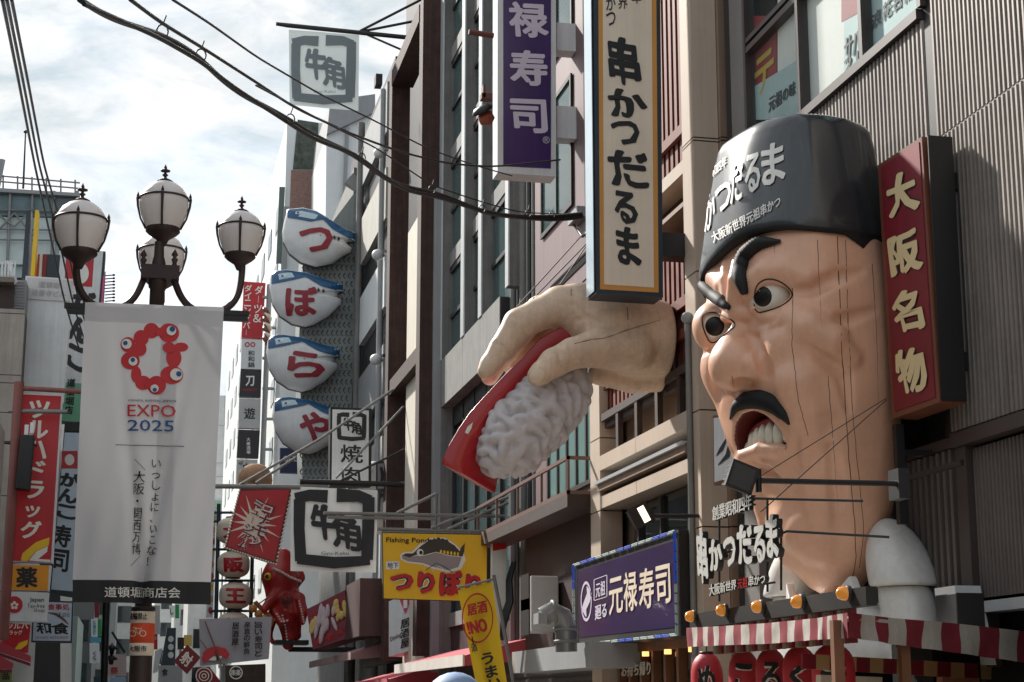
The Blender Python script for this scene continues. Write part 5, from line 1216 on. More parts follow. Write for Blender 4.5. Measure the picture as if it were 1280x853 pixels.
if all(v is not None for v in V): m.add(V, [(0, 1, 4, 5), (1, 2, 3, 4)], M_ink)
def hring(m, cx, cy, r, mt):
    V = [hb_(cx + (r + d) * math.cos(k * .4), cy + (r + d) * math.sin(k * .4), .005) for k in range(16) for d in (-.5, .5)]
    if all(v is not None for v in V): m.add(V, [(2 * k, 2 * k + 1, (2 * k + 3) % 32, (2 * k + 2) % 32) for k in range(16)], mt)
hring(m, 166.5, 792, 3.6, M_crm); hring(m, 178.5, 792, 3.6, M_crm)
for a, b in (((166.5, 792), (170, 786)), ((170, 786), (177, 786)), ((170, 786), (173, 793)), ((173, 793), (177, 786)), ((177, 784), (178.5, 792)), ((167, 785), (171, 785))):
    V = [hb_(a[0], a[1] - .5, .006), hb_(b[0], b[1] - .5, .006), hb_(b[0], b[1] + .5, .006), hb_(a[0], a[1] + .5, .006)]
    if all(v is not None for v in V): m.add(V, [(0, 1, 2, 3)], M_crm)
m.build('pictogram', bn); m = MB(); text(m, '駐輪禁止', None, bx(161, 766, 184, 775), M_ink, off=.004, bold=.02, hit=hb_); text(m, '大阪市', None, bx(161, 807, 183, 815), M_ink, off=.004, bold=.02, hit=hb_)
m.build('lettering', bn)
# banner
bt_ = thing('street_banner', 'large pale grey EXPO 2025 street banner hanging from the lamp post bar', 'banner', l(185, 757))
nx, ny = 40, 70; V = []
for j in range(ny + 1):
    for i in range(nx + 1):
        u, v = i / nx, j / ny
        x = (107.5 * (1 - v) + 92 * v) * (1 - u) + (278 * (1 - v) + 262 * v) * u; y = (386 * (1 - v) + 728 * v) * (1 - u) + (392 * (1 - v) + 731 * v) * u
        du = u - (.5 - .30 * (1 - v) ** 1.0); dv_ = u - (.5 + .34 * (1 - v))
        w = -.11 * math.exp(-(du / .045) ** 2) * v ** 1.2 - .11 * math.exp(-(dv_ / .045) ** 2) * v ** 1.2 + .008 * math.sin(31 * u + 11 * v) * v + .010 * math.sin(7 * u + 5 * v) + .006 * math.sin(17 * u - 9 * v) + .05 * math.sin(math.pi * u) * v
        V.append(PLL.at(x, y, .24 + w * .8))
m = MB(); m.add(V, [(j * (nx + 1) + i, j * (nx + 1) + i + 1, (j + 1) * (nx + 1) + i + 1, (j + 1) * (nx + 1) + i) for j in range(ny) for i in range(nx)], M_cloth, True)
cb = m.build('cloth', bt_); HB = hitter(cb)
m = MB(); V2 = []
for i in range(nx + 1):
    a = np.array(V[ny * (nx + 1) + i]); u = i / nx; b = PLL.at(92 * (1 - u) + 262 * u, 755 * (1 - u) + 758 * u, .24); b[1] = a[1]; V2 += [a + np.array([0, -.003, .004]), b]
m.add(V2, [(2 * i, 2 * i + 1, 2 * i + 3, 2 * i + 2) for i in range(nx)], mat('banner_black', (44, 44, 48), .8), True); bb_ = m.build('hem_band', bt_); HB2 = hitter(bb_)
m = MB()
def hell(m, x, y, rx, ry, mt, off, rot=0):
    V = [HB(x, y, off)]
    n = 28
    for k in range(n):
        a = 2 * math.pi * k / n; dx, dy = rx * math.cos(a), ry * math.sin(a); V.append(HB(x + dx * math.cos(rot) - dy * math.sin(rot), y + dx * math.sin(rot) + dy * math.cos(rot), off))
    m.add(V, [(0, 1 + k, 1 + (k + 1) % n) for k in range(n)], mt)
for k, (x, y, a, b) in enumerate(((757, 55, 39, 39), (845, 66, 51, 48), (905, 137, 36, 23), (869, 190, 38, 50), (859, 276, 57, 46), (783, 328, 47, 47), (716, 316, 40, 36), (681, 275, 26, 42), (652, 205, 47, 44), (640, 125, 37, 38), (706, 92, 38, 40), (700, 147, 33, 36), (845, 140, 32, 26), (800, 62, 22, 22), (745, 320, 22, 24), (668, 165, 30, 30))):
    hell(m, x / 4, 400 + y / 4, a / 4, b / 4, M_logo, .003 + .0006 * k)
for k, (x, y, r, bx_, by_, br) in enumerate(((856, 56, 24, 861, 48, 14), (633, 122, 25, 627, 118, 11), (665, 209, 22, 664, 202, 11), (880, 275, 30, 892, 272, 13), (774, 345, 20, 775, 352, 10))):
    hell(m, x / 4, 400 + y / 4, r / 4, r / 4, M_wt, .015 + .0004 * k); hell(m, bx_ / 4, 400 + by_ / 4, br / 4, br / 4, M_lblue, .018 + .0004 * k)
m.build('logo', bt_)
m = MB(); o = dict(hit=HB)
text(m, 'OSAKA, KANSAI, JAPAN', None, [(161, 499.5), (219, 500.5), (219, 504), (161, 503)], M_ink, .012, .006, **o); text(m, 'EXPO', None, [(160, 506), (219, 507), (219, 522), (160, 521)], M_logo, .012, .008, **o); text(m, '2025', None, [(160, 525), (217, 526), (217, 540), (160, 539)], M_lblue, .012, .012, **o)
for a, b in (((144.5, 556.5), (230, 558.5)),):
    Vq = [HB(a[0] + (b[0] - a[0]) * k / 8, a[1] + (b[1] - a[1]) * k / 8 + d, .014) for k in range(9) for d in (-.4, .4)]; m.add(Vq, [(2 * k, 2 * k + 1, 2 * k + 3, 2 * k + 2) for k in range(8)], M_ink)
def vcol(s, x0, y0, x1, y1, w, **k):
    n = len(s)
    for i, c in enumerate(s):
        f0, f1 = i / n, (i + 1) / n; xa = x0 + (x1 - x0) * f0; xb_ = x0 + (x1 - x0) * f1; ya = y0 + (y1 - y0) * f0; yb__ = y0 + (y1 - y0) * f1
        V_, F_ = norm_glyph(c, .0, False); P_2 = bil([(xa - w / 2, ya), (xa + w / 2, ya + .3), (xb_ + w / 2, yb__ + .3), (xb_ - w / 2, yb__)], V_[:, 0], V_[:, 1]); W_ = [HB(p[0], p[1], .014) for p in P_2]
        if all(q is not None for q in W_): m.add(W_, F_, M_ink)
vcol('いっしょに、いこな！', 195, 573, 189.5, 709, 13); vcol('＼大阪・関西万博／', 176, 574, 168.5, 709, 13)
m.build('lettering', bt_)
m = MB(); text(m, '道頓堀商店会', None, [(131, 733.5), (225, 734.5), (225, 748), (131, 747)], M_wt, .006, .02, hit=HB2); m.build('lettering', bt_)
# ------------------------------------------------------------------ grill house flags and signs
M_flag = mat('flag_white', (228, 230, 228), .8, var=.06); M_ch = mat('charcoal', (44, 44, 48), .7, var=.15, scale=3); M_fl2 = mat('flag_backlit', (196, 206, 208), .8, var=.06); M_ch2 = mat('flag_backlit_mark', (124, 136, 142), .8, var=.08)  # upper flag: backlight is put into its cloth and mark colours
thin_cloth(M_flag, .05); thin_cloth(M_fl2, .22)
def mark(m, pl, x0, y0, x1, y1, mt, off, small=True, hit=None, word=True):
    w = (x1 - x0) * .145; W_ = x1 - x0; H_ = y1 - y0; k = w / 2
    cnt = [0]
    def st(p, ww): cnt[0] += 1; m.stroke(pl, p, ww, off + .002 * cnt[0], mt)
    st([(x0 + k * .2, y0 + w * .7), (x0 + W_ * .2, y0 + w * .45), (x0 + W_ * .42, y0 + w * .55)], [w * .9, w, w * 1.1])
    st([(x0 + W_ * .53, y0 + w * .45), (x0 + W_ * .8, y0 + w * .5), (x1 - k * .7, y0 + w * .9)], [w * 1.2, w, w * .9])
    st([(x1 - k, y0 + w * .6), (x1 - k * 1.1, y0 + H_ * .5), (x1 - k * 1.3, y1 - w * .6)], [w, w * 1.05, w])
    st([(x1 - k * .8, y1 - w * .55), (x0 + W_ * .5, y1 - w * .35), (x0 + w * .3, y1 - w * .7)], [w * .8, w, w * .9])
    st([(x0 + k, y0 + w * .8), (x0 + k * .9, y0 + H_ * .5), (x0 + k * 1.2, y1 - w * .5)], [w, w * .95, w])
    text(m, '牛', pl, bx(x0 + W_ * .20, y0 + H_ * .18, x0 + W_ * .56, y0 + H_ * .66), mt, off + .012, .075, warp=.08); text(m, '角', pl, [(x0 + W_ * .46, y0 + H_ * .30), (x0 + W_ * .84, y0 + H_ * .34), (x0 + W_ * .82, y0 + H_ * .80), (x0 + W_ * .46, y0 + H_ * .76)], mt, off + .022, .055, warp=.08)
    if word: text(m, 'Gyu-Kaku', pl, bx(x0 + W_ * .34, y0 + H_ * .80, x0 + W_ * .68, y0 + H_ * .855), mt, off, .0)
def clothgrid(pl, q, mt, amp, nx=24, ny=24, f=6.0):
    V = []
    for j in range(ny + 1):
        for i in range(nx + 1):
            u, v = i / nx, j / ny; p = bil(q, np.array([u]), np.array([1 - v]))[0]
            V.append(pl.at(p[0], p[1], amp * (math.sin(f * u + 2 * v) + .5 * math.sin(f * 2.1 * u - 3 * v)) * v - amp))
    m = MB(); m.add(V, [(j * (nx + 1) + i, j * (nx + 1) + i + 1, (j + 1) * (nx + 1) + i + 1, (j + 1) * (nx + 1) + i) for j in range(ny) for i in range(nx)], mt, True); return m
Y1 = 60.0; pl = YP(Y1)
t = thing('shop_flag', 'translucent grey grill house flag hanging from a pole high against the sky', 'flag', pl.at(405, 138), 'grill house flags')
clothgrid(pl, [(361, 37), (449, 44), (448, 139), (362, 131)], M_fl2, .012).build('cloth', t)
m = MB(); mark(m, pl, 364, 46, 445, 130, M_ch2, .05); m.build('emblem', t)
m = MB(); m.tube([pl.at(345, 30), pl.at(360, 32), pl.at(518, 48)], [.07, .09, .09], M_steel_dk, 8); m.tube([pl.at(450, 39), pl.at(530, -2)], .05, M_steel_dk, 6); m.tube([pl.at(450, 40), pl.at(516, 27)], .05, M_steel_dk, 6); m.tube([pl.at(455, 42), pl.at(510, 66)], .04, M_steel_dk, 6); m.build('pole', t)
m = MB(); m.ybox((470, 92), (478, 106), 60.5, 61, M_black); tag(m.build('wall_light'), 'small black wall light on the side of the timber house', 'lamp')
Y2 = 57.0; pl = YP(Y2)
t = thing('shop_flag', 'white grill house flag with a thick charcoal square emblem above the market stalls', 'flag', pl.at(418, 716), 'grill house flags')
clothgrid(pl, [(364, 608), (472, 613), (470, 716), (363, 714)], M_flag, .012).build('cloth', t)
m = MB(); mark(m, pl, 367, 613, 468, 709, M_ch, .06); m.build('emblem', t)
m = MB(); m.tube([pl.at(268, 608), pl.at(375, 609)], .08, M_pole, 8); m.tube([pl.at(375, 602), pl.at(505, 606)], .09, M_black, 8); m.tube([pl.at(300, 606), pl.at(400, 549), pl.at(505, 478)], .05, M_pole, 6); m.tube([pl.at(320, 604), pl.at(370, 572)], .05, M_pole, 6); m.tube([pl.at(420, 598), pl.at(505, 508)], .045, M_pole, 6); m.tube([pl.at(424, 602), pl.at(505, 562)], .04, M_steel_dk, 6); m.build('pole', t)
Y3 = 58.2; pl = YP(Y3)
t = sign('hanging_sign', 'white vertical grill sign in a black frame with emblem and two brush characters', 'sign', pl, [(413, 509), (465, 511), (464, 608), (412, 608)], .5, M_sw, M_black, [(415.5, 512), (461, 513.5), (460.5, 606), (414.5, 606)])
m = MB(); mark(m, pl, 421, 516, 458, 551, M_ch, .02, word=False); m.build('emblem', t)
letters(t, pl, [('焼', bx(425, 556, 453, 579), M_ch, dict(off=.02, bold=.025, warp=.04)), ('肉', bx(427, 584, 450, 605), M_ch, dict(off=.02, bold=.025, warp=.04))])
pl = YP(58.6); t = sign('wall_box_sign', 'small grey box sign with dark picture panels beside the brown timber post', 'sign', pl, [(470, 578), (497, 575), (497, 612), (470, 612)], .8, M_grey, M_steel_dk, [(472, 580), (483, 579), (483, 611), (472, 611)])
m = MB(); m.slab(pl, [(470, 640), (484, 640), (484, 668), (470, 668)], 0, -.1, M_conc_lt); m.stroke(pl, [(476, 584), (479, 596), (475, 606)], [3, 6, 2], .02, M_ch); m.build('picture', t)
# ------------------------------------------------------------------ fishing pond banner
Y4 = 41.0; pl = YP(Y4)
t = thing('shop_banner', 'yellow Fishing Pond banner with a cartoon catfish on a steel frame', 'banner', pl.at(543, 752))
m = MB(); m.slab(pl, [(478.5, 666.5), (609, 669), (608, 752), (480, 748)], 0, -.03, mat('banner_yellow', (232, 184, 40), .65, var=.06)); m.slab(pl, [(477.5, 665.5), (610, 668), (609, 753), (479, 749)], -.032, -.05, M_ch); m.build('cloth', t)
M_fg = mat('catfish_grey', (150, 140, 142), .6); M_fd = mat('catfish_dark', (62, 56, 50), .6)
m = MB(); P_ = lambda L_, off, mt: m.poly(pl, L_, off, mt)
P_([(500, 694), (505, 690), (515, 690), (525, 680), (537, 673), (556, 672), (570, 681), (580, 692), (582, 700), (576, 712), (560, 716), (540, 711), (528, 706), (510, 704), (501, 700)], .006, M_wt)
P_([(502, 695), (507, 692), (516, 692), (527, 682), (538, 675), (555, 674), (568, 682), (577, 692), (578, 696), (560, 694), (545, 690), (530, 694), (520, 694), (512, 697)], .010, M_fd)
P_([(502, 695.5), (512, 697), (520, 695), (530, 695), (545, 691), (560, 695), (577, 697), (573, 709), (560, 713), (542, 709), (528, 704), (510, 702), (503, 699)], .010, M_fg)
P_([(573, 693), (576, 685), (581, 679), (580, 690), (578, 696)], .014, M_fd)
for k in range(6): m.ell(pl, (551 + k * 4.3, 690 + k * .6), 1.4, 2.6, .014, M_ylw, 10)
for k in range(5): m.ell(pl, (538 + k * 5, 674.5 + abs(k - 2) * 1.2), 2.6, 2.6, .009, M_fd, 10)
m.ell(pl, (525, 691), 4.2, 4.6, .016, M_wt, 16); m.ell(pl, (526, 691), 2.2, 2.5, .019, M_ink, 12)
m.stroke(pl, [(532, 713), (545, 704), (556, 709), (566, 716)], 1.0, .017, M_lblue); m.stroke(pl, [(540, 714), (549, 708), (560, 716)], .8, .018, M_wt); m.build('fish_picture', t)
jobs = [('Fishing Pond', [(482.5, 672), (536, 672.5), (536, 681), (482.5, 680)], M_ink, dict(off=.01, bold=.03))]
for c, x0, y0, x1, y1 in (('つ', 487, 717, 517, 739), ('り', 521, 714, 544, 743), ('ぼ', 548, 713, 578, 746), ('り', 581, 717, 602, 746)):
    jobs += [(c, bx(x0, y0, x1, y1), M_wt, dict(off=.02, bold=.17)), (c, bx(x0, y0, x1, y1), M_ink, dict(off=.024, bold=.13)), (c, bx(x0, y0, x1, y1), M_sred, dict(off=.028, bold=.075))]
letters(t, pl, jobs)
m = MB(); m.poly(pl, bx(482.5, 702, 499, 712), .008, M_wt); text(m, '地下', pl, bx(484, 703, 498, 711), M_lblue, .012, .02); m.build('tag_panel', t)
m = MB()
for a, b in (((405, 641), (632, 645)), ((410, 646), (545, 648)), ((472, 661), (634, 665)), ((478, 665), (612, 667)), ((497, 641), (546, 617)), ((540, 660), (636, 621)), ((560, 662), (636, 628)), ((546, 617), (545, 661))): m.tube([pl.at(*a, -.1), pl.at(*b, -.1)], .045, M_pole, 6)
for x in range(482, 610, 21): m.tube([pl.at(x, 664, -.06), pl.at(x, 668, -.0)], .02, M_pole, 5)
m.build('frame', t)
# yellow flag
Y5 = 36.0; pl = YP(Y5); fq = [(573, 738), (616, 727), (640, 895), (603, 895)]
t = thing('nobori_flag', 'narrow yellow flag with a red ringed slogan on a bent pole', 'flag', pl.at(620, 895))
clothgrid(pl, fq, mat('flag_yellow', (240, 200, 36), .75, var=.06), .06, f=5).build('cloth', t)
m = MB(); m.ring(pl, (596, 773), 18.2, 19.6, .08, M_sred, ry=1.6); text(m, '居酒', pl, [(582, 756), (607, 750), (609, 766), (584, 771)], M_sred, .08, .05); text(m, '!NO', pl, [(581, 778), (606, 772), (610, 790), (585, 794)], M_sred, .08, .07); m.stroke(pl, [(589, 796), (591, 806)], 1.6, .08, M_ink)
for k, c in enumerate('うまい'): text(m, c, pl, [(599 + k * 5, 818 + k * 16), (614 + k * 5, 814 + k * 16), (617 + k * 5, 829 + k * 16), (602 + k * 5, 833 + k * 16)], M_ink, .1, .06)
text(m, '酒', pl, [(587, 806), (594, 804), (596, 814), (589, 816)], M_ink, .1, .03); m.build('lettering', t)
m = MB(); m.tube([pl.at(617, 719), pl.at(627, 770), pl.at(645, 870)], .04, M_pole, 6); m.tube([pl.at(572, 735, -.02), pl.at(618, 724, -.02)], .03, M_pole, 6); m.build('pole', t)
# awnings, units and odd fittings on the right
M_pink = mat('awning_pink', (182, 72, 84), .8, var=.1); M_grayA = mat('awning_trim', (216, 208, 200), .7)
def lean_awning(label, a, b, X0, X1, rise, mt, trim, group='pink shop awnings'):
    p, q = PX(*a, X0), PX(*b, X0); z = min(p[2], q[2]); y0, y1 = sorted((p[1], q[1]))
    t = thing('shop_awning', label, 'awning', (X1, (y0 + y1) / 2, z), group); m = MB(); n = 12
    m.prism([(X0, y0, z), (X1, y0, z + rise), (X1, y1, z + rise), (X0, y1, z)], (0, 0, -.04), mt); m.build('canopy', t)
    m = MB(); m.box(X0 - .05, X0 - .004, y0, y1, z - .24, z + .02, trim); m.build('front_rail', t)
    m = MB(); m.prism([(X0, y0 - .02, z - .24), (X0, y0 - .02, z), (X1, y0 - .02, z + rise), (X1, y0 - .02, z - .1)], (0, .018, 0), mt); m.build('end_flap', t)
lean_awning('long pink awning with a pale front rail right of the heart sign', (581, 805), (495, 832), 7.5, 9.1, .42, M_pink, M_grayA)
lean_awning('smaller pink awning with a pink valance, farther along the street', (486, 838), (446, 853), 7.3, 9.1, .5, M_pink, M_pink)
lean_awning('drab torn awning strip below the fried food sign', (440, 815), (388, 828), 7.3, 9.0, .5, mat('awning_drab', (150, 118, 116), .8), mat('awning_drab2', (160, 134, 130), .8), 'faded awnings')
pl = XP(8.1); t = thing('air_conditioner', 'upright pale air conditioner case standing on the grey awning box', 'air conditioner', PX(662, 792, 8.2))
m = MB(); p, q_ = PX(651, 724, 8.15), PX(664, 790, 8.15); m.box(8.15, 8.75, q_[1], p[1], q_[2], p[2], mat('ac_white', (206, 200, 192), .5, streak=.1)); m.build('case', t, .02)
m = MB()
for k in (0, 1): zc = q_[2] + (p[2] - q_[2]) * (.28 + .45 * k); m.box(8.125, 8.148, q_[1] + .12, p[1] - .12, zc - .38, zc + .38, M_steel_dk)
m.build('grille', t)
t = thing('exhaust_duct', 'bent round sheet metal exhaust duct at the left edge of the neon sign', 'duct', PY(700, 800, 29.5))
m = MB(); yd = 30.5; m.tube([PY(678, 772, yd), PY(690, 765, yd), PY(702, 771, yd), PY(707, 786, yd), PY(708, 815, yd)], [.18, .19, .2, .2, .2], mat('duct_metal', (132, 134, 134), .35, metal=.6, var=.15), 16); m.build('pipe', t)
m = MB(); m.ybox((673, 766), (684, 780), yd - .2, yd + .2, M_grey); m.build('hood', t)
for x_, y_, ax_ in ((692, 766, (.9, 0, .1)), (707, 787, (.05, 0, 1)), (708, 802, (0, 0, 1))): m = MB(); m.lathe(PY(x_, y_, yd), [(.19, -.03), (.23, -.02), (.23, .02), (.19, .03)], M_pipe, 16, ax_); m.build('flange', t)
pl = YP(40.4); t = sign('shop_sign', 'white vertical sign with a red top band right of the Fishing Pond banner', 'sign', pl, [(616, 668), (633, 666), (632, 812), (615, 812)], .25, M_sw); m = MB(); m.slab(pl, [(616, 668), (633, 666), (633, 686), (616, 689)], .012, 0, M_sred); m.build('top_band', t)
m = MB()
for k in range(5): m.tube([PX(641 + k * .8, 702, 8.7), PX(639 + k * 1.2, 725, 8.7) + np.array([-.1, 0, 0]), PX(634 + k * 1.6, 752, 8.6), PX(628 + k, 768 + k * 3, 8.4), PX(626 + k * .5, 800, 8.4)], .035, M_wire, 5)
tag(m.build('cable_bundle'), 'bundle of black cables dropping beside the yellow flag pole', 'cable')
t = thing('umbrella', 'pale blue umbrella top passing below the yellow flag', 'umbrella', PY(569, 900, 33)); m = MB(); c = PY(569, 840, 33); M_um = mat('umbrella_blue', (150, 178, 214), .6)
V = [c]; 
for r, z in ((.15, -.02), (.3, -.08), (.42, -.17), (.52, -.3)):
    for k in range(16): a = 2 * math.pi * k / 16; V.append(c + np.array([r * math.cos(a), r * math.sin(a), z - (.03 if k % 2 else 0) * r * 2]))
m.add(V, [(0, 1 + k, 1 + (k + 1) % 16) for k in range(16)] + [(1 + j * 16 + k, 17 + j * 16 + k, 17 + j * 16 + (k + 1) % 16, 1 + j * 16 + (k + 1) % 16) for j in range(3) for k in range(16)], M_um, True); m.build('canopy', t)
m = MB(); m.tube([c + np.array([0, 0, .08]), c + np.array([0, 0, -.85])], .008, M_steel_dk, 6); m.build('shaft', t)
# street-parallel signs
pl = Pl(PX(502, 780, 8.3), (-.75, -.66, 0)); t = sign('wall_sign', 'white sign with a pink heart and black script beside the red awning', 'sign', pl, [(486, 752), (518, 738), (517, 812), (486, 821)], .6, M_sw)
m = MB(); m.poly(pl, [(500, 750), (505, 744), (508, 748), (512, 742), (514, 750), (507, 768)], .02, mat('heart_pink', (206, 60, 110), .5)); text(m, '1', pl, [(505, 749), (510, 747), (510, 760), (505, 761)], M_wt, .03, .03); m.build('emblem', t)
letters(t, pl, [('Dining', [(488, 797), (502, 790), (502, 797), (489, 804)], M_ink, dict(off=.02, bold=.01)), ('居酒屋', [(501, 775), (513, 771), (513, 808), (501, 812)], M_ch, dict(off=.02, bold=.03, vert=True)), ('営業中', [(513, 770), (516, 769), (516, 806), (513, 808)], M_ch, dict(off=.02, bold=.02, vert=True))])
pl = Pl(PX(470, 805, 8.2), (-.75, -.66, 0)); t = sign('wall_sign', 'square weathered grey wall sign with faint crossed lettering', 'sign', pl, [(456, 784), (484, 774), (484, 828), (455, 835)], .3, mat('sign_weathered', (128, 124, 122), .6, dirt=.2, streak=.2))
letters(t, pl, [('旅処', [(466, 788), (474, 785), (474, 822), (466, 825)], mat('faint_grey', (158, 156, 154), .6), dict(off=.02, bold=.02, vert=True)), ('なごみ', [(458, 802), (480, 798), (480, 804), (458, 808)], mat('faint_dark', (92, 90, 90), .6), dict(off=.02, bold=.01))])
pl = Pl(PX(431, 767, 7.4), (-.7, -.71, 0)); t = sign('food_sign', 'dark red fried food sign with modelled prawns and yellow crisps', 'sign', pl, [(383, 762), (431, 738), (438, 797), (391, 812)], .9, mat('sign_maroon', (122, 46, 58), .5, var=.15))
rng = np.random.default_rng(8)
for nm, xs, ys, mt, n_ in (('prawn_model', (395, 420), (762, 792), mat('prawn_white', (190, 172, 178), .6), 16), ('crisp_model', (384, 396), (772, 790), mat('crisp_yellow', (200, 174, 104), .7), 8), ('crisp_model', (420, 434), (758, 776), mat('crisp_yellow', (226, 196, 100), .6), 8)):
    for k in range(n_):
        m = MB(); x = rng.uniform(*xs); y = rng.uniform(*ys) - (x - 405) * .25; a_ = rng.uniform(-.5, .5); ca_, sa_ = math.cos(a_), math.sin(a_); ux = np.cross([0, 0, 1.0], pl.n); m.ellipsoid(pl.at(x, y, .04), (.06, rng.uniform(.08, .14), rng.uniform(.2, .42) if nm[0] == 'p' else rng.uniform(.12, .24)), mt, [pl.n, ux * ca_ + np.array([0, 0, sa_]), -ux * sa_ + np.array([0, 0, ca_])], 8, 6); m.build(nm, t)
letters(t, pl, [('海老天', [(393, 800), (432, 783), (433, 792), (394, 808)], M_sred, dict(off=.03, bold=.04)), ('天ぷら', [(388, 768), (425, 750), (426, 756), (389, 774)], M_sred, dict(off=.03, bold=.03))])
m = MB(); p, q_ = PX(432, 736, 7.4), PX(432, 800, 7.4); m.box(7.42, 9.0, p[1] - 4, p[1] - .05, q_[2], p[2] + .1, mat('box_maroon', (74, 48, 48), .6, streak=.2)); m.build('side_box', t)
# ------------------------------------------------------------------ octopus, lantern column and banners at mid distance
YO = 72.0
def q3(x, y, dy=0.0): return PY(x, y, YO + dy)
M_oct = mat('octopus_red', (178, 36, 34), .42, var=.25, scale=1.6, coat=.15, dirt=.25); M_suck = mat('sucker_pale', (226, 200, 190), .5)
oc = thing('octopus_sculpture', 'big red octopus figure holding out a tray of dumplings', 'sculpture', q3(358, 805))
u_ = np.linalg.norm(q3(351, 740) - q3(350, 740))
def osd(P):
    d = sd_chain(P, [q3(352, 700, .3), q3(350, 722), q3(352, 742)], [15 * u_, 21 * u_, 17 * u_], .3)
    for ch in ([(350, 740, 0, 17), (357, 768, -.2, 14), (362, 796, -.2, 9), (360, 806, -.2, 7)], [(360, 745, 0, 12), (374, 748, -.3, 7), (379, 765, -.5, 6), (378, 778, -.6, 4)], [(342, 745, -.2, 8), (344, 765, -.5, 6), (351, 778, -.8, 5), (360, 776, -1.0, 4), (362, 767, -1.1, 3.4), (356, 764, -1.2, 3)], [(346, 745, .2, 8), (340, 775, .3, 6), (336, 795, .2, 4), (341, 803, 0, 3)], [(366, 740, .2, 8), (372, 770, .2, 6), (372, 795, .1, 4), (366, 803, 0, 3)], [(350, 735, -.2, 9), (338, 752, -.6, 6), (330, 762, -.9, 5)], [(362, 735, .5, 10), (374, 722, .8, 7), (372, 704, .9, 5)]):
        d = smin(d, sd_chain(P, [q3(a, b, c) for a, b, c, r in ch], [r * u_ for a, b, c, r in ch], .1), .2)
    d = smin(d, sd_cap(P, q3(357, 748, -.65), q3(357, 750, -.95), 6 * u_, 5 * u_), .1)
    return d
V, Fc = surfnet(osd, (q3(315, 750)[0], YO - 1.6, q3(350, 815)[2] - .2), (q3(390, 750)[0], YO + 1.7, q3(350, 680)[2]), .05)
m = MB(); m.add(relax(V, Fc), Fc.tolist(), M_oct, True); b = m.build('body', oc); m = MB(); m.ellipsoid(q3(351, 700, .35), (16 * u_, 16 * u_, 15 * u_), mat('octopus_pink', (206, 96, 100), .4)); m.build('head_top', oc); h = hitter(b)
m = MB(); e = h(335, 721, .0); e = q3(335, 721, -.6) if e is None else e; m.ellipsoid(e, (.16, .16, .16), M_ylw); ey = m.build('eye', oc); m = MB(); m.ellipsoid(e + np.array([-.05, -.13, 0]), (.08, .06, .09), M_ink); m.build('pupil', ey)
m = MB(); pts = [h(x, y, .06) for x, y in path([(343, 712), (352, 716), (362, 722), (374, 727)], 14)]
for p in pts:
    if p is not None: m.ellipsoid(p, (.06, .06, .06), M_suck, None, 8, 6)
m.build('rope_band', oc)
m = MB(); s0 = h(357, 751, .01)
if s0 is not None:
    for r in (.17, .10): m.lathe(s0, [(r, 0), (r + .04, .02), (r + .03, .04), (r, .03)], mat('siphon_dark', (60, 50, 40), .6), 14, (-.1, -1, .1))
m.build('siphon', oc)
m = MB()
for x, y in path([(374, 752), (377, 765), (380, 778)], 9) + path([(353, 770), (357, 785), (359, 800)], 9) + path([(346, 768), (352, 777), (359, 776)], 6):
    p = h(x, y, .0)
    if p is not None: m = MB(); m.ellipsoid(p, (.05, .05, .05), M_suck, None, 8, 6); m.build('sucker', oc)
t = thing('dumpling_tray', 'slanted wooden tray of golden dumplings held by the octopus', 'tray', q3(330, 790, -1))
m = MB(); pl = YP(YO - .9); m.slab(pl, [(317, 753), (321, 751), (345, 775), (341, 779)], 0, -.5, mat('tray_wood', (150, 96, 64), .7)); m.build('board', t)
for x, y in ((316, 761), (323, 768), (330, 774), (336, 780)):
    m = MB(); m.ellipsoid(pl.at(x, y, .1), (.17, .17, .17), mat('dumpling_gold', (190, 130, 62), .45, var=.2, scale=6)); m.build('dumpling', t)
m = MB(); m.tube([pl.at(309, 765), pl.at(342, 742)], .03, mat('tray_wood', (150, 96, 64)), 6); m.build('pick', t)
m = MB(); m.ybox((345, 800), (386, 806), YO - .5, YO + .8, M_black); m.box(q3(362, 800)[0], 9, YO + .3, YO + .5, q3(0, 806)[2] - .2, q3(0, 806)[2], M_black); tag(m.build('sculpture_shelf'), 'black shelf bracket carrying the red octopus', 'shelf')
gl = 'white lanterns stacked in the dark frame'
for c, ch in (((291, 664), '大'), ((292, 706), '阪'), ((294, 745), '王'), ((292, 782), '将')):
    lantern('round white lantern lettered %s in red, in the dark frame left of the octopus' % ch, YP(73.5), c, 20, 17, ch, M_lanw, M_sred, None, gl, bold=.07)
t = thing('lantern_rack', 'dark blue steel rack holding the stacked white lanterns', 'rack', PY(272, 800, 74)); m = MB(); pl = YP(74.0)
for x in (272.5, 316): m.tube([pl.at(x + 1, 630), pl.at(x - 3, 790)], .09, M_navy, 6)
m.build('upright', t); m = MB()
for y in (641, 652, 687, 726, 764): m.tube([pl.at(262, y), pl.at(318, y)], .06, M_navy, 6)
m.build('crossbar', t)
t = sign('picture_sign', 'narrow white strip sign of small food pictures beside the banner edge', 'sign', YP(74.5), [(262, 638), (270, 638), (266, 772), (258, 772)], .2, M_sw); m = MB(); pl = YP(74.5)
for k in range(9): m.ell(pl, (266.5 - k * .45, 648 + k * 14.4), 2.8, 4.4, .02, [M_ylw, M_gold, M_sred][k % 3], 12)
m.build('picture', t)
Y6 = 50.0; pl = YP(Y6); sq = [(249, 774), (340, 771), (336, 824), (250, 833)]
t = thing('shop_banner', 'grey cloth banner with a tuna sushi held by chopsticks and three lines of brush writing', 'banner', pl.at(295, 833)); clothgrid(pl, sq, mat('banner_grey', (160, 160, 168), .8, var=.06), .04).build('cloth', t)
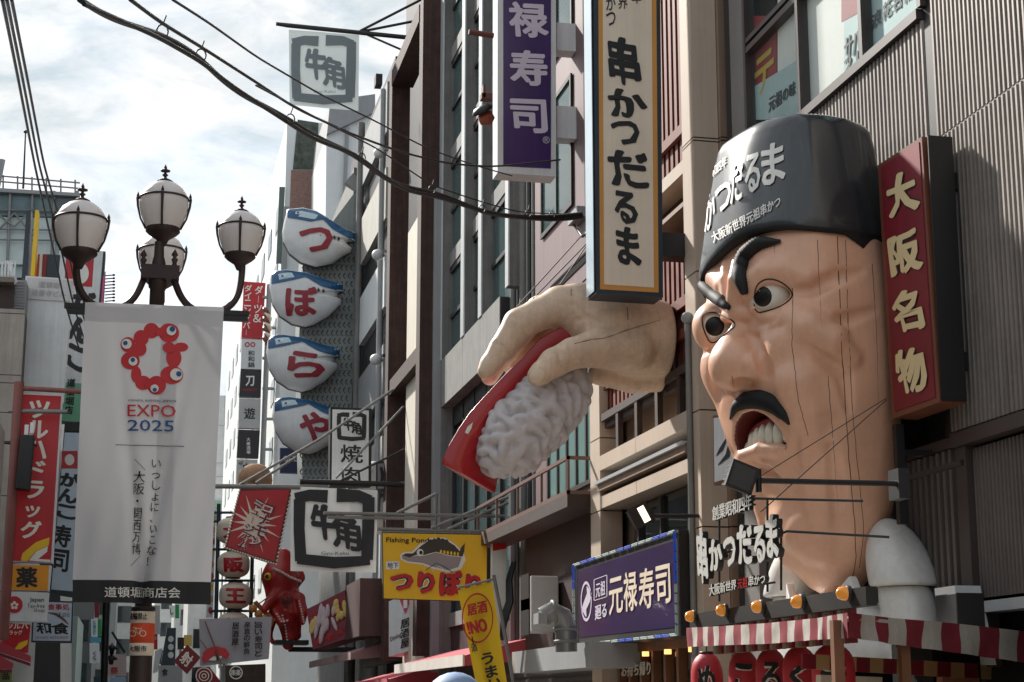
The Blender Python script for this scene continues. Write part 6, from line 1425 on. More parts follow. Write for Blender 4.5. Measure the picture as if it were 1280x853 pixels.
m = MB(); m.ell(pl, (265, 820), 13, 6, .07, M_wt, 16); m.poly(pl, [(252, 826), (253, 817), (259, 811), (270, 808), (282, 811), (287, 818), (284, 824), (276, 820), (266, 821), (256, 829)], .08, M_sred); m.stroke(pl, [(256, 777), (268, 808), (277, 831)], [1.6, 1.8, 1.2], .09, M_brf); m.stroke(pl, [(250, 800), (258, 811)], 1.2, .09, M_brf); m.stroke(pl, [(270, 812), (272, 826)], 3, .085, M_ink); m.build('picture', t)
letters(t, pl, [('旨い寿司と', [(318, 777), (328, 777), (327, 821), (318, 822)], M_ink, dict(off=.08, bold=.04, vert=True)), ('産直の鮮魚', [(305, 777), (313, 777), (312, 818), (304, 819)], M_ink, dict(off=.08, bold=.04, vert=True)), ('居酒屋', [(290, 778), (299, 778), (298, 807), (289, 808)], M_ink, dict(off=.08, bold=.05, vert=True))])
Y7 = 68.0; pl = YP(Y7); dq = [(300, 611), (366, 608), (345, 706), (281, 685)]
t = sign('star_burst_sign', 'tilted red sign with a white starburst and red block lettering', 'sign', pl, dq, .4, M_sred, mat('marquee_edge', (96, 26, 28), .5), [(301, 614), (362, 612), (343, 702), (284, 683)])
m = MB(); c = (318, 655)
for k in range(16):
    a = 2 * math.pi * k / 16 + .1; r = 38 if k % 2 else 29; m.poly(pl, [(c[0] + 11 * math.cos(a - .19), c[1] + 11 * math.sin(a - .19)), (c[0] + r * math.cos(a) * .98, c[1] + r * math.sin(a)), (c[0] + 11 * math.cos(a + .19), c[1] + 11 * math.sin(a + .19))], .02, mat('burst_cream', (230, 210, 190), .6, var=0))
m.ell(pl, c, 12, 20, .024, mat('burst_cream', (230, 210, 190)), 20, .3); m.build('starburst', t)
letters(t, pl, [('コナモン', [(331, 628), (345, 633), (325, 688), (310, 682)], M_wt, dict(off=.04, bold=.14, vert=True)), ('ミュージアム', [(319, 622), (331, 627), (308, 690), (296, 684)], M_wt, dict(off=.04, bold=.14, vert=True)), ('コナモン', [(331, 628), (345, 633), (325, 688), (310, 682)], M_dred, dict(off=.05, bold=.05, vert=True)), ('ミュージアム', [(319, 622), (331, 627), (308, 690), (296, 684)], M_dred, dict(off=.05, bold=.05, vert=True))])
for (a, b) in ((dq[0], dq[3]), (dq[3], dq[2]), (dq[2], dq[1])):
    for k in range(20): f = k / 20; m = MB(); m.ellipsoid(pl.at(a[0] + (b[0] - a[0]) * f, a[1] + (b[1] - a[1]) * f, .06), (.05, .05, .05), M_crm, None, 6, 4); m.build('bulb', t)
m = MB(); c = PY(319, 600, 87); u7 = np.linalg.norm(PY(320, 600, 87) - c); m.ellipsoid(c, (22 * u7, 20 * u7, 21 * u7), mat('patch_brown', (176, 132, 96), .6, var=.75, scale=.9)); tag(m.build('patterned_dome'), 'round brown patchy dome ornament above the starburst sign', 'ornament')
pl = YP(88.0); t = sign('shop_sign', 'dark navy sign reading OCEAN below the lowest fish lantern', 'sign', pl, [(350, 560), (386, 561), (386, 592), (350, 591)], .4, mat('ocean_navy', (22, 38, 78), .5)); letters(t, pl, [('OCEAN', bx(354, 570, 384, 577), M_wt, dict(off=.02, bold=.0))])
pl = YP(89.0); t = sign('shop_sign', 'red slanted sign with a yellow stripe behind the grill house sign', 'sign', pl, [(393, 566), (412, 566), (412, 608), (374, 608)], .3, M_sred); m = MB(); m.poly(pl, [(391, 568), (396, 568), (398, 607), (393, 607)], .02, M_ylw); m.build('stripe', t)
m = MB(); pl = YP(92.0)
for k in range(7): c = pl.at(333 + (k % 2) * 2, 390 + k * 6); m.lathe(c, [(.25, -.1), (.32, 0), (.25, .1)], [M_brf, M_crm][k % 2], 10, (.8, 0, .6))
m.tube([pl.at(331, 386), pl.at(333, 432)], .1, M_brf, 6); tag(m.build('coil_ornament'), 'brown and cream banded coil ornament between the dining sign and the fish lanterns', 'ornament')
# stacked tenant signs
Yt = 104.0; pl = YP(Yt); gt = 'tenant signs stacked on one bracket'
M_tb = mat('tenant_black', (44, 42, 46), .5); M_tg = mat('tenant_grey', (184, 184, 184), .5)
rows = [('red tenant sign with two columns of white katakana, top of its stack', [(305, 352), (332, 354), (328, 424), (302, 422)], M_sred), ('white tenant sign with two red rings below the red one', [(302, 424), (328, 425), (327, 462), (301, 461)], M_sw), ('black tenant sign with a white sword character', [(301, 462), (327, 463), (326, 497), (299, 496)], M_tb), ('pale grey tenant sign with a brush character', [(299, 498), (326, 499), (325, 536), (298, 535)], M_tg), ('black tenant sign with small white emblem and vertical writing', [(298, 537), (325, 538), (323, 573), (296, 572)], M_tb), ('lowest pale tenant sign marked 4F', [(296, 574), (322, 575), (321, 606), (295, 605)], M_tg)]
ts = [sign('tenant_sign', a, 'sign', pl, b, .5, c, None, None, gt) for a, b, c in rows]
letters(ts[0], pl, [('ダーツ＆', [(319, 357), (329, 357), (326, 404), (316, 404)], M_wt, dict(off=.02, bold=.03, vert=True)), ('ダイニングバー', [(306, 356), (315, 356), (312, 421), (303, 420)], M_wt, dict(off=.02, bold=.03, vert=True))])
m = MB(); m.ring(pl, (309, 431), 1.8, 3.2, .02, M_sred); m.ring(pl, (316, 431), 1.8, 3.2, .02, M_sred); m.build('emblem', ts[1]); letters(ts[1], pl, [('和和鍋', bx(310, 438, 318, 460), M_ink, dict(off=.02, bold=.02, vert=True))])
letters(ts[2], pl, [('刀', bx(307, 470, 318, 483), M_wt, dict(off=.02, bold=.04)), ('MARKET', bx(304, 486, 322, 489), M_sred, dict(off=.02, bold=.01))]); letters(ts[3], pl, [('遊', bx(305, 510, 319, 524), M_ink, dict(off=.02, bold=.02))]); letters(ts[4], pl, [('大衆酒場', bx(308, 547, 313, 568), M_wt, dict(off=.02, bold=.02, vert=True))])
letters(ts[5], pl, [('4F', bx(298, 577, 304, 582), M_ink, dict(off=.02, bold=.0)), ('白', bx(304, 579, 313, 592), M_ink, dict(off=.02, bold=.01))])
m = MB(); m.tube([PY(337, 356, Yt), PY(327, 606, Yt)], .16, M_grey, 8)
for k in range(6): m.tube([PY(328, 372 + k * 38, Yt), PY(345, 372 + k * 38, Yt)], .1, M_grey, 6)
tag(m.build('sign_bracket'), 'grey pole bracket behind the stack of tenant signs', 'bracket')
# diamond shooting sign and target
pl = YP(62.0); t = sign('diamond_sign', 'dark red diamond sign with a pale brush character on its corner', 'sign', pl, [(234, 806), (251, 822), (234, 843), (217, 827)], .2, M_dred); letters(t, pl, [('射', [(233, 812), (243, 822), (234, 836), (223, 826)], M_letter, dict(off=.02, bold=.04))])
pl = YP(61.0); t = sign('target_sign', 'dark red target sign with pale rings at the bottom edge', 'sign', pl, [(246, 834), (262, 834), (282, 860), (246, 862)], .2, M_dred); m = MB()
for r in (3, 6.5, 10.5): m.ring(pl, (255, 845), r - 1.1, r, .02, M_letter)
m.build('target_rings', t)
pl = YP(66.0); t = sign('round_mark_sign', 'brown sign with a white round crest below the sushi banner', 'sign', pl, [(282, 832), (332, 830), (332, 862), (282, 862)], .3, M_wood_dk); m = MB(); m.ring(pl, (295, 841), 7, 8.4, .02, M_wt); text(m, '串楽', pl, bx(289, 837, 301, 845), M_wt, .02, .03); m.build('emblem', t)
# ------------------------------------------------------------------ left side of the street
pl = YP(60.0); t = sign('pharmacy_sign', 'tall red pharmacy sign with white katakana and a yellow swoosh', 'sign', pl, [(26, 492), (78, 495), (66, 704), (6, 702)], .5, M_sred, M_sw, [(26.5, 493), (76.5, 495.5), (63.5, 703), (6.5, 701)])
letters(t, pl, [('ツルハドラッグ', [(37, 499), (63, 500), (51, 676), (25, 674)], M_letter, dict(off=.02, bold=.05, vert=True))])
m = MB(); m.poly(pl, [(28, 692), (45, 678), (62, 672), (61, 682), (44, 690), (34, 702), (26, 701)], .02, M_ylw); m.poly(pl, [(36, 701), (45, 690), (60, 683), (59, 690), (48, 699), (63, 700), (63, 703)], .024, M_wt); m.build('swoosh', t)
t = sign('pharmacy_sign', 'orange sign with one black medicine character under the red pharmacy sign', 'sign', pl, [(6, 706), (64, 707), (61, 739), (3, 738)], .5, mat('orange_face', (226, 150, 34), .5), M_sw, [(7, 706.5), (61.5, 707), (59.5, 738.5), (3.5, 737.5)]); letters(t, pl, [('薬', bx(20, 709, 47, 735), M_ink, dict(off=.02, bold=.05))])
t = sign('tax_free_sign', 'white Tax-free Shop sign with a red round blossom emblem', 'sign', pl, [(2, 739.5), (61, 741), (58, 778), (0, 776)], .5, M_sw)
m = MB(); m.ell(pl, (18, 756), 10.5, 10.5, .02, M_sred, 24)
for k in range(5): a = k * 2 * math.pi / 5 - .3; m.ell(pl, (18 + 3.4 * math.cos(a), 757 + 3.4 * math.sin(a)), 2, 2, .024, M_wt, 10)
m.build('emblem', t); letters(t, pl, [('Japan', bx(37, 747, 55, 754), M_ch, dict(off=.02, bold=.02)), ('Tax-free', bx(34, 755, 56, 760), M_ch, dict(off=.02, bold=.0)), ('Shop', bx(42, 761, 56, 766.5), M_ch, dict(off=.02, bold=.0))])
t = sign('pharmacy_sign', 'lower red pharmacy sign with two rows of white katakana behind the pink awning', 'sign', YP(63.0), [(4, 779), (38, 781), (35, 816), (2, 815)], .4, M_sred); letters(t, YP(63.0), [('ツルハ', bx(8, 780, 35, 786.5), M_letter, dict(off=.02, bold=.05)), ('ドラッグ', bx(7, 788, 28, 794), M_letter, dict(off=.02, bold=.04))]); m = MB(); m.poly(YP(63.0), [(18, 812), (24, 804), (35, 800), (34, 806), (26, 812)], .02, M_ylw); m.build('swoosh', t)
pl = YP(59.4); m = MB(); m.tube([pl.at(24, 478), pl.at(4, 800)], .17, mat('pole_red', (140, 84, 78), .6, var=.2, streak=.3), 10); m.tube([pl.at(20, 485), pl.at(105, 490)], .09, mat('pole_red', (140, 84, 78)), 6); m.tube([pl.at(10, 514), pl.at(84, 515)], .08, M_pole, 6); m.tube([pl.at(0, 553), pl.at(46, 557)], .05, M_steel_dk, 6); tag(m.build('utility_pole'), 'rusty red utility pole with crossbars in front of the red pharmacy sign', 'pole')
m = MB(); m.slab(YP(58.8), [(26, 543), (43, 544), (37, 613), (19, 611)], 0, -.5, M_black); tag(m.build('pole_box', bevel=.03), 'black box hung on the rusty pole before the red sign', 'box')
m = MB(); pl = YP(58.9)
for x, y in ((31, 537), (38, 534)): m.slab(pl, [(x, y - 6), (x + 5, y - 6), (x + 4, y + 8), (x - 1, y + 8)], 0, -.2, M_sw)
tag(m.build('junction_box'), 'two small white junction boxes on top of the black pole box', 'box')
pl = YP(66.0); t = sign('building_sign', 'blank white building name board with engraved grey letters on top', 'sign', pl, [(32, 345), (91, 349), (78, 500), (24, 494)], 1.2, M_sw)
m = MB(); m.slab(pl, [(34, 347.5), (89.5, 351), (86.5, 377.5), (32, 374)], .05, 0, mat('name_strip', (196, 196, 196), .5)); m.build('name_strip', t)
gk = mat('engraved_grey', (164, 164, 164), .6); letters(t, pl, [('道頓堀', [(49, 352), (75, 354), (74, 361.5), (48, 360)], gk, dict(off=.06, bold=.03)), ('法善寺ビル', [(40, 361.5), (83, 365), (82, 372.5), (39, 370)], gk, dict(off=.06, bold=.03))])
pl = YP(76.0); t = sign('board_sign', 'tall white board with a red square and black brush strokes, green at its foot', 'sign', pl, [(73, 312), (132, 314.5), (118, 529), (60, 526)], .8, M_sw, M_steel_dk, [(73.5, 313), (129, 315), (114.5, 480), (62, 478)])
m = MB(); m.slab(pl, [(62, 478), (114.5, 480), (111, 528), (58, 526)], .012, -.01, mat('board_green', (110, 176, 140), .5)); m.build('foot_band', t); m = MB(); m.poly(pl, [(82.5, 322), (117.5, 324), (115, 359), (80.5, 357)], .02, M_sred); m.ell(pl, (101, 342), 10, 13, .024, M_wt, 24); m.build('crest', t)
letters(t, pl, [('がんこ', [(90, 360), (121, 361), (108, 466), (80, 464)], M_ink, dict(off=.02, bold=.09, vert=True, warp=.06)), ('道頓堀店', [(84, 473), (95, 473), (91, 519), (80, 518)], M_ch, dict(off=.03, bold=.05, vert=True))])
m = MB(); m.slab(pl, [(112, 280), (122, 296), (122, 314), (108, 314)], -.05, -.5, M_navy); m.slab(pl, [(129, 346), (131.5, 346), (127, 392), (125, 392)], .05, 0, mat('magenta_edge', (210, 80, 140), .5)); m.build('edge_trim', t)
pl = YP(78.0); m = MB()
for k in range(9): m.tube([pl.at(131, 345 + k * 4.0), pl.at(142, 344 + k * 4.0)], .03, M_black, 5); m.ellipsoid(pl.at(142, 344 + k * 4), (.08, .08, .05), M_black, None, 8, 5)
m.tube([pl.at(131, 340), pl.at(128, 392)], .05, M_pole, 6); tag(m.build('sign_light_rack'), 'rack of thin black sign lamps sticking out beside the tall white board', 'lamp')
pl = YP(72.0); t = sign('sushi_sign', 'narrow pale blue sushi sign with black brush characters behind the grey banner', 'sign', pl, [(80, 540), (116, 541), (98, 748), (63, 742)], .5, mat('pale_blue_face', (198, 216, 232), .4), M_navy, [(81, 541), (115, 542), (97, 740), (64, 737)])
m = MB(); m.slab(pl, [(81, 528), (116, 529), (115, 540), (80, 539)], 0, -.3, M_black); m.build('top_cap', t); m = MB(); m.poly(pl, bx(77, 564, 97, 586), .02, M_sred); m.ell(pl, (87, 575), 6, 7, .024, M_wt, 20); m.build('crest', t)
letters(t, pl, [('がんこ', [(75, 590), (100, 590), (96, 650), (69, 650)], M_ink, dict(off=.02, bold=.07, vert=True, warp=.05)), ('寿司', [(69, 655), (91, 655), (84, 716), (64, 716)], M_ink, dict(off=.02, bold=.05, vert=True, warp=.04))])
pl = YP(68.0); t = sign('restaurant_sign', 'pale blue Japanese restaurant sign with black brush writing in a dark frame', 'sign', pl, [(41, 750), (92, 752), (90, 804), (39, 803)], .4, mat('pale_blue_face', (198, 216, 232)), M_navy, [(42.5, 752), (90, 754), (88, 801.5), (41, 801)])
letters(t, pl, [('食事処', bx(60, 755, 87, 763), M_sred, dict(off=.02, bold=.03)), ('天ぷら', bx(72, 766, 87, 772), M_ink, dict(off=.02, bold=.02)), ('和食', bx(45, 778, 86, 793), M_ink, dict(off=.02, bold=.05, warp=.06)), ('JAPANESE RESTAURANT', bx(44, 795.5, 86, 800), mat('plum', (150, 40, 90), .5), dict(off=.02, bold=.0))]); m = MB(); m.stroke(pl, [(60, 766), (70, 768), (80, 775), (86, 781)], [1, 3.5, 3, 1], .02, M_brf); m.build('picture', t)
# left building wall and stall awnings
XLw = -4.0; bl_ = thing('stone_building', 'beige stone clad building at the left edge with an open balcony on top', 'building', (-8, 68, 0))
yl_ = 64.0; xr = PY(28, 450, yl_)[0]; zt_l = PY(14, 385, yl_)[2]; M_stone = mat('stone_panel', (168, 160, 152), .7, var=.14, streak=.3, dirt=.1)
m = MB(); m.box(-16, xr - .05, yl_ + .05, 84, 0, zt_l, M_steel_dk); m.build('core_wall', bl_)
m = MB(); m.box(-16, -4.3, -25, 56, 0, 10, mat('unseen_wall_left', (160, 154, 148), .7, var=.3, scale=.4)); m.build('unseen_street_wall', bl_)  # out of view, added to block sky light from the left
m = MB(); zs_ = [PY(14, y, yl_)[2] for y in (860, 740, 620, 552, 516, 479, 469, 392, 386)]
for a, b in zip(zs_[:-1], zs_[1:]):
    for x0, x1 in ((xr - 1.55, xr), (xr - 3.2, xr - 1.57), (xr - 5, xr - 3.22)): m.box(x0 + .01, x1 - .01, yl_, yl_ + .3, a + .015, b - .015, M_stone)
m.build('stone_cladding', bl_)
m = MB(); m.ybox((-20, 352), (16, 386), yl_ + .6, 80, M_brownwall); m.ybox((-20, 345), (17, 353), yl_, 80, mat('balcony_slab', (120, 112, 104), .7)); m.build('upper_storey', bl_)
m = MB()
for k in range(7): m.ybox((-6 + k * 4, 326), (-5.2 + k * 4, 346), yl_ + .1, yl_ + .2, M_sw)
m.ybox((-20, 325), (16, 327), yl_ + .1, yl_ + .22, M_sw); m.ybox((-20, 343.5), (16, 345), yl_ + .1, yl_ + .22, M_sw); m.slab(YP(yl_ + .3), [(8, 326), (14, 326), (22, 352), (18, 356)], 0, -.1, M_sw); m.build('balcony_railing', bl_)
m = MB(); m.ybox((18, 350), (31, 392), yl_ + .8, yl_ + 3, mat('vent_grey', (140, 142, 146), .6)); 
for k in range(11): m.ybox((18, 352 + k * 3.6), (31, 353.4 + k * 3.6), yl_ + .75, yl_ + .79, M_grey)
m.build('louvre_box', bl_)
pl = YP(70.0); t = sign('edge_sign', 'thin dark sign seen nearly edge on with a yellow strip beside it', 'sign', pl, [(33, 263), (39, 263), (33, 348), (27, 348)], 1.2, M_navy); m = MB(); m.slab(pl, [(44, 263), (48.5, 263), (43, 345), (38, 345)], 0, -.8, M_ylw); m.build('yellow_strip', t); m = MB(); m.slab(pl, [(46, 311), (58, 311), (56, 346), (42, 346)], -.9, -1.1, mat('strip_red', (140, 50, 50), .6)); m.slab(pl, [(48.5, 311), (52, 311), (50, 346), (46.5, 346)], -.85, -.89, M_sw); m.slab(pl, [(58, 311), (74, 312), (71, 346), (55, 346)], -.9, -1.2, M_navy); m.build('lower_panel', t)
# glazed hall behind
hg = thing('glazed_hall', 'tall glazed steel hall with a roof railing behind the left signs', 'building', (-12, 98, 0)); Yg = 95.0; pl = YP(Yg)
m = MB(); m.slab(pl, [(-60, 236), (98, 246), (98, 345), (-60, 345)], -.4, -20, mat('hall_panel', (176, 192, 192), .5)); m.build('back_wall', hg)
m = MB(); m.slab(pl, [(-60, 238), (98, 247), (96, 272), (-60, 268)], .0, -.3, mat('hall_glass_dark', (96, 122, 126), .25, var=.4, scale=.8)); m.slab(pl, [(70, 246), (98, 247), (98, 300), (70, 300)], .06, -.1, mat('hall_glass_slate', (84, 98, 104), .3)); m.slab(pl, [(-60, 269), (70, 272), (68, 330), (-60, 330)], -.1, -.35, mat('hall_glass', (196, 208, 206), .3, var=.15, scale=.5)); m.build('glazing', hg)
m = MB()
for x in (-20, 13, 41, 68, 97): m.tube([pl.at(x, 240, .15), pl.at(x - 4, 345, .15)], .09, M_pole, 6)
for y in (263, 287, 300): m.tube([pl.at(-60, y, .2), pl.at(72, y + 2, .2)], .05, M_pole, 5)
for a, b in (((-12, 262), (18, 285)), ((18, 285), (42, 262)), ((18, 268), (-12, 300)), ((18, 268), (42, 296))): m.tube([pl.at(*a, .22), pl.at(*b, .22)], .06, M_pole, 5)
m.slab(pl, [(-60, 234), (100, 244), (100, 248), (-60, 239)], .4, -20, M_grey); m.build('steel_frame', hg)
m = MB()
for y0, y1 in ((219, 229), (226, 236)): m.tube([pl.at(-60, y0 - 4), pl.at(100, y1)], .05, M_pole, 5)
for x in range(-50, 101, 18): m.tube([pl.at(x, 219 + x * .065), pl.at(x, 240 + x * .05)], .05, M_pole, 5)
m.build('roof_railing', hg); m = MB(); m.tube([pl.at(32, 165), pl.at(29, 236)], [.04, .07], M_steel_dk, 6); m.ellipsoid(pl.at(32, 165), (.12, .12, .1), M_black, None, 8, 6); m.tube([pl.at(3, 200), pl.at(-4, 236)], .18, M_grey, 6); m.build('mast', hg)
m = MB()
for k, (y0, y1, mt) in enumerate(((345, 420, M_brownwall), (420, 560, M_grey), (560, 700, M_conc), (700, 872, M_steel_dk))): m.slab(pl, [(-60, y0), (75, y0), (75, y1), (-60, y1)], -.5, -18, mt)
m.build('lower_wall', hg)
for (lb, q_, X0) in (('pink sloping stall awning at the left edge', [(-10, 798), (38, 820), (38, 828), (-10, 812)], 55.0), ('lower pink stall awning with a fringe, at the far left', [(-10, 814), (16, 829), (15, 836), (-10, 836)], 54.0)):
    p_ = YP(X0); t = thing('stall_awning', lb, 'awning', sbase(p_, q_, 2), 'pink stall awnings on the left'); m = MB(); m.slab(p_, q_, 0, -.4, M_pink); m.build('canopy', t); m = MB(); m.slab(p_, [(q_[-1][0], q_[-1][1] + 1), (q_[2][0], q_[2][1] + 1), (q_[2][0], q_[2][1] + 5), (q_[-1][0], q_[-1][1] + 5)], .05, 0, M_dred); m.build('fringe', t)
pl = YP(54.5); t = sign('menu_sign', 'small yellow green menu sign with black character below the left awnings', 'sign', pl, [(0, 837), (15, 837), (15, 853), (0, 853)], .2, mat('menu_green', (150, 164, 110), .6)); letters(t, pl, [('品', bx(3, 840, 12, 850), M_ink, dict(off=.02, bold=.03))])
# ------------------------------------------------------------------ far end of the street
rng = random.Random(11)
M_far = [mat('far_a', (176, 180, 180), .6, streak=.1), mat('far_b', (120, 124, 126), .6, streak=.15), mat('far_c', (70, 74, 76), .6), mat('far_d', (200, 202, 200), .6), mat('far_e', (150, 140, 130), .6), mat('far_f', (96, 112, 112), .6)]
names = ['pale', 'mid grey', 'dark', 'white', 'tan', 'slate']
def farblk(label, x0, x1, yt, Y, mi, win=True, depth=14):
    pl = YP(Y); t = thing('far_building', label, 'building', sbase(pl, [(x0, yt), (x1, yt), (x1, 878), (x0, 878)], depth)); m = MB(); a = pl.at(x0, yt); b = pl.at(x1, 878)
    m.box(a[0], b[0], Y, Y + depth, 0, a[2], M_far[mi]); m.build('wall', t)
    if win:
        nf = int(max(2, (a[2] - 2) // 3.2)); nf = min(nf, 9); nc = max(1, int((b[0] - a[0]) // 2.6))
        for r in range(nf):
            for c in range(nc):
                w = (b[0] - a[0]) / nc; m = MB(); m.box(a[0] + w * c + .25 * w, a[0] + w * c + .8 * w, Y - .06, Y - .01, 3 + r * 3.2, 4.6 + r * 3.2, M_glass_d); m.build('window', t)
farblk('white far tower left of the tenant signs at the end of the street', 262, 300, 494, 190, 3, False)
m = MB(); pl = YP(189.6)
for y in (532, 579, 596, 640, 690): m.stroke(pl, [(262, y), (299, y)], .8, 0.05, M_grey)
m.stroke(pl, [(281, 495), (279, 760)], .6, .055, M_grey); m.slab(pl, [(268, 626), (292, 626), (292, 636), (268, 636)], .1, 0, mat('green_win', (130, 160, 142), .5)); m.slab(pl, [(268, 640), (292, 640), (292, 652), (268, 652)], .1, 0, M_glass); struct(m.build('facade_joint', COL.objects['far_building']), 'stuff') if False else m.build('facade_joint', COL.objects['far_building'])
spec = [('slate far block right of the restaurant sign', 60, 92, 770, 120, 5), ('dark far block with shaded windows left of the black pole', 92, 112, 700, 135, 2), ('mid grey far block behind the convenience sign', 110, 140, 690, 160, 1), ('pale far block left of the lamp post pole', 138, 166, 740, 175, 0), ('white far block right of the lamp post pole', 196, 222, 690, 210, 3), ('pale far block with green signs at its edge', 220, 246, 720, 180, 0), ('white far house with thin black downpipes', 236, 262, 735, 150, 3), ('dark far block closing the street behind the lamp post', 150, 205, 765, 230, 2)]
for s in spec: farblk(*s)
def fsign(label, q, mt, Y, words, ink_, frame=None):
    pl = YP(Y); t = sign('far_sign', label, 'sign', pl, q, .3, mt)
    if words: letters(t, pl, [(w, bx_, ink_, dict(off=.03, bold=.03, vert=v)) for w, bx_, v in words])
M_gr = mat('far_green', (30, 130, 72), .5); M_tq = mat('far_teal', (60, 150, 170), .5)
fsign('white and green vertical convenience shop sign', bx(114, 774, 122, 796), M_sw, 96, [('FamilyMart', bx(116, 776, 120, 794), True)], M_tq); fsign('green strip sign beside the convenience shop sign', bx(122, 774, 127, 795), M_gr, 96, None, None); fsign('small teal sign under the convenience shop sign', bx(113, 797, 126, 803), M_tq, 96, None, None)
fsign('white vertical sign with a red round crest left of the black pole', bx(112, 804, 124, 829), M_sw, 94, [('くら', bx(116, 814, 120, 826), True)], M_ch); fsign('dark red lantern coloured sign high left of the black pole', bx(118, 752, 124, 772), M_dred, 97, None, None)
fsign('grey vertical sign right of the bicycle notice', bx(187, 757, 200, 793), M_tg, 92, [('会議', bx(189, 762, 192, 774), True)], M_ch); fsign('small red and white notice sign below the grey one', bx(186, 793, 197, 812), M_sred, 91, [('入口', bx(188, 796, 195, 800), False)], M_wt)
fsign('white sign with black mark and green strip over the street', bx(212, 757, 219, 772), M_sw, 110, [('し', bx(213, 760, 217, 769), True)], M_ink); fsign('green white vertical sign at the far right block', bx(219, 756, 224, 773), M_gr, 109, None, None); fsign('yellow sign strip above the red diamond sign', bx(230, 794, 240, 808), mat('far_yellow', (226, 196, 110), .5), 90, None, None); fsign('brown sign left of the yellow strip', bx(222, 797, 230, 812), M_wood_dk, 90, None, None)
fsign('blue white shop fascia low on the far left', bx(137, 846, 157, 856), mat('far_bluewhite', (170, 190, 220), .5), 84, None, None); fsign('teal shop fascia at the bottom left', bx(117, 846, 134, 856), mat('far_tealdark', (50, 90, 100), .5), 83, None, None)
fsign('pale poster with pink writing left of the lamp pole', bx(133, 818, 158, 845), mat('far_poster', (200, 180, 176), .6), 86, [('祭', bx(138, 834, 148, 843), False)], M_sred); fsign('grey menu board with rows of pictures right of the lamp pole', bx(198, 832, 228, 860), M_tg, 80, [('食', bx(202, 836, 210, 845), False)], M_ch); fsign('slanted white banner hanging right of the lamp pole', [(194, 814), (203, 810), (197, 840), (191, 842)], M_sw, 88, None, None)
t = thing('sign_tower', 'dark tapering sign tower with round pale lamps right of the lamp post', 'tower', PY(213, 870, 100)); pl = YP(100.0); m = MB(); m.slab(pl, [(209, 785), (220, 785), (219, 832), (201, 832)], 0, -1.5, M_navy); m.build('board', t); m = MB()
for k in range(3): m.ell(pl, (213.5, 799 + k * 10), 3.6, 4, .05, M_tg, 14)
m.build('lamp_disc', t)
m = MB(); pl = YP(78.0); m.tube([pl.at(133, 750), pl.at(129, 880)], .16, M_black, 8); m.tube([pl.at(140, 790), pl.at(156, 816)], .05, M_black, 5); tag(m.build('utility_pole'), 'thin black pole left of the lamp post at the far end of the street', 'pole')
for x, y, lb in ((140, 812, 'upper small black roofed lamp right of the black pole'), (139, 825, 'lower small black roofed lamp right of the black pole')):
    m = MB(); c = YP(79.0).at(x, y); m.lathe(c, [(.0, .3), (.08, .2), (.3, .05), (.26, 0), (.12, -.02), (.1, -.2), (.0, -.22)], M_black, 10); tag(m.build('roofed_lamp'), lb, 'lamp', 'small roofed lamps on the black pole')
# ------------------------------------------------------------------ overhead wires
def soft3(p):
    p = np.array(p)
    for _ in range(3):
        a, b = p[:-1], p[1:]; q = np.stack([a * .75 + b * .25, a * .25 + b * .75], 1).reshape(-1, 3); p = np.concatenate([p[:1], q, p[-1:]])
    return list(p)
def cable(px, Ya, Yb_, r, name, label, sag=0, group=None, twin=0):
    pp = path(px, 70); m = MB(); P3 = []
    for k, (x, y) in enumerate(pp): P3.append(PY(x, y, Ya + (Yb_ - Ya) * k / 69))
    P3 = np.array(P3)
    for _ in range(6): P3[1:-1] = (P3[:-2] + 2 * P3[1:-1] + P3[2:]) / 4
    m.tube(list(P3), r, M_wire, 7)
    if twin:
        Q3 = P3 + np.array([[.0, 0, twin * math.sin(k * .35)] for k in range(70)]) + np.array([.03, 0, -.03]); m.tube(list(Q3), [q * .8 for q in r], M_wire, 6)
    return tag(m.build(name), label, 'cable', group), P3
c1 = [(100, 0), (130, 20), (160, 31), (200, 42), (250, 71), (270, 95), (300, 118), (350, 143), (400, 175), (445, 193), (470, 216), (500, 235), (545, 240), (570, 252), (610, 268), (655, 272), (700, 272), (726, 268)]
_, CB = cable(c1, 13.0, 32.5, [.026 + .024 * k / 69 for k in range(70)], 'overhead_cable', 'thickest black cable bundle sagging from top left to the cream skewer sign', twin=.03)
_, CA = cable([(163, 0), (200, 28), (250, 58), (320, 103), (370, 136), (440, 168), (500, 190), (560, 205), (618, 209), (700, 200)], 13.4, 32.8, .018, 'overhead_cable', 'medium black wire carrying the hooks above the thick cable bundle')
cable([(216, 0), (260, 28), (320, 71), (400, 118), (470, 152), (530, 184), (590, 206), (640, 220)], 14.0, 33.2, .013, 'overhead_cable', 'uppermost thin black wire starting right of the others at the top edge')
cable([(320, 107), (400, 150), (470, 185), (540, 232), (600, 252), (650, 266), (716, 268)], 19, 32.6, .012, 'overhead_cable', 'thinnest black wire between the hook wire and the thick bundle')
m = MB()
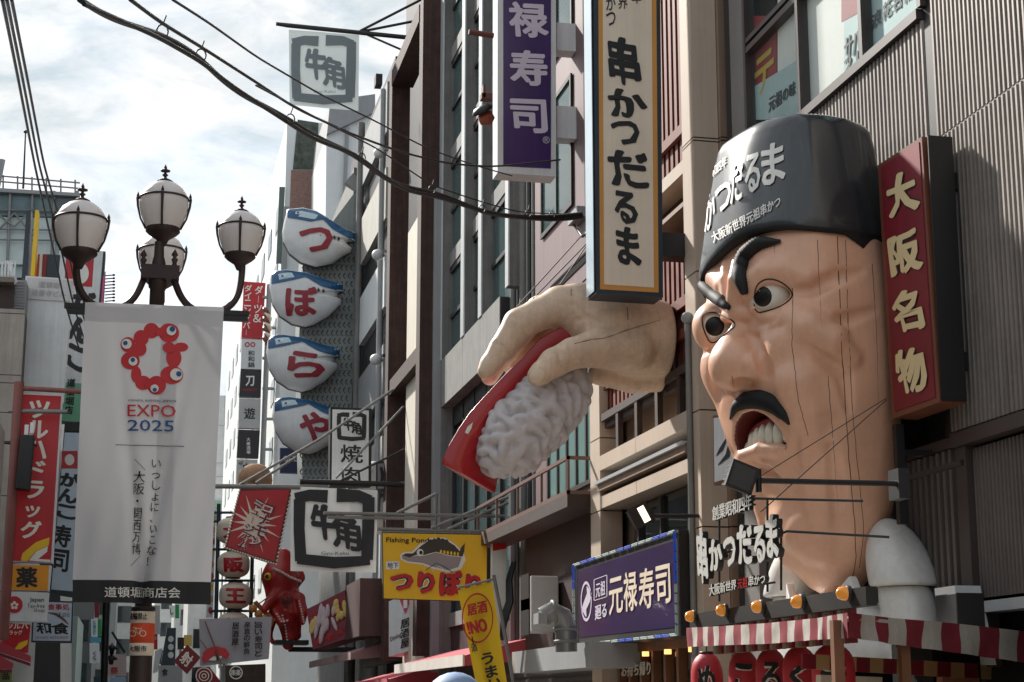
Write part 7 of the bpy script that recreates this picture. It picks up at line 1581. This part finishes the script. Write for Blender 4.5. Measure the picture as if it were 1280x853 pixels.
for x, yy in ((203, 40), (251, 70), (363, 150), (452, 198), (540, 238), (603, 262), (660, 268), (690, 270)):
    f = (x - 100) / 626; Yc = 13 + (32.5 - 13) * f; c = PY(x, yy - 1, Yc); r = .055
    m.tube([c + np.array([r * math.cos(a), 0, r * 1.25 * math.sin(a)]) for a in np.linspace(0, 2 * math.pi, 14)], .009, M_wire, 5, False)
    m.tube([c + np.array([0, 0, r * 1.2]), c + np.array([.03, 0, r * 3])], .008, M_wire, 5)
struct(tag(m.build('cable_hook'), 'small wire rings holding the thick cable bundle to the wire above', 'hook'), 'thing'); COL.objects['cable_hook'].pop('kind', None)
m = MB(); p = PX(727, 268, 8.75); m.box(8.6, 8.8, p[1] - .2, p[1] + .6, p[2] - .1, p[2] + .12, M_grey); m.tube([p + np.array([-.1, 0, 0]), PX(716, 280, 8.7), PX(728, 296, 8.7), PX(735, 290, 8.7)], .03, M_wire, 6); tag(m.build('cable_anchor'), 'grey cable anchor with looped wire ends on the mauve wall', 'anchor')
for k, (a, b) in enumerate(((3, 56), (8.5, 66), (14.5, 74))):
    cable([(a, 0), (a + 20, 100), (a + 40, 205), (b + 8, 300), (b + 24, 375), (b + 44, 440)], 22 + k, 60 + k, .028, 'overhead_cable', ['left one of the three thin wires dropping from the top left corner', 'middle one of the three thin wires dropping from the top left corner', 'right one of the three thin wires dropping from the top left corner'][k])
pl = YP(33.2); m = MB(); m.tube([pl.at(586, 40), pl.at(617, 45)], .06, mat('rust_arm', (104, 56, 48), .6), 6); tag(m.build('steel_beam'), 'short rusty steel beam end left of the purple hanging sign', 'beam')
t = thing('wall_lamp', 'round rusty wall lamp with a black rim left of the purple hanging sign', 'lamp', pl.at(606, 150)); m = MB(); c = pl.at(603, 138); m.lathe(c, [(.0, .1), (.16, .08), (.24, .0), (.22, -.04), (.0, -.04)], M_black, 18, (-.5, -.3, .8)); m.build('rim', t); m = MB(); m.lathe(c + np.array([.1, .1, -.12]), [(.12, .12), (.18, 0), (.12, -.14), (0, -.16)], mat('rust_lamp', (140, 74, 54), .6), 14); m.build('housing', t); m = MB(); m.ybox((602, 116), (616, 124), 33.2, 33.4, mat('rust_arm', (104, 56, 48))); m.ybox((604, 106), (607, 122), 33.2, 33.4, mat('rust_arm', (104, 56, 48))); m.build('bracket', t)
